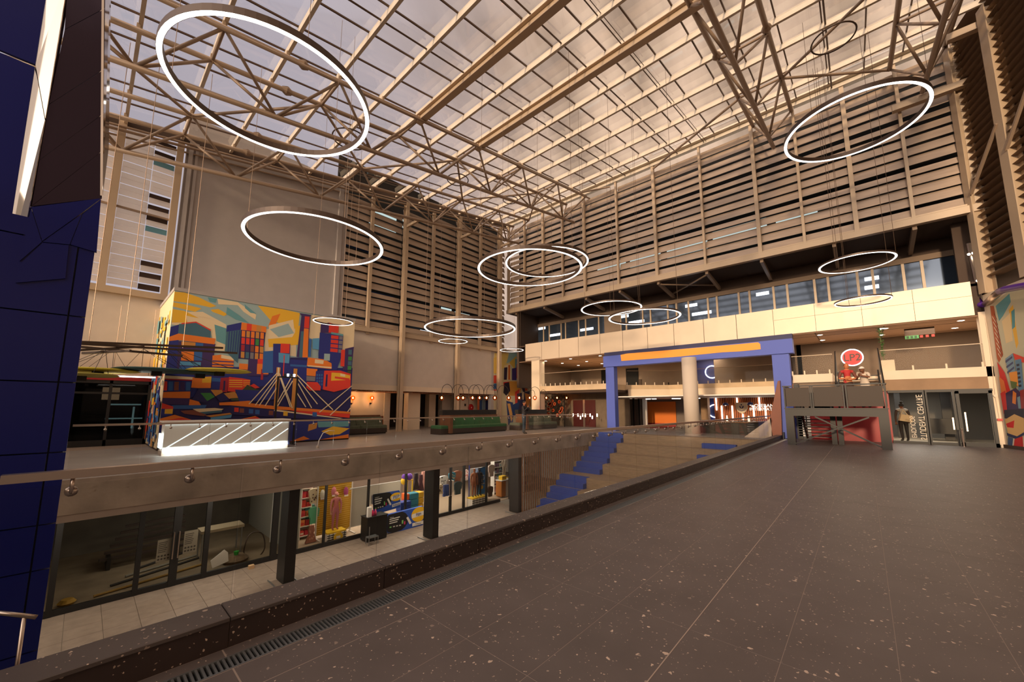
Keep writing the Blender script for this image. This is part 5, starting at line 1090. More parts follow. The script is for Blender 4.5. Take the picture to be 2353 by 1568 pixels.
for s, w, lab in ((0.25, 0.36, 'wide beige steel column in the corner of the louvred wall'), (2.35, 0.40, 'wide beige steel column in front of the folded metal side wall'), (4.5, 0.4, 'beige steel column furthest from the louvred wall on the folded metal side')):
    c = A0 + dv * s - nv * 0.10; t = thing('steel_column', lab, 'column', (c.x, c.y, 0 if s > 1 else 5.6), 'wide steel columns of the side wall')
    zb_ = 5.62
    MB().bar((c.x, c.y, zb_), (c.x, c.y, rz(c.x, -0.5)), w, 0.03, nv).build('flange', M['steel'], t)
    e = c + nv * 0.3; MB().bar((e.x, e.y, zb_), (e.x, e.y, rz(c.x, -0.5)), w, 0.03, nv).build('flange', M['steel'], t)
    e = c + nv * 0.15; MB().bar((e.x, e.y, zb_), (e.x, e.y, rz(c.x, -0.5)), 0.03, 0.28, nv).build('web', M['steel'], t)
for z0_, in ((13.2,), (15.6,)):
    a, b = A0 + dv * 0.2 - nv * 0.05, A0 + dv * 6 - nv * 0.05
bx('corner_beam', M['steel'], wr, 21.6, 21.85, -4.3, -1.9, 13.75, 14.0); bx('corner_beam_upper', M['steel'], wr, 20.2, 20.45, -4.6, -3.4, 14.9, 15.15)
for (s0, z0_, s1, z1_) in ((0.5, 9.4, 2.3, 11.0), (2.5, 9.9, 4.4, 11.9)): 
    a, b = A0 + dv * s0 - nv * 0.12, A0 + dv * s1 - nv * 0.12; MB().bar((a.x, a.y, z0_), (b.x, b.y, z1_), 0.08, 0.08).build('knee_brace', M['steel_dk'], sdw)
rw = struct('wall_rear_sun_block')  # unseen wall behind the camera, added to keep low sun off the floor
bx('plaster', M['beigewall'], rw, -9.3, -9.0, -13, 24, ZL, 4.6)
# glazed lobby corner above the pipe
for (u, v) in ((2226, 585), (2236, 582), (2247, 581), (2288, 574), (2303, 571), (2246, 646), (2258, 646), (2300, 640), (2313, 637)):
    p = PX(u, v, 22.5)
    o = MB().lathe([(0.03, 0), (0.045, -0.02), (0.03, -0.04)], p, 8, 'x').build('glowing_glass_fixing', M['spot'], ww)  # fixings use the glowing lens material, so their shine is emitted
MB().tube([PX(2225, 560, 22.9), PX(2255, 700, 22.9)], 0.07, 10).build('downpipe', M['inox'], ww)
bx('dark_corner', M['darkbrown'], ww, 22.9, 23.1, -4.6, -3.2, 5.6, 8.85)
pur = thing('purple_pipe', 'thick purple service pipe with a steel elbow above the side mural', 'pipe', SW(2330, 660, 0.3))
MB().tube([SW(2450, 640, 0.35), SW(2353, 657, 0.35), SW(2310, 665, 0.35), SW(2297, 670, 0.35)], 0.11, 14).build('purple_run', mat('purple enamel', (86, 44, 140), 0.3), pur, True)
MB().tube([SW(2297, 670, 0.35), PX(2266, 698, 22.1)], 0.11, 14).build('steel_run', M['inox'], pur, True)
MB().tube([PX(2266, 698, 22.1), PX(2254, 702, 22.3), PX(2245, 690, 22.5)], 0.11, 14).build('purple_elbow', MATS['purple enamel'], pur, True)
fn = lambda x, y, off: SW(2200 + x / 3.137, 560 + y / 3.137, 0.012 + off)
Z3 = [((196, 190, 160), [(235, 460), (380, 330), (560, 330), (560, 1600), (365, 1490)]), ((86, 150, 160), [(275, 450), (375, 360), (385, 420), (330, 520), (300, 560)]), ((230, 176, 50), [(370, 480), (400, 440), (440, 720), (425, 760)]), ((70, 140, 150), [(388, 490), (412, 470), (416, 600), (395, 620)]), ((226, 200, 150), [(320, 560), (380, 500), (400, 700), (350, 720)]),
      ((176, 84, 44), [(235, 450), (262, 450), (330, 800), (300, 860), (285, 830)])] + [((226, 206, 180), [(250 + 6 * k, 520 + 38 * k), (275 + 6 * k, 560 + 38 * k), (277 + 6 * k, 572 + 38 * k), (252 + 6 * k, 532 + 38 * k)]) for k in range(8)] + \
     [((70, 40, 40), [(262 + 6 * k, 500 + 38 * k), (285 + 6 * k, 545 + 38 * k), (286 + 6 * k, 553 + 38 * k), (263 + 6 * k, 508 + 38 * k)]) for k in range(8)] + \
     [((120, 150, 170), [(345, 830), (400, 790), (420, 930), (370, 950)]), ((60, 70, 110), [(345, 845), (395, 810), (397, 825), (348, 862)]), ((60, 70, 110), [(352, 885), (400, 850), (402, 865), (355, 900)]), ((60, 70, 110), [(358, 925), (408, 885), (410, 900), (362, 940)]), ((220, 60, 40), [(400, 790), (480, 820), (480, 860), (415, 840)]), ((90, 130, 160), [(415, 840), (460, 830), (480, 1070), (440, 1060)])] + \
     [((30, 34, 60), [(425 + 3 * k, 870 + 30 * k), (445 + 3 * k, 866 + 30 * k), (447 + 3 * k, 882 + 30 * k), (427 + 3 * k, 886 + 30 * k)]) for k in range(6)] + \
     [((206, 40, 40), [(285, 850), (340, 930), (380, 1060), (330, 1110), (305, 960)]), ((232, 150, 60), [(370, 930), (430, 920), (440, 1030), (385, 1000)]), ((90, 110, 60), [(380, 990), (430, 1000), (420, 1060), (390, 1040)]), ((226, 120, 60), [(300, 960), (335, 990), (360, 1100), (320, 1110)]), ((60, 40, 80), [(345, 1080), (420, 1040), (480, 1100), (480, 1230), (350, 1230)]), ((210, 50, 44), [(310, 1080), (345, 1060), (360, 1220), (335, 1230)]),
      ((226, 130, 50), [(400, 1060), (425, 1080), (420, 1160), (395, 1150)]), ((120, 150, 160), [(430, 1110), (450, 1100), (460, 1190), (440, 1190)]), ((150, 50, 50), [(450, 1060), (480, 1050), (480, 1200), (460, 1200)]), ((40, 34, 50), [(335, 1200), (480, 1190), (480, 1270), (340, 1260)]), ((222, 176, 110), [(342, 1270), (410, 1230), (480, 1260), (480, 1360), (430, 1390), (365, 1370)]), ((214, 30, 34), [(350, 1300), (410, 1275), (405, 1330), (360, 1325)]), ((40, 44, 84), [(355, 1365), (430, 1390), (480, 1360), (480, 1380), (425, 1410), (360, 1385)]), ((60, 84, 120), [(365, 1390), (410, 1410), (395, 1480), (362, 1470)]), ((200, 36, 36), [(412, 1410), (470, 1390), (480, 1500), (405, 1480)]), ((226, 206, 180), [(402, 1405), (412, 1408), (402, 1482), (394, 1480)]), ((226, 206, 180), [(470, 1390), (476, 1388), (486, 1500), (478, 1500)])]
wall_mural('street_mural', 'tall painted street scene mural on the side wall beside the glass doors', fn, Z3, 0, 1)
t = thing('alarm_conduit', 'thin conduit with junction boxes on the cream corner pier', 'conduit', PX(2290, 930, XF - 0.02))
cq = [PX(u, v, XF - 0.02) for u, v in ((2264, 730), (2275, 800), (2287, 910), (2297, 965))]
MB().tube(cq, 0.012, 6).build('conduit', M['cream'], t); MB().lathe([(0.05, 0), (0.05, -0.04)], cq[2], 10, 'x').build('round_box', M['cream'], t); q = cq[3]; MB().box(q.x - 0.05, q.x, q.y - 0.06, q.y + 0.06, q.z - 0.04, q.z + 0.04).build('red_call_point', mat('red call point', (190, 60, 50), 0.5), t)
# stainless bollard by the doors
p = PZ(2213, 1040, 0); 
o = MB().lathe([(0.035, 0), (0.025, 0.02), (0.02, 0.6), (0.03, 0.62), (0.03, 0.66)], (21.7, PX(2212, 1000, 21.7).y, 0), 10).build('door_post', M['inox'], None); tag(o, 'slim steel barrier post standing before the glass doors', 'post')
# ================================================================ faceted blue pylon at the near left
pyl = thing('blue_pylon', 'tall faceted pylon clad in glossy navy panels with mirror trim', 'pylon', (-0.9, 5.6, ZL))
YP = 5.5
def PYL(u, v, y=YP): return PY(u, v, y)
def face(name, m, pts, y=YP, th=0.05):
    w = [PYL(u, v, y) for u, v in pts]; return MB().prism(w, (0, th, 0)).build(name, m, pyl)
core = [(-0.06, 5.80), (-2.4, 5.80), (-2.4, 7.2), (-0.06, 7.2)]
MB().prism([(x - 0.03 if x > -1 else x, y, ZL) for x, y in core], (0, 0, 7.0)).build('core', mat('pylon core', (16, 18, 40), 0.6), pyl)
zt = lambda u, v: PYL(u, v)
# panel grid on the flat lower face: vertical joint line and horizontal joints
def col_x(z, xr): return xr
hj = [-0.72, -0.35 + 0.35, 0.72, 1.02, 1.66, 2.28, 2.92]
hz = [PYL(u, v).z for u, v in ((95, 1310), (110, 1205), (130, 1040), (180, 880), (195, 730), (150, 560))]
zlev = [ZL, -2.4, -1.5, -0.7] + hz + [3.12]
zlev = sorted(set(round(z, 3) for z in zlev))
xv = PYL(140, 840).x; xr = -0.06
for z0_, z1_ in zip(zlev[:-1], zlev[1:]):
    if z1_ - z0_ < 0.12: continue
    for a, b in ((xv, xr), (-1.35, xv), (-2.4, -1.35)):
        MB().box(a + 0.006, b - 0.006, YP, YP + 0.05, z0_ + 0.006, z1_ - 0.006).build('panel', M['blue'], pyl)
# mirror strips and faceted upper panels (tilted towards the hall)
def tri(name, m, pts, th=0.03):
    w = [PYL(u, v, y) for u, v, y in pts]; n_ = (w[1] - w[0]).cross(w[2] - w[0]).normalized(); n_ = n_ if n_.y > 0 else -n_
    return MB().prism(w, n_ * th).build(name, m, pyl)
tri('facet', M['blue'], [(98, 556, 5.485), (160, 562, 5.485), (188, 492, 5.485)]); tri('facet', M['blue'], [(162, 562, 5.485), (222, 580, 5.485), (232, 458, 5.485), (190, 492, 5.485)]); tri('facet', M['blue'], [(72, 476, 5.485), (97, 554, 5.485), (187, 490, 5.485), (232, 456, 5.485)]); tri('facet', M['blue'], [(45, 600, 5.485), (96, 556, 5.485), (71, 478, 5.485)]); tri('facet', M['blue'], [(40, 612, 5.485), (98, 558, 5.485), (158, 564, 5.485), (150, 640, 5.485), (36, 650, 5.485)])
M['gunmetal'] = mat('dark glossy reflective panel', (70, 62, 80), 0.12, metal=0.7)
ed = [((157, -60), (243, -120)), ((148, 68), (242, 18)), ((112, 240), (240, 158)), ((90, 368), (239, 260)), ((72, 474), (237, 345)), ((72, 474), (235, 455))]
for (a0, b0), (a1, b1) in zip(ed[:-1], ed[1:]):
    w = [PYL(*a0), PYL(*b0), PYL(*b1), PYL(*a1)]
    w2 = [Vector((p.x, p.y + 0.004, p.z)) for p in w]
    c = sum(w2, Vector()) / 4; w2 = [c + (p - c) * 0.988 for p in w2]
    if (w2[2] - w2[3]).length < 0.01: w2 = w2[:3]
    n_ = (w2[1] - w2[0]).cross(w2[2] - w2[0]).normalized(); n_ = n_ if n_.y > 0 else -n_
    MB().prism(w2, n_ * 0.03).build('dark_panel', M['gunmetal'], pyl)
tri('mirror_strip', M['chrome'], [(240, -100, 5.5), (256, -100, 5.75), (250, 340, 5.75), (236, 450, 5.5)])
tri('mirror_strip', M['chrome'], [(112, -40, 5.62), (158, -60, 5.5), (104, 272, 5.5), (82, 150, 5.62)]); tri('mirror_strip', M['chrome'], [(81, 154, 5.62), (103, 276, 5.5), (36, 645, 5.5), (-4, 700, 5.62)])
tri('front_panel', M['blue'], [(-40, -60, 5.63), (111, -40, 5.63), (81, 148, 5.63), (-40, 98, 5.63)]); tri('front_panel', M['blue'], [(-40, 104, 5.63), (80, 154, 5.63), (-3, 698, 5.63), (-40, 700, 5.63)])
# small handrail of the stair beside the pylon
t = thing('stair_handrail', 'short stainless handrail stub beside the foot of the blue pylon', 'handrail', PY(50, 1500, 4.9))
a = PY(-10, 1408, 4.9); b = PY(84, 1419, 4.9); MB().tube([a, b], 0.016, 10).build('rail', M['inox'], t, True); c = PY(56, 1416, 4.9); MB().tube([c, (c.x, c.y, c.z - 1.0)], 0.013, 10).build('post', M['inox'], t, True)
# ================================================================ reception desk, gantry, pendants
YD = 15.0
d0, d1 = 1.60, 4.96
t = thing('reception_desk', 'white back-lit reception desk with diagonal light lines before the mural', 'desk', ((d0 + d1) / 2, YD + 0.4, 0))
bx('plinth', M['concrete_light'], t, d0 + 0.03, d1 - 0.03, YD + 0.04, YD + 0.8, 0.0, 0.13)
bx('body', M['white'], t, d0 + 0.06, d1 - 0.02, YD + 0.08, YD + 0.8, 0.13, 0.92)
bx('side_panel', mat('navy desk side', (40, 44, 84), 0.5), t, d1 - 0.02, d1 + 0.02, YD + 0.02, YD + 0.82, 0.1, 0.96)
bx('worktop', M['white'], t, d0, d1, YD, YD + 0.85, 0.94, 0.99)
M['acrylic'] = mat('white acrylic panel', (226, 226, 220), 0.3)
M['edgelight'] = emit('cool edge light', (0.90, 1.0, 0.98), 2.0)
M['edgelight2'] = emit('soft diagonal light', (0.90, 0.98, 0.96), 0.95)
pw = [d0 + 0.04, d0 + 1.1, d0 + 2.2, d1 - 0.04]
for a, b in zip(pw[:-1], pw[1:]):
    MB().box(a + 0.004, b - 0.004, YD + 0.055, YD + 0.075, 0.17, 0.90).build('front_panel', M['acrylic'], t)
bx('lower_light', M['edgelight'], t, d0 + 0.04, d1 - 0.04, YD + 0.02, YD + 0.055, 0.13, 0.17); bx('upper_light', M['edgelight'], t, d0 + 0.04, d1 - 0.04, YD + 0.02, YD + 0.055, 0.90, 0.94)
bx('end_light', M['edgelight'], t, d0 + 0.0, d0 + 0.03, YD + 0.1, YD + 0.7, 0.2, 0.62)
for k in range(6):
    x = d0 + 0.08 + 0.52 * k; x2 = min(x + 0.95, d1 - 0.05); f_ = (x2 - x) / 0.95
    MB().bar((x, YD + 0.052, 0.19), (x2, YD + 0.052, 0.19 + 0.70 * f_), 0.006, 0.03, (0, 0, 1)).build('diagonal_light', M['edgelight2'], t)
al = bpy.data.lights.new('desk_glow', 'AREA'); al.shape = 'RECTANGLE'; al.size = 3.2; al.size_y = 0.1; al.energy = 28; al.color = (0.92, 1.0, 0.97); ao = bpy.data.objects.new('desk_glow', al); COL.objects.link(ao); ao.location = Vector((3.28, YD - 0.02, 0.16)) - t.location; ao.rotation_euler = (math.radians(50), 0, 0); ao.parent = t
# black gantry frame with spotlights
a = PY(632, 960, 16.15); b = PY(677, 960, 16.15)
t = thing('spotlight_gantry', 'black goal-shaped frame carrying small spotlights in front of the bridge mural', 'gantry', ((a.x + b.x) / 2, 16.15, 0))
ztop = PY(640, 868, 16.15).z
for x in (a.x, b.x): bx('post', M['black'], t, x - 0.03, x + 0.03, 16.12, 16.153, 0.0, ztop)
bx('cross_bar', M['black'], t, a.x - 0.03, b.x + 0.03, 16.12, 16.153, ztop, ztop + 0.05)
for x in (a.x, b.x): bx('foot', M['black'], t, x - 0.04, x + 0.04, 15.9, 16.4, 0, 0.03)
for k in range(4): 
    x = a.x + 0.22 + 0.11 * k; MB().lathe([(0.035, 0), (0.045, 0.10), (0.0, 0.11)], (x, 16.15, ztop + 0.06), 8).build('spotlight', M['lamp_cool'] if k % 2 else M['black'], t)
# hanging oval acoustic discs under a track frame
tf = thing('track_frame', 'cluster of long black track bars hanging on wires over the desk', 'track frame', PY(350, 800, 15.4))
for (u0, v0, u1, v1, y0, y1) in ((180, 786, 512, 800, 15.0, 15.4), (180, 790, 545, 812, 15.6, 15.8), (180, 797, 420, 818, 16.0, 15.7), (180, 805, 330, 797, 15.2, 16.1), (190, 812, 300, 806, 15.8, 15.0)):
    MB().bar(PY(u0, v0, y0), PY(u1, v1, y1), 0.07, 0.06).build('track_bar', M['hoop'], tf)
for u, v in ((285, 790), (203, 790), (420, 800)):
    p = PY(u, v, 15.4); MB().tube([p, (p.x, p.y, rz(p.x, -0.3))], 0.008, 4).build('suspension_wire', M['wire'], tf)
cols = {'ye': (206, 188, 60), 'te': (50, 84, 84), 'gr': (150, 140, 60)}
for u, v, r, c, y, lab in ((505, 853, 0.85, 'ye', 15.2, 'yellow disc hanging in front of the mural'), (360, 852, 1.0, 'te', 16.0, 'dark teal disc hanging over the desk behind two small speakers'), (225, 852, 0.9, 'ye', 16.2, 'olive yellow disc hanging over the dark shopfront, the upper one'), (185, 862, 0.75, 'gr', 15.4, 'olive disc hanging lowest beside the blue pylon'), (460, 858, 0.65, 'te', 15.9, 'thin dark glass-green disc hanging just behind the yellow one')):
    p = PY(u, v, y); t = thing('acoustic_disc', 'flat round ' + lab, 'hanging disc', p, 'flat discs under the track frame')
    dsc = MB().lathe([(0.02, 0.03), (r * 0.9, 0.035), (r, 0.0), (r * 0.9, -0.03), (0.02, -0.03)], p, 40).build('disc', mat('disc ' + lab[:12] + str(u), cols[c], 0.7), t, True)
    MB().box(p.x - 0.12, p.x + 0.12, p.y - 0.1, p.y + 0.1, p.z - 0.16, p.z - 0.03).build('speaker_box', M['black'], dsc)
    top = PY(300 + (u - 300) * 0.5, 802, y)
    for k in range(4):
        an = k * 1.57 + 0.4; MB().tube([(p.x + 0.75 * r * math.cos(an), p.y + 0.75 * r * math.sin(an), p.z + 0.03), top], 0.006, 4).build('suspension_wire', M['black'], t)
a, b = PY(240, 864, 16.8), PY(357, 868, 16.8)
t = thing('linear_pendant', 'long thin white tube light hanging before the dark shopfront', 'pendant light', (a + b) / 2)
MB().bar(a, b, 0.04, 0.04).build('tube', M['tubelight'], t)
for p in (a.lerp(b, 0.15), a.lerp(b, 0.85)): MB().tube([p, (p.x, p.y, p.z + 2.2)], 0.006, 4).build('suspension_wire', M['wire'], t)
# bent white hose stand near the mural's right foot
p = PZ(733, 1030, 0); t = thing('bent_stand', 'thin white bent pole standing beside the right end of the mural', 'stand', p)
MB().tube([(p.x - 0.05, p.y, 0.0), (p.x - 0.02, p.y, 0.25), (p.x + 0.1, p.y, 0.5), (p.x + 0.3, p.y, 0.58), (p.x + 0.5, p.y, 0.56)], 0.012, 6).build('pole', M['white'], t, True); MB().lathe([(0.05, 0), (0.05, 0.06), (0.02, 0.1)], (p.x - 0.05, p.y, 0), 10).build('foot', M['concrete_light'], t)
# ================================================================ green benches
M['greenvelvet'] = mat('green velvet', (52, 96, 58), 0.8, noise=0.15, nscale=8)
M['greyvelvet'] = mat('grey green velvet', (90, 98, 80), 0.8, noise=0.15, nscale=8)
M['walnut'] = mat('walnut panel', (112, 72, 48), 0.5, noise=0.15, nscale=4)
M['darkwood'] = mat('dark stained plinth', (56, 44, 38), 0.5)
def bench(label, x0, x1, yf, m, planter=True, n=2, end=True):
    t = thing('banquette_bench', label, 'bench', ((x0 + x1) / 2, yf + 0.5, 0), 'upholstered banquette benches')
    bx('plinth', M['black'], t, x0 + 0.04, x1 - 0.04, yf + 0.05, yf + 1.0, 0, 0.06)
    bx('base', M['darkwood'], t, x0, x1, yf, yf + 1.02, 0.06, 0.30)
    s = (x1 - x0) / n
    for k in range(n):
        a, b = x0 + s * k + 0.01, x0 + s * (k + 1) - 0.01
        MB().cbox(a, b, yf + 0.0, yf + 0.62, 0.30, 0.46, 0.04).build('seat_cushion', m, t)
        MB().prism([(a, yf + 0.50, 0.46), (a, yf + 0.72, 0.46), (a, yf + 0.78, 0.86), (a, yf + 0.66, 0.88), (a, yf + 0.60, 0.84)], (b - a, 0, 0)).build('back_cushion', m, t)
    bx('back_panel', M['walnut'], t, x0, x1, yf + 0.78, yf + 0.86, 0.30, 0.98)
    if end: MB().box(x0 - 0.02, x0 + 0.16, yf - 0.01, yf + 0.9, 0.06, 0.98).build('end_panel', M['walnut'], t); MB().cbox(x0 - 0.5, x0 - 0.03, yf + 0.15, yf + 1.0, 0.30, 0.46, 0.04).build('end_cushion', m, t); MB().box(x0 - 0.5, x0 - 0.02, yf + 0.15, yf + 1.02, 0.0, 0.30).build('end_base', M['darkwood'], t)
    if planter: bx('planter_box', M['black'], t, x0 + 0.1, x1 - 0.1, yf + 0.80, yf + 1.1, 0.98, 1.26)
    return t
bench('green velvet banquette bench with walnut ends under the arc lamps', 12.9, 17.2, 16.0, M['greenvelvet'])
bench('grey-green banquette bench near the lattice screen', 18.6, 21.8, 15.6, M['greyvelvet'])
bench('low grey-green banquette bench against the sconce wall beside the mural', 8.2, 11.2, 19.3, M['greyvelvet'], False, 2, False)
# double arc lamps along the planter boxes
M['smoke_glass'] = glass('smoked amber globe', (0.9, 0.42, 0.20), 0.08)
def arc_lamp(label, us, globes, y, zb_):
    s = PY(us, 930, y); t = thing('arc_lamp', label, 'lamp', (s.x, y, zb_), 'arched globe lamps on the benches')
    zs = 2.30
    MB().tube([(s.x, y, zb_), (s.x, y, zs)], 0.014, 6).build('stem', M['black'], t)
    for ug in globes:
        gpos = PY(ug, 915, y); xg = gpos.x; r = abs(xg - s.x) / 2; mx_ = (xg + s.x) / 2; sg = 1 if xg > s.x else -1
        pts = [(mx_ - sg * r * math.cos(k * math.pi / 12), y, zs + min(r, 0.5) * math.sin(k * math.pi / 12)) for k in range(13)] + [(xg, y, zs - 0.15)]
        MB().tube(pts, 0.014, 6).build('arm', M['black'], t, True)
        zc = gpos.z
        MB().tube([(xg, y, zs - 0.15), (xg, y, zc + 0.13)], 0.01, 6).build('drop', M['black'], t)
        gbb = MB().lathe([(0.03, -0.15), (0.10, -0.10), (0.15, 0.0), (0.11, 0.10), (0.03, 0.15)], (xg, y, zc), 16).build('globe', M['smoke_glass'], t, True)
        MB().lathe([(0.01, -0.05), (0.045, -0.02), (0.045, 0.03), (0.01, 0.08)], (xg, y, zc), 10).build('bulb', M['bulb'], gbb, True)
for us, gl_, lab in ((1039, (1015, 1064), 'first black double arc lamp from the walnut bench end'), (1077, (1053, 1102), 'second black double arc lamp from the walnut bench end'), (1111.5, (1086, 1137), 'third black double arc lamp from the walnut bench end'), (1143, (1118, 1169), 'black double arc lamp beside the corner column'),):
    arc_lamp(lab, us, gl_, 16.95, 1.26)
for us, gl_, lab in ((1217, (1193, 1229), 'black double arc lamp behind the standing person'), (1242, (1217, 1255.5), 'black double arc lamp before the left edge of the lattice screen'), (1268, (1280,), 'black single arc lamp before the middle of the lattice screen'), (1290, (1302,), 'black single arc lamp at the dark door side of the lattice screen')):
    arc_lamp(lab, us, gl_, 16.55, 1.26)
# small table and pale upright lights beyond the far rail
t = thing('hanging_tube_cluster', 'row of short white tube pendants before the dark red doors', 'pendant light', PX(1345, 960, 23.5))
for u, v0, v1 in ((1317, 951, 958), (1328, 951, 958), (1334, 956, 964), (1339, 951, 958), (1345, 951, 959), (1356, 951, 958), (1361, 956, 963), (1372, 951, 958)):
    a, b = PX(u, v0, 23.5), PX(u, v1, 23.5); MB().bar(b, a, 0.05, 0.05).build('tube', M['tubelight'], t); MB().tube([a, (a.x, a.y, 2.4)], 0.004, 4).build('cord', M['black'], t)
# ================================================================ lower shops
YS = 13.66
sf_ = struct('wall_lower_shopfront')
bx('bulkhead', M['concrete_light'], sf_, -6, 20, YS - 0.05, YS + 0.15, -0.75, -0.42)
bx('soffit', M['taupe'], sf_, -6, 14.3, YF + 0.35, YS, -0.70, -0.64)
bx('kick', M['black'], sf_, -6, 14.2, YS - 0.03, YS + 0.06, ZL, ZL + 0.13)
xq = lambda u, v: PY(u, v, YS).x
def mullion(u, v, w, nm='mullion'): 
    x = xq(u, v); MB().box(x - w / 2, x + w / 2, YS - 0.04, YS + 0.06, ZL, -0.75).build(nm, M['black'], sf_); return x
mxs = [(115, 1380, 0.1), (317, 1290, 0.10), (402, 1265, 0.16), (475, 1240, 0.11), (632, 1210, 0.16), (747, 1180, 0.06), (846, 1150, 0.06), (933, 1120, 0.06), (1035, 1140, 0.09), (1066, 1120, 0.09), (1118, 1100, 0.06), (1171, 1090, 0.06), (1240, 1080, 0.06)]
xs_ = [mullion(*q) for q in mxs]
xs_ = [-6] + xs_
for a, b in zip(xs_[:-1], xs_[1:]): MB().box(a + 0.02, b - 0.02, YS + 0.005, YS + 0.017, ZL + 0.13, -0.75).build('glass_pane', M['shopglass'], sf_)
for u in (396, 408): x = xq(u, 1262); MB().tube([(x, YS - 0.04, -2.5), (x, YS - 0.1, -2.5), (x, YS - 0.1, -1.85), (x, YS - 0.04, -1.85)], 0.014, 6).build('door_handle', M['inox'], sf_)
for u in (1030, 1035): x = xq(u, 1125); MB().tube([(x, YS - 0.04, -2.4), (x, YS - 0.1, -2.4), (x, YS - 0.1, -1.75), (x, YS - 0.04, -1.75)], 0.014, 6).build('door_handle', M['inox'], sf_)
rooms = struct('room_lower_shops')
bx('vacant_rear', mat('unfinished grey wall', (92, 86, 76), 0.9, noise=0.25, nscale=1.5), rooms, -6, 5.1, 18.5, 18.6, ZL, -0.6)
bx('vacant_floor', mat('dusty brown screed', (122, 106, 84), 0.9, noise=0.2, nscale=2), rooms, -6, 5.0, YS + 0.1, 18.5, ZL, ZL + 0.01)
bx('party_wall', mat('pale party wall', (150, 146, 134), 0.9), rooms, 4.85, 5.1, YS + 0.3, 18.5, ZL, -0.6)
bx('shop_floor', mat('beige shop floor', (172, 150, 126), 0.5), rooms, 5.1, 20, YS + 0.1, 19, ZL, ZL + 0.01)
bx('shop_rear', mat('shop rear wall', (150, 130, 118), 0.8), rooms, 5.1, 20, 18.9, 19, ZL, -0.5)
bx('shop_ceiling', M['white'], rooms, -6, 20, YS, 19, -0.62, -0.6)
M['shoplamp'] = emit('shop ceiling panel', (1.0, 0.95, 0.86), 7.0)
for k in range(6): MB().box(5.9 + 1.9 * k, 7.0 + 1.9 * k, 15.3, 15.6, -0.645, -0.62).build('ceiling_panel_light', M['shoplamp'], rooms)
for k in range(6): MB().box(5.9 + 1.9 * k, 7.0 + 1.9 * k, 14.25, 14.45, -0.645, -0.62).build('ceiling_panel_light', M['shoplamp'], rooms)
for (x, e) in ((7.0, 110), (10.0, 110), (13.0, 90)):
    al = bpy.data.lights.new('shop_light', 'AREA'); al.shape = 'RECTANGLE'; al.size = 2.6; al.size_y = 1.6; al.energy = e * 0.55; al.color = (1, 0.93, 0.82); ao = bpy.data.objects.new('shop_light', al); COL.objects.link(ao); ao.location = (x, 15.4, -0.66); ao.parent = rooms
al = bpy.data.lights.new('vacant_light', 'AREA'); al.size = 1.2; al.energy = 16; al.color = (1, 0.92, 0.78); ao = bpy.data.objects.new('vacant_light', al); COL.objects.link(ao); ao.location = (2.6, 15.6, -0.7); ao.parent = rooms
MB().box(2.2, 3.0, 15.2, 15.4, -0.66, -0.62).build('ceiling_panel_light', M['shoplamp'], rooms)
for x in (-0.5, 2.6, 5.6, 8.7, 11.8):   # concourse downlights below the slab
    al = bpy.data.lights.new('concourse_light', 'AREA'); al.size = 0.5; al.energy = 26; al.color = (1, 0.88, 0.72); ao = bpy.data.objects.new('concourse_light', al); COL.objects.link(ao); ao.location = (x, 12.7, -0.72); ao.parent = sf_
    MB().lathe([(0.1, 0), (0.1, -0.012)], (x, 12.7, -0.70), 12).build('concourse_downlight', M['spot'], sf_)
# --- vacant unit clutter
def tagged(o, label, cat, group=None): return tag(o, label, cat, group)
for (u0, u1, v0, v1, lab) in ((357, 396, 1236, 1294, 'printed notice sheet taped inside the left glass door'), (419, 456, 1216, 1274, 'dimmer printed notice sheet taped inside the right glass door')):
    a = PY(u0, v1, YS + 0.05); b = PY(u1, v0, YS + 0.05); pm = MB(); pm.col = lin(150, 142, 128); pm.box(a.x, b.x, YS + 0.03, YS + 0.034, a.z, b.z)
    pm.col = lin(70, 64, 58); h = b.z - a.z; w = b.x - a.x
    for k in range(6): pm.box(a.x + 0.08 * w, a.x + (0.6 + 0.05 * (k % 3)) * w, YS + 0.0285, YS + 0.03, a.z + h * (0.42 + 0.085 * k), a.z + h * (0.45 + 0.085 * k))
    for j in range(2):
        for k in range(4): pm.lathe([(0.08 * w, -0.0015), (0.08 * w, 0)], (a.x + w * (0.16 + 0.22 * k), YS + 0.03, a.z + h * (0.12 + 0.14 * j)), 10, 'y')
    tagged(pm.build('notice_sheet', M['art'], None), lab, 'poster')
t = thing('work_table', 'makeshift table of rough boards inside the vacant shop', 'table', (3.3, 15.4, ZL + 0.01))
bx('board', mat('rough board', (150, 134, 108), 0.8), t, 2.75, 3.85, 15.1, 15.7, ZL + 0.78, ZL + 0.86)
for x in (2.8, 3.8):
    for y in (15.15, 15.65): bx('leg', M['inox_dk'], t, x - 0.015, x + 0.015, y - 0.015, y + 0.015, ZL + 0.01, ZL + 0.78)
p = PY(502, 1290, 14.1); o = MB().prism([PY(u, v, 14.1) for u, v in ((484, 1290), (488, 1307), (525, 1290), (524, 1270), (516, 1264))], (0, 0.03, 0.0)).build('white_board', M['white'], None)
tagged(o, 'cream off-cut board leaning behind the vacant shop glass', 'board')
p = PY(543, 1271, 14.3); tagged(MB().lathe([(0.05, 0), (0.07, 0.11), (0.06, 0.11)], (p.x, 14.3, ZL + 0.20), 12).build('green_cup', mat('bright green plastic', (40, 160, 50), 0.5), None), 'bright green plastic cup on the debris in the vacant shop', 'cup')
tagged(MB().lathe([(0.3, 0), (0.34, 0.08), (0.2, 0.19), (0.05, 0.2)], (p.x, 14.35, ZL + 0.01), 14).build('debris_heap', mat('debris brown', (110, 90, 66), 0.9, noise=0.3, nscale=9), None), 'low heap of brown debris behind the vacant shop glass', 'debris')
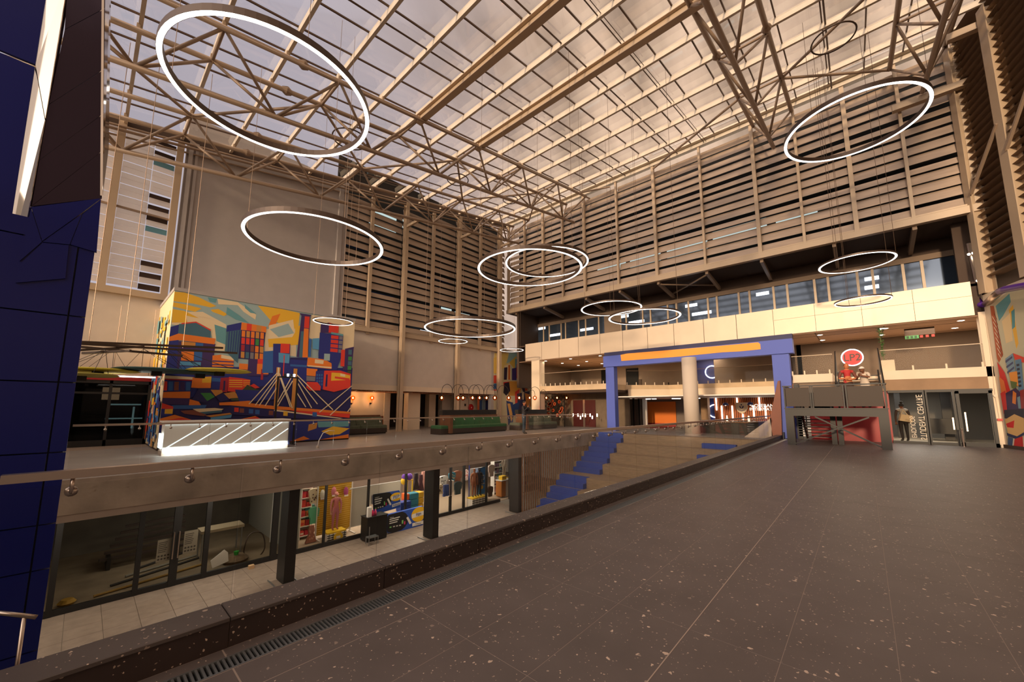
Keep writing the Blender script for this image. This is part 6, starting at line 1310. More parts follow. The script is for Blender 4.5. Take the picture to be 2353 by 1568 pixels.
c = PY(585, 1255, 14.4); tagged(MB().tube([(c.x + 0.28 * math.cos(k * 0.26), 14.4 + 0.05 * math.sin(k), c.z + 0.42 * math.sin(k * 0.26)) for k in range(-6, 18)], 0.02, 6).build('cable_loop', M['hoop'], None, True), 'loop of dark grey conduit standing against the pale party wall', 'cable')
r_ = random.Random(12)
for k, lab in enumerate(('longest ochre pipe lying across the vacant shop floor', 'dark conduit lying near the blue pylon on the vacant shop floor', 'thin grey pipe lying behind the ochre pipe', 'thin black pipe crossing the floor by the glass')):
    a = Vector((0.6 + 0.3 * k, 14.2 + 0.5 * k, ZL + 0.045)); b = a + Vector((2.2 - 0.3 * k, 0.5 + 0.2 * (k % 2), 0)); tagged(MB().tube([a, b], 0.03, 6).build('loose_pipe', mat('loose pipe %d' % k, ((150, 116, 50), (40, 36, 32), (120, 116, 106), (30, 28, 26))[k], 0.7), None), lab, 'pipe')
t = thing('pipe_rack', 'dark stack of boards and pipes stored at the back of the vacant shop', 'stack', (1.6, 16.6, ZL + 0.01))
for k in range(6): MB().bar((0.7 + 0.1 * k, 16.3 + 0.12 * k, ZL + 0.3 + 0.14 * k), (2.6, 16.4 + 0.1 * k, ZL + 0.25 + 0.16 * k), 0.12, 0.06).build('board', M['darkwood'], t)
for x in (0.9, 2.4): bx('trestle', M['black'], t, x - 0.04, x + 0.04, 16.2, 17.0, ZL + 0.01, ZL + 0.34)
tagged(MB().lathe([(0.12, 0), (0.16, 0.05), (0.1, 0.12)], (PY(160, 1335, 14.2).x, 14.2, ZL + 0.01), 12).build('yellow_coil', mat('dull yellow hose', (170, 130, 30), 0.7), None), 'small dull yellow hose coil on the vacant shop floor', 'hose coil')
p = PZ(577, 1307, ZL); tagged(MB().cbox(p.x - 0.07, p.x + 0.07, p.y - 0.05, p.y + 0.05, ZL, ZL + 0.10, 0.01).build('small_carton', mat('kraft carton', (196, 160, 120), 0.8), None), 'tiny kraft carton on the concourse beside the vacant shopfront', 'carton')
# ================================================================ figures (people and shop mannequins)
def skin_mesh(name, joints, bones, colors, m, xf, extra=None):
    """joints: name -> (pos, radius); bones: (a, b, region). One continuous skinned surface."""
    names = list(joints); idx = {n_: i for i, n_ in enumerate(names)}
    me = bpy.data.meshes.new(name); me.from_pydata([joints[n_][0] for n_ in names], [(idx[a], idx[b]) for a, b, _ in bones], [])
    o = bpy.data.objects.new(name, me); COL.objects.link(o)
    sk = o.modifiers.new('skin', 'SKIN'); sk.use_smooth_shade = True
    lay = me.skin_vertices[0].data if me.skin_vertices else None
    for n_ in names:
        r = joints[n_][1]; r = r if isinstance(r, tuple) else (r, r)
        lay[idx[n_]].radius = r; lay[idx[n_]].use_root = (n_ == 'pelvis')
    ss_ = o.modifiers.new('sub', 'SUBSURF'); ss_.levels = 1; ss_.render_levels = 1
    dg = bpy.context.evaluated_depsgraph_get(); dg.update()
    out = bpy.data.meshes.new_from_object(o.evaluated_get(dg)); bpy.data.objects.remove(o)
    b = MB()
    vs = [v.co.copy() for v in out.vertices]
    segs = [(Vector(joints[a][0]), Vector(joints[c][0]), rg) for a, c, rg in bones]
    b.v = [tuple(v) for v in vs]
    for p in out.polygons:
        ctr = p.center; best = None
        for s0, s1, rg in segs:
            d = s1 - s0; tt = max(0, min(1, (ctr - s0).dot(d) / max(d.length_squared, 1e-9))); e = (ctr - (s0 + d * tt)).length
            if best is None or e < best[0]: best = (e, rg)
        b.f.append(tuple(p.vertices)); b.c.append(lin(*colors[best[1]]))
    bpy.data.meshes.remove(out)
    if extra: extra(b)
    b.v = [tuple(xf @ Vector(v)) for v in b.v]
    return b.mesh(name, m, True)
def ellipsoid(b, c, r, n=12, k=8, col=None, cut=-2, rot=0.0):
    b.col = col; vs = []; fs = []; c = Vector(c)
    for i in range(k + 1):
        t_ = math.pi * i / k
        for j in range(n):
            a = 2 * math.pi * j / n; vs.append(c + Vector((r[0] * math.sin(t_) * math.cos(a), r[1] * math.sin(t_) * math.sin(a), max(cut, math.cos(t_)) * r[2])))
    for i in range(k): fs += [(i * n + j, (i + 1) * n + j, (i + 1) * n + (j + 1) % n, i * n + (j + 1) % n) for j in range(n)]
    b.add(vs, fs)
def figure(name, label, cat, base, h, yaw, pose, colors, hair='short', parts=None, lean=0.0, head=True):
    s = h / 1.72
    xf = Matrix.Translation(Vector(base)) @ Matrix.Rotation(yaw, 4, 'Z') @ Matrix.Scale(s, 4)
    J = {'pelvis': ((0, 0, 0.95), (0.155, 0.115)), 'spine': ((lean * 0.3, 0, 1.13), (0.14, 0.105)), 'chest': ((lean * 0.7, 0, 1.32), (0.165, 0.115)), 'collar': ((lean * 0.9, 0, 1.42), (0.10, 0.08)), 'neck': ((lean, 0, 1.50), 0.05), 'skull': ((lean + 0.01, 0, 1.56), 0.05),
         'shl': ((lean * 0.85, 0.185, 1.40), 0.07), 'shr': ((lean * 0.85, -0.185, 1.40), 0.07), 'ell': ((0, 0.24, 1.12), 0.045), 'elr': ((0, -0.24, 1.12), 0.045), 'wrl': ((0.05, 0.23, 0.88), 0.032), 'wrr': ((0.05, -0.23, 0.88), 0.032), 'hal': ((0.07, 0.22, 0.80), 0.033), 'har': ((0.07, -0.22, 0.80), 0.033),
         'hil': ((0, 0.09, 0.88), 0.10), 'hir': ((0, -0.09, 0.88), 0.10), 'knl': ((0.01, 0.10, 0.48), 0.062), 'knr': ((0.01, -0.10, 0.48), 0.062), 'anl': ((-0.02, 0.10, 0.09), 0.045), 'anr': ((-0.02, -0.10, 0.09), 0.045), 'tol': ((0.13, 0.115, 0.045), 0.04), 'tor': ((0.13, -0.115, 0.045), 0.04)}
    for k, v in pose.items(): J[k] = (v, J[k][1])
    BN = [('pelvis', 'spine', 'top'), ('spine', 'chest', 'top'), ('chest', 'collar', 'top'), ('collar', 'neck', 'skin'), ('neck', 'skull', 'skin'), ('collar', 'shl', 'top'), ('collar', 'shr', 'top'), ('shl', 'ell', 'sleeve'), ('shr', 'elr', 'sleeve'), ('ell', 'wrl', 'fore'), ('elr', 'wrr', 'fore'), ('wrl', 'hal', 'skin'), ('wrr', 'har', 'skin'),
          ('pelvis', 'hil', 'leg'), ('pelvis', 'hir', 'leg'), ('hil', 'knl', 'leg'), ('hir', 'knr', 'leg'), ('knl', 'anl', 'leg'), ('knr', 'anr', 'leg'), ('anl', 'tol', 'shoe'), ('anr', 'tor', 'shoe')]
    def extra(b):
        for hn, wn, sd_ in (('hal', 'wrl', 1), ('har', 'wrr', -1)):      # five fingers on each hand
            hp, wp = Vector(J[hn][0]), Vector(J[wn][0]); d = (hp - wp).normalized(); sdv = d.cross(Vector((1, 0, 0.3))).normalized()
            for q in range(4):
                a = hp + sdv * (0.027 - 0.018 * q); ln = (0.07, 0.08, 0.075, 0.06)[q]; b.col = lin(*colors['skin'])
                b.tube([a, a + d * ln * 0.5, a + d * ln * 0.85 + Vector((0.015, 0, -0.005))], [0.010, 0.009, 0.007], 5)
            b.tube([hp - d * 0.03 + sdv * 0.03, hp + sdv * 0.055 + d * 0.02, hp + sdv * 0.05 + d * 0.05], [0.012, 0.010, 0.008], 5)
        if head:
            hx = J['skull'][0][0]; hy = J['skull'][0][1]; hz_ = J['skull'][0][2]
            ellipsoid(b, (hx + 0.01, hy, hz_ + 0.055), (0.095, 0.075, 0.115), 14, 10, lin(*colors['skin']))
            b.col = lin(*colors['skin']); b.add([(hx + 0.095, hy, hz_ + 0.08), (hx + 0.098, hy - 0.014, hz_ + 0.035), (hx + 0.122, hy, hz_ + 0.035), (hx + 0.098, hy + 0.014, hz_ + 0.035)], [(0, 1, 2), (0, 2, 3), (1, 3, 2)])
            for sgn in (1, -1):
                ellipsoid(b, (hx, hy + sgn * 0.076, hz_ + 0.045), (0.02, 0.012, 0.03), 6, 4, lin(*colors['skin']))
                ellipsoid(b, (hx + 0.093, hy + sgn * 0.030, hz_ + 0.068), (0.008, 0.014, 0.008), 6, 4, lin(30, 24, 22))
            b.col = lin(120, 60, 56); b.add([(hx + 0.099, hy - 0.024, hz_ + 0.008), (hx + 0.103, hy + 0.0, hz_ + 0.004), (hx + 0.099, hy + 0.024, hz_ + 0.008), (hx + 0.103, hy, hz_ + 0.014)], [(0, 1, 2, 3)])
    t = thing(name, label, cat, base)
    me = skin_mesh('body', J, BN, colors, M['cloth'], xf, extra); put('body', me, t)
    hx = J['skull'][0][0]; hy = J['skull'][0][1]; hz_ = J['skull'][0][2] + 0.055
    hb = MB()
    if hair == 'short': ellipsoid(hb, (hx - 0.008, hy, hz_ + 0.02), (0.10, 0.083, 0.108), 14, 10, lin(*colors['hair']), cut=0.0)
    elif hair == 'bun': ellipsoid(hb, (hx - 0.02, hy, hz_ + 0.01), (0.095, 0.088, 0.118), 14, 10, lin(*colors['hair']), cut=-0.5); ellipsoid(hb, (hx - 0.03, hy, hz_ + 0.14), (0.06, 0.06, 0.05), 10, 8, lin(*colors['hair']))
    elif hair == 'cap':
        ellipsoid(hb, (hx, hy, hz_ + 0.03), (0.105, 0.088, 0.10), 14, 10, lin(*colors['hair']), cut=0.0); hb.col = lin(*colors['hair']); hb.prism([(hx + 0.06, hy - 0.07, hz_ + 0.03), (hx + 0.19, hy - 0.05, hz_ + 0.02), (hx + 0.19, hy + 0.05, hz_ + 0.02), (hx + 0.06, hy + 0.07, hz_ + 0.03)], (0, 0, 0.012))
    if hb.v:
        hb.v = [tuple(xf @ Vector(v)) for v in hb.v]; hb.build('cap' if hair == 'cap' else 'hair', M['cloth'], t, True)
    return t, xf
dkskin = (120, 76, 54); ltskin = (196, 120, 76)
# standing person behind the far glass, looking at a phone
pz = Vector((15.75, 13.4, 0))
t, xf = figure('person', 'person in dark jacket and blue jeans standing behind the far glass rail', 'person', pz, 1.74, math.radians(-70), {'ell': (0.10, 0.27, 1.20), 'elr': (0.10, -0.27, 1.20), 'wrl': (0.26, 0.12, 1.40), 'wrr': (0.26, -0.12, 1.40), 'hal': (0.27, 0.06, 1.47), 'har': (0.27, -0.06, 1.47), 'hil': (0, 0.09, 0.88)},
       {'top': (34, 30, 34), 'sleeve': (38, 32, 34), 'fore': (38, 32, 34), 'leg': (70, 86, 100), 'shoe': (40, 38, 38), 'skin': (150, 92, 62), 'hair': (24, 20, 18)}, 'short')
ph = MB().box(-0.005, 0.005, -0.04, 0.04, -0.08, 0.08); ph.v = [tuple(xf @ (Vector(v) + Vector((0.30, 0, 1.50)))) for v in ph.v]; tag(ph.build('phone', M['black'], None), 'black phone held up by the person behind the far rail', 'phone')
# couple on the stair landing
figure('person', 'person in brown and red shirt with folded forearms standing on the stair landing', 'person', (19.25, 0.38, 1.40), 1.67, math.radians(190), {'ell': (0.06, 0.26, 1.13), 'elr': (0.06, -0.26, 1.13), 'wrl': (0.22, 0.05, 1.08), 'wrr': (0.22, -0.05, 1.13), 'hal': (0.21, -0.03, 1.09), 'har': (0.21, 0.03, 1.15)},
       {'top': (176, 44, 44), 'sleeve': (110, 60, 46), 'fore': ltskin, 'leg': (60, 40, 34), 'shoe': (50, 40, 36), 'skin': ltskin, 'hair': (150, 84, 54)}, 'short')
figure('person', 'person in white cap and pale top leaning in with raised arms on the stair landing', 'person', (19.28, -0.10, 1.40), 1.55, math.radians(150), {'neck': (0.10, 0.02, 1.46), 'skull': (0.16, 0.03, 1.51), 'ell': (0.16, 0.26, 1.24), 'elr': (0.12, -0.24, 1.16), 'wrl': (0.32, 0.10, 1.30), 'wrr': (0.32, -0.04, 1.26), 'hal': (0.34, 0.05, 1.36), 'har': (0.34, 0.0, 1.32)},
       {'top': (206, 190, 172), 'sleeve': (206, 190, 172), 'fore': dkskin, 'leg': (210, 196, 180), 'shoe': (60, 50, 46), 'skin': dkskin, 'hair': (216, 208, 200)}, 'cap', lean=0.08)
# person inside the student centre, from behind, with a bag
cxp = PX(2074, 960, 23.4)
t, xf = figure('person', 'person in dark trousers with a large pale bag walking inside the student centre', 'person', (23.4, cxp.y, 0), 1.62, math.radians(20), {'knl': (0.05, 0.08, 0.48), 'anl': (0.02, 0.06, 0.09), 'tol': (0.17, 0.07, 0.045), 'wrr': (0.0, -0.2, 0.95), 'har': (0.02, -0.2, 0.88)},
       {'top': (150, 146, 140), 'sleeve': (60, 46, 42), 'fore': (70, 48, 40), 'leg': (34, 28, 28), 'shoe': (60, 56, 52), 'skin': dkskin, 'hair': (24, 20, 20)}, 'bun')
bg_ = MB().prism([(-0.22, -0.16, 0.86), (-0.22, 0.26, 0.94), (-0.22, 0.18, 1.22), (-0.22, -0.20, 1.16)], (-0.14, 0, 0)); bg_.tube([(-0.25, -0.1, 1.15), (-0.1, 0.0, 1.42), (-0.25, 0.15, 1.2)], 0.015, 5); bg_.v = [tuple(xf @ Vector(v)) for v in bg_.v]
tag(bg_.build('shoulder_bag', mat('pale canvas bag', (204, 182, 146), 0.8), None), 'large pale shoulder bag carried by the person in the student centre', 'bag')
# ================================================================ shop goods behind the lower glass
def at(u, v, y): return PY(u, v, y)
def panel(name, m, parent, u0, v0, u1, v1, y, th=0.03):
    a, b = PY(u0, v1, y), PY(u1, v0, y); return MB().box(a.x, b.x, y, y + th, a.z, b.z).build(name, m, parent)
ZF = ZL + 0.01
# golden display wall
gx0, gx1 = at(728, 1180, 14.6).x, at(806, 1180, 14.6).x
t = thing('gold_display_wall', 'golden mesh display wall behind the pink mannequin', 'display wall', ((gx0 + gx1) / 2, 14.6, ZF))
bx('panel', mat('gold sheet', (196, 150, 30), 0.4, metal=0.2), t, gx0, gx1, 14.62, 14.66, ZF + 0.1, -0.72)
g = MB()
for k in range(30): g.box(gx0, gx1, 14.60, 14.615, ZF + 0.15 + 0.075 * k, ZF + 0.16 + 0.075 * k)
o = g.build('mesh_wire', mat('gold wire', (230, 196, 90), 0.4), t); o['kind'] = 'stuff'
for x in (gx0, gx1): bx('upright', M['white'], t, x - 0.015, x + 0.015, 14.58, 14.66, ZF, -0.72); bx('foot', M['white'], t, x - 0.02, x + 0.02, 14.2, 14.7, ZF, ZF + 0.03)
for u, v, c, lab in ((741, 1137, (220, 210, 190), 'cream speckled trainers hanging on the gold wall'), (767, 1130, (206, 120, 130), 'pink trainers hanging on the gold wall'), (795, 1130, (170, 70, 120), 'purple trainers hanging on the gold wall near the white blind')):
    p = at(u, v, 14.5); b_ = MB(); b_.col = lin(*c); ellipsoid(b_, (p.x, p.y, p.z), (0.09, 0.07, 0.17), 10, 6, lin(*c)); b_.col = lin(236, 226, 220); b_.box(p.x - 0.07, p.x + 0.07, p.y - 0.06, p.y - 0.03, p.z - 0.16, p.z - 0.11); b_.col = lin(80, 70, 70); b_.tube([(p.x, 14.6, p.z + 0.15), (p.x, p.y, p.z + 0.14)], 0.01, 4)
    tag(b_.build('hanging_trainers', M['cloth'], None), lab, 'shoes')
def plinth(label, u, v, y, w, d, h):
    p = at(u, v, y); t = thing('display_plinth', label, 'plinth', (p.x, y, ZF))
    bx('body', M['white'], t, p.x - w / 2, p.x + w / 2, y - d / 2, y + d / 2, ZF, ZF + h); bx('top', mat('yellow plinth top', (236, 190, 40), 0.5) if 'yellow plinth top' not in MATS else MATS['yellow plinth top'], t, p.x - w / 2, p.x + w / 2, y - d / 2, y + d / 2, ZF + h, ZF + h + 0.05)
    g = MB()
    for k in range(3): g.box(p.x - w / 2 - 0.002, p.x + w / 2 + 0.002, y - d / 2 - 0.004, y - d / 2, ZF + h * (0.2 + 0.27 * k), ZF + h * (0.3 + 0.27 * k))
    for k in range(5): g.box(p.x - w / 2 + w * (0.1 + 0.2 * k) - 0.01, p.x - w / 2 + w * (0.1 + 0.2 * k) + 0.01, y - d / 2 - 0.004, y - d / 2, ZF, ZF + h)
    g.build('grid', M['black'], t); return p
p = plinth('white grid plinth with yellow top under the pink mannequin', 767, 1245, 14.15, 0.66, 0.42, 0.26)
pk = (206, 128, 124)
figure('mannequin', 'small mannequin in pink checked jacket, pink trousers and pink cap', 'mannequin', (p.x, 14.15, ZF + 0.31), 1.28, math.radians(-90), {'ell': (0.04, 0.25, 1.14), 'elr': (0.04, -0.25, 1.14)}, {'top': (190, 106, 104), 'sleeve': (196, 120, 116), 'fore': pk, 'leg': (188, 112, 120), 'shoe': (150, 90, 80), 'skin': (206, 150, 130), 'hair': (226, 150, 140)}, 'cap')
q = MB(); q.col = lin(240, 190, 40); q.lathe([(0.16, 0), (0.16, -0.02)], (p.x + 0.02, 13.88, ZF + 0.13), 16, 'y'); q.col = lin(236, 226, 210); q.box(p.x - 0.05, p.x + 0.09, 13.855, 13.862, ZF + 0.09, ZF + 0.17); tag(q.build('round_price_sign', M['art'], None), 'round yellow price sign standing at the foot of the pink mannequin plinth', 'sign')
# blinds and banners
for (u0, v0, u1, v1, lab) in ((805, 1118, 846, 1212, 'plain white roller blind beside the gold wall, hanging nearly to the floor'), (849, 1106, 921, 1160, 'plain white roller blind behind the blue and black poster')):
    t = thing('roller_blind', lab, 'blind', at(u0, v0, 14.0)); panel('fabric', mat('white blind fabric', (222, 212, 196), 0.8) if 'white blind fabric' not in MATS else MATS['white blind fabric'], t, u0, v0, u1, v1, 14.0, 0.01)
    a, b = at(u0, v0, 14.0), at(u1, v0, 14.0); MB().tube([(a.x, 14.02, b.z), (b.x, 14.02, b.z)], 0.025, 8).build('roller', M['white'], t); MB().bar((a.x, 14.0, at(u0, v1, 14.0).z), (b.x, 14.0, at(u0, v1, 14.0).z), 0.02, 0.02).build('weight_bar', M['white'], t)
def promo(name, label, quad, y, th, small=False):
    """blue and black promotional board; quad = px corners lower-left, lower-right, upper-right, upper-left"""
    w = [at(u, v, y) for u, v in quad]; t = thing(name, label, 'banner', (w[0] + w[1]) / 2)
    def P(a, b, off=0.0): return (w[0].lerp(w[1], a)).lerp(w[3].lerp(w[2], a), b) + Vector((0, -off, 0))
    n_ = 18
    def disc(cx_, cy_, rx, ry, col, off, clip=True):
        m_ = MB(); m_.col = lin(*col); m_.poly([P(min(1, max(0, cx_ + rx * math.cos(2 * math.pi * k / n_))), min(1, max(0, cy_ + ry * math.sin(2 * math.pi * k / n_))), off) for k in range(n_)]); return m_
    bd = MB(); bd.col = lin(44, 84, 178); rr2 = 0.10
    bd.prism([P(a, b) for a, b in ((0.03, 0), (0.97, 0), (1, 0.08), (1, 0.92), (0.97, 1), (0.03, 1), (0, 0.92), (0, 0.08))], (0, th, 0)); bd.build('board', M['art'], t)
    pr = MB()
    def addp(mm): o_ = len(pr.v); pr.v += mm.v; pr.f += [tuple(i + o_ for i in f) for f in mm.f]; pr.c += mm.c
    addp(disc(0.20, 0.52 if not small else 0.68, 0.36 if not small else 0.52, 0.55 if not small else 0.46, (26, 24, 26), 0.003)); addp(disc(0.86, 0.66, 0.22 if not small else 0.24, 0.36 if not small else 0.24, (244, 190, 30), 0.004))
    pr.col = lin(236, 232, 224); pr.poly([P(a, b, 0.006) for a, b in ((0.66, 0.52), (1.0, 0.58), (1.0, 0.78), (0.66, 0.72))]); pr.poly([P(a, b, 0.006) for a, b in ((0.68, 0.12), (1.0, 0.16), (1.0, 0.32), (0.68, 0.28))]); pr.poly([P(a, b, 0.007) for a, b in ((0.50, 0.62), (0.55, 0.66), (0.66, 0.30), (0.60, 0.26))])
    for k in range(3): pr.poly([P(a, b, 0.007) for a, b in ((0.05, 0.70 - 0.11 * k), (0.32 - 0.03 * k, 0.72 - 0.11 * k), (0.32 - 0.03 * k, 0.77 - 0.11 * k), (0.05, 0.75 - 0.11 * k))])
    pr.col = lin(130, 200, 110); pr.poly([P(a, b, 0.008) for a, b in ((0.06, 0.26), (0.11, 0.26), (0.11, 0.33), (0.06, 0.33))]); pr.poly([P(a, b, 0.008) for a, b in ((0.38, 0.36), (0.42, 0.36), (0.42, 0.54), (0.38, 0.54))])
    pr.col = lin(206, 60, 110); pr.poly([P(a, b, 0.008) for a, b in ((0.44, 0.30), (0.48, 0.30), (0.48, 0.46), (0.44, 0.46))]); pr.col = lin(210, 206, 200)
    for k in range(3): pr.poly([P(a, b, 0.008) for a, b in ((0.15 + 0.08 * k, 0.27), (0.20 + 0.08 * k, 0.27), (0.20 + 0.08 * k, 0.33), (0.15 + 0.08 * k, 0.33))])
    pr.build('print', M['art'], t)
    ax = (w[1] - w[0]).normalized(); R3 = Matrix(((ax.x, 0, 0), (0, 0, -1), (ax.z, 1, 0)))
    hgt = (w[3] - w[0]).length
    text_obj('logo_text', 'PEP', hgt * 0.23, mat('logo blue', (40, 56, 140), 0.6) if 'logo blue' not in MATS else MATS['logo blue'], P(0.845, 0.655, 0.012), R3, t, ext=0.001, sx=1.05)
    text_obj('more_text', '+more', hgt * 0.15, MATS['logo blue'], P(0.84, 0.22, 0.012), R3, t, ext=0.001)
    text_obj('slogan', 'Unlock', hgt * 0.085, M['white'], P(0.06, 0.82, 0.012), R3, t, 'LEFT', ext=0.001); 
    for k, wd in enumerate(('the best savings', 'with +more')): pass
    return t
promo('promo_poster', 'upright blue and black savings poster hanging inside the shop glass', ((858, 1184), (920, 1166), (919, 1127), (857, 1137)), 13.95, 0.02, True)
promo('promo_banner', 'wide oval-ended blue and black savings banner standing outside the glass', ((889, 1226), (972, 1212), (974, 1163), (891, 1184)), 13.25, 0.12)
t = thing('demo_table', 'small table under a black cloth with bottles, in front of the shop window', 'table', at(862, 1235, 13.1))
a, b = at(840, 1190, 13.1), at(885, 1190, 13.1)
bx('cloth', M['black'], t, a.x, b.x, 12.95, 13.4, ZL + 0.03, ZL + 0.80); bx('top', M['black'], t, a.x - 0.02, b.x + 0.02, 12.93, 13.42, ZL + 0.80, ZL + 0.82)
for x in (a.x + 0.02, b.x - 0.02): bx('leg', M['inox_dk'], t, x - 0.012, x + 0.012, 12.95, 12.98, ZL, ZL + 0.03)
zt_ = ZL + 0.82
tag(MB().cbox(a.x + 0.03, a.x + 0.17, 13.0, 13.1, zt_, zt_ + 0.34, 0.02).build('white_carton', M['white'], None), 'tall white carton standing on the black cloth table', 'carton')
for k, c in enumerate(((230, 40, 110), (240, 90, 140))):
    x = a.x + 0.26 + 0.10 * k; tag(MB().lathe([(0.04, 0), (0.045, 0.12), (0.02, 0.17), (0.02, 0.2)], (x, 13.1, zt_), 10).build('pink_bottle', mat('pink bottle %d' % k, c, 0.4), None, True), ('deep' if k == 0 else 'pale') + ' pink bottle standing on the black cloth table', 'bottle')
st_ = at(852, 1236, 12.9); t = thing('step_stool', 'small grey step stool at the corner of the black cloth table', 'stool', (st_.x, 12.8, ZL))
bx('step', M['inox_dk'], t, st_.x - 0.2, st_.x + 0.15, 12.65, 12.88, ZL + 0.22, ZL + 0.25)
for x in (st_.x - 0.19, st_.x + 0.14):
    for y in (12.66, 12.87): bx('leg', M['inox_dk'], t, x - 0.01, x + 0.01, y - 0.01, y + 0.01, ZL, ZL + 0.22 if y > 12.7 or x > st_.x else ZL + 0.60)
# gondola shelving and clothes
def garment(label, u, v, y, w, h, c, kind='top', c2=None):
    p = at(u, v, y); b = MB(); b.col = lin(*c); d = 0.09
    if kind == 'top': prof = [(-0.5, 0.32), (-0.36, 0.46), (-0.12, 0.5), (0.12, 0.5), (0.36, 0.46), (0.5, 0.32), (0.42, -0.12), (0.33, -0.1), (0.32, -0.5), (-0.32, -0.5), (-0.33, -0.1), (-0.42, -0.12)]
    elif kind == 'dress': prof = [(-0.2, 0.5), (0.2, 0.5), (0.26, 0.2), (0.2, 0.05), (0.5, -0.5), (-0.5, -0.5), (-0.2, 0.05), (-0.26, 0.2)]
    else: prof = [(-0.35, 0.5), (0.35, 0.5), (0.42, -0.5), (0.08, -0.5), (0.0, 0.1), (-0.08, -0.5), (-0.42, -0.5)]
    b.prism([(p.x + a * w, y, p.z + e * h) for a, e in prof], (0, d, 0))
    if c2:
        b.col = lin(*c2)
        for k in range(9): 
            rr3 = random.Random(k + int(u)); xx, zz = p.x + (rr3.random() - 0.5) * w * 0.5, p.z + (rr3.random() - 0.5) * h * 0.8; b.box(xx - 0.02, xx + 0.02, y - 0.003, y, zz - 0.025, zz + 0.025)
    b.col = lin(60, 56, 52); b.tube([(p.x, y + d / 2, p.z + h * 0.5), (p.x, y + d / 2, p.z + h * 0.5 + 0.08)], 0.006, 4)
    tag(b.build('hanging_garment', M['cloth'], None), label, 'garment', 'garments on show in the lower shop')
for args in (('cream speckled jacket hanging left of the gold wall', 722, 1140, 14.7, 0.36, 0.5, (206, 190, 160), 'top', (90, 60, 50)), ('mint green jacket hanging under the cream speckled one', 722, 1185, 14.6, 0.36, 0.55, (90, 170, 130)), ('teal jacket hanging behind the mint green one', 713, 1180, 15.0, 0.36, 0.6, (70, 120, 130)), ('brown dotted skirt hanging lowest beside the gold wall', 716, 1228, 14.3, 0.36, 0.55, (160, 100, 80), 'dress', (206, 150, 120)),
             ('long black dress on the rail behind the second black column', 957, 1107, 14.9, 0.34, 0.7, (40, 26, 32), 'dress'), ('plum dress on the rail beside the long black dress', 968, 1110, 15.1, 0.34, 0.7, (64, 30, 40), 'dress'), ('dusty pink dress at the edge of the second black column', 974, 1105, 15.3, 0.36, 0.8, (196, 140, 126), 'dress'),
             ('black and white zebra top by the shop doors', 1020, 1105, 14.6, 0.5, 0.42, (220, 216, 210), 'top', (30, 30, 36)), ('blue jeans hanging under the zebra top', 1026, 1128, 14.5, 0.36, 0.5, (44, 64, 120), 'pants'), ('beige skirt hanging beside the blue jeans', 1013, 1125, 14.4, 0.3, 0.4, (190, 170, 140), 'dress', (80, 60, 50)), ('teal printed shirt behind the open door leaf', 1040, 1097, 14.8, 0.4, 0.45, (40, 110, 130), 'top', (220, 180, 120)), ('brown leather-look jacket behind the open door leaf', 1052, 1097, 15.0, 0.55, 0.6, (120, 70, 44)), ('white scarf hanging behind the door handle', 1040, 1118, 14.5, 0.2, 0.5, (220, 212, 196), 'pants'), ('dark green coat hanging low behind the door', 1053, 1122, 14.9, 0.5, 0.6, (40, 54, 54)),
             ('white and red top hanging left of the dotted poster wall', 1072, 1092, 14.9, 0.3, 0.5, (220, 200, 190), 'top', (190, 30, 40)), ('taupe jacket hanging right of the blue vertical banner', 1130, 1082, 14.8, 0.45, 0.6, (150, 130, 120)), ('dark brown bag-shaped top on the low rail by the blue banner', 1128, 1130, 14.3, 0.35, 0.5, (96, 74, 64))):
    garment(*args)
names_ = {(206, 60, 50): 'red', (226, 130, 70): 'orange', (230, 206, 190): 'cream', (190, 40, 60): 'crimson', (226, 170, 170): 'pink', (150, 190, 200): 'pale blue', (226, 216, 206): 'white', (120, 90, 110): 'mauve', (90, 120, 130): 'slate blue', (120, 100, 100): 'taupe', (70, 70, 76): 'charcoal'}
def gondola(label, u, y, w, cols_, seed, x_end=None):
    p = at(u, 1180, y); t = thing('shelf_unit', label, 'shelf', (p.x, y, ZF)); r = random.Random(seed)
    bx('back', M['white'], t, p.x - w / 2, p.x + w / 2, y + 0.25, y + 0.28, ZF, ZF + 1.9)
    for x in (p.x - w / 2, p.x + w / 2): bx('upright', M['white'], t, x - 0.015, x + 0.015, y, y + 0.28, ZF, ZF + 1.9)
    for k in range(6):
        z = ZF + 0.1 + 0.32 * k; bx('shelf', M['white'], t, p.x - w / 2, p.x + w / 2, y - 0.02, y + 0.26, z, z + 0.025)
        n_ = max(2, int(w / 0.16))
        for j in range(n_):
            xx = p.x - w / 2 + w * (j + 0.5) / n_; ww_ = w / n_ * 0.42; hh = 0.14 + r.random() * 0.1
            cc = r.choice(cols_); b = MB(); b.col = lin(*cc); b.cbox(xx - ww_, xx + ww_, y + 0.02, y + 0.2, z + 0.025, z + 0.025 + hh, 0.015); b.col = lin(*r.choice(cols_)); b.box(xx - ww_ * 0.7, xx + ww_ * 0.7, y + 0.017, y + 0.02, z + 0.06, z + 0.06 + hh * 0.4)
            tag(b.build('boxed_product', M['cloth'], None), names_.get(cc, 'mixed') + ' pack on the ' + ('lowest', 'second', 'third', 'fourth', 'fifth', 'top')[k] + ' tier of the ' + label, 'package', 'packages on the ' + label)
reds = [(206, 60, 50), (226, 130, 70), (230, 206, 190), (190, 40, 60)]
gondola('white shelf behind the first black column', 703, 14.9, 0.34, reds, 1); gondola('white shelf beside the hoodie mannequin', 1147, 14.9, 0.75, [(226, 170, 170), (150, 190, 200), (226, 216, 206), (120, 90, 110)], 2); gondola('dark shelf beside the vacant shop', 643, 15.2, 0.3, [(90, 120, 130), (120, 100, 100), (70, 70, 76)], 3)
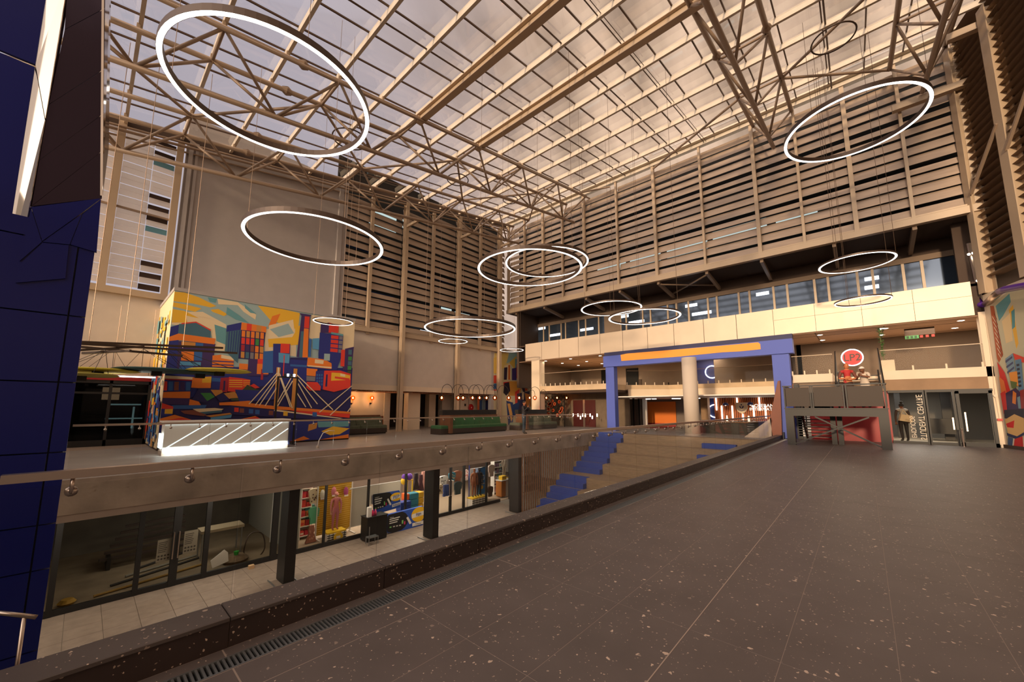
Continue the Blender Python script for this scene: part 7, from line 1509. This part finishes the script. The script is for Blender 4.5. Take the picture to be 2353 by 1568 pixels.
# balloons, framed mirror, crates
for u, v, c, lab in ((930, 1097, (110, 60, 160), 'purple balloon left of the thin black mullion'), (941, 1096, (120, 70, 170), 'purple balloon right of the thin black mullion'), (928, 1106, (236, 190, 40), 'yellow balloon under the purple ones')):
    p = at(u, v, 14.6); b = MB(); ellipsoid(b, p, (0.13, 0.13, 0.15), 12, 8, lin(*c)); b.col = lin(*c); b.tube([(p.x, p.y, p.z - 0.15), (p.x, p.y, p.z - 0.6)], 0.004, 4); tag(b.build('balloon', M['cloth'], None, True), lab, 'balloon')
a, b = at(935, 1131, 14.8), at(948, 1103, 14.8); t = thing('garment_rail', 'tall yellow rectangular rail frame among the clothes', 'frame', (a.x, 14.8, ZF)); ym = MATS['yellow plinth top']
for x in (a.x, b.x): bx('upright', ym, t, x - 0.02, x + 0.02, 14.78, 14.82, ZF, b.z)
bx('top_bar', ym, t, a.x - 0.02, b.x + 0.02, 14.78, 14.82, b.z - 0.02, b.z + 0.02)
for (u0, u1, v0, v1, c, y, lab) in ((942, 962, 1131, 1160, (50, 130, 150), 14.4, 'stack of blue crates behind the savings banner'), (962, 974, 1129, 1165, (226, 176, 40), 14.5, 'stack of yellow crates at the second black column'), (921, 945, 1150, 1168, (34, 60, 140), 14.2, 'navy display bin with a pale label beside the savings banner'), (933, 941, 1134, 1150, (226, 100, 40), 14.45, 'orange basket on the navy display bin')):
    p0, p1 = at(u0, v1, y), at(u1, v0, y); t = thing('display_crate', lab, 'crate', ((p0.x + p1.x) / 2, y, ZF)); cmn = mat('crate ' + lab[:16], c, 0.6)
    n_ = 4; hz2 = (p1.z - ZF) / n_
    for k in range(n_): MB().cbox(p0.x, p1.x, y, y + 0.35, ZF + hz2 * k, ZF + hz2 * (k + 1) - 0.02, 0.02).build('tier', cmn, t)
# dotted poster wall with vertical banner and two mannequins
t = thing('poster_wall', 'white window display wall with blue dashes, behind two mannequins', 'display wall', at(1098, 1160, 14.5))
panel('board', M['white'], t, 1079, 1072, 1121, 1168, 14.5); r_ = random.Random(3); dd = MB(); dd.col = lin(36, 50, 120)
a, b = at(1079, 1168, 14.5), at(1121, 1072, 14.5)
for k in range(34): x, z = a.x + r_.random() * (b.x - a.x - 0.1), a.z + r_.random() * (b.z - a.z - 0.1); dd.box(x, x + 0.07, 14.494, 14.5, z, z + 0.05)
dd.build('dashes', M['art'], t); panel('blue_edge', MATS['logo blue'], t, 1077, 1070, 1080, 1168, 14.48); panel('blue_edge', MATS['logo blue'], t, 1115, 1070, 1119, 1168, 14.3)
vb = thing('vertical_banner', 'light blue vertical fabric banner with white letters', 'banner', at(1108, 1140, 14.2)); bb = MB(); bb.col = lin(60, 128, 196); w = [at(u, v, 14.2) for u, v in ((1100, 1137), (1114, 1134), (1118, 1072), (1101, 1077))]; bb.prism(w, (0, 0.02, 0)); bb.build('fabric', M['art'], vb)
text_obj('banner_text', 'PEP', 0.40, M['white'], at(1109, 1100, 14.18), Matrix(((0, -1, 0), (0, 0, -1), (1, 0, 0))), vb, ext=0.001, sx=0.95)
q = MB(); q.col = lin(240, 190, 40); c = at(1107, 1120, 14.185); q.lathe([(0.09, 0), (0.09, -0.004)], (c.x, 14.185, c.z), 12, 'y'); q.build('yellow_dot', M['art'], vb); MB().bar((w[3].x, 14.21, w[3].z), (w[2].x, 14.21, w[2].z), 0.03, 0.03).build('hanging_bar', M['black'], vb)
p = plinth('white grid plinth with yellow top under the two mannequins', 1096, 1160, 14.0, 0.95, 0.4, 0.34)
for dx_, c, lab in ((-0.2, (140, 84, 54), 'mannequin in a long brown outfit before the dotted poster wall'), (0.12, (36, 30, 34), 'mannequin in a black outfit with pale waist before the blue vertical banner')):
    figure('mannequin', lab, 'mannequin', (p.x + dx_, 14.0, ZF + 0.39), 1.30, math.radians(-100), {}, {'top': c, 'sleeve': c, 'fore': c, 'leg': c, 'shoe': (40, 34, 32), 'skin': c, 'hair': c}, 'short')
p = at(1156, 1130, 14.2); t = thing('wooden_counter', 'small orange timber counter in the shop window', 'counter', (p.x, 14.3, ZF)); bx('front', mat('orange timber', (196, 120, 50), 0.5), t, p.x - 0.22, p.x + 0.10, 14.1, 14.5, ZF + 0.05, ZF + 0.80); bx('side_shelves', M['white'], t, p.x + 0.10, p.x + 0.5, 14.12, 14.5, ZF, ZF + 0.82); bx('top', M['white'], t, p.x - 0.24, p.x + 0.52, 14.08, 14.52, ZF + 0.82, ZF + 0.86)
tag(MB().cbox(p.x - 0.12, p.x + 0.2, 14.15, 14.4, ZF + 0.86, ZF + 1.06, 0.02).build('yellow_box', ym, None), 'yellow box standing on the orange timber counter', 'box')
p2 = at(1161, 1110, 14.7); tan = (200, 184, 166)
t0 = thing('tall_plinth', 'tall white plinth behind the timber counter carrying a mannequin', 'plinth', (p2.x, 14.8, ZF)); bx('block', M['white'], t0, p2.x - 0.2, p2.x + 0.2, 14.62, 15.0, ZF, ZF + 0.78); bx('cap', ym, t0, p2.x - 0.21, p2.x + 0.21, 14.61, 15.01, ZF + 0.78, ZF + 0.82)
figure('mannequin', 'headless mannequin in a beige hoodie and trousers above the timber counter', 'mannequin', (p2.x, 14.8, ZF + 0.82), 1.15, math.radians(-90), {}, {'top': tan, 'sleeve': tan, 'fore': tan, 'leg': tan, 'shoe': tan, 'skin': tan, 'hair': tan}, None, head=False)
# glass display cabinet by the slats
a, b = at(1200, 1150, 14.3), at(1232, 1150, 14.3); t = thing('display_cabinet', 'white framed glass display cabinet beside the timber slats', 'cabinet', ((a.x + b.x) / 2, 14.4, ZF))
for x in (a.x, b.x):
    for y in (14.2, 14.7): bx('post', M['white'], t, x - 0.02, x + 0.02, y - 0.02, y + 0.02, ZF, ZF + 1.95)
for z in (0.3, 0.85, 1.4, 1.93): bx('shelf', M['white'], t, a.x, b.x, 14.2, 14.7, ZF + z, ZF + z + 0.025)
bx('glass_front', M['shopglass'], t, a.x, b.x, 14.18, 14.185, ZF + 0.3, ZF + 1.93); bx('drawer', M['concrete_light'], t, a.x + 0.03, b.x - 0.03, 14.21, 14.69, ZF + 0.03, ZF + 0.3)
r_ = random.Random(8)
for k in range(6): 
    x = a.x + 0.12 + r_.random() * (b.x - a.x - 0.24); z = ZF + (0.325, 0.875, 1.425)[k % 3]; o = MB().cbox(x - 0.06, x + 0.06, 14.35, 14.5, z, z + 0.16, 0.02).build('cosmetic_box', mat('cosmetic %d' % k, ((180, 60, 110), (90, 150, 130), (70, 80, 140), (220, 190, 170), (120, 60, 120), (60, 120, 120))[k], 0.5), None); tag(o, ('magenta', 'sea green', 'indigo', 'cream', 'violet', 'teal')[k] + ' box on a shelf of the white framed glass cabinet', 'box')
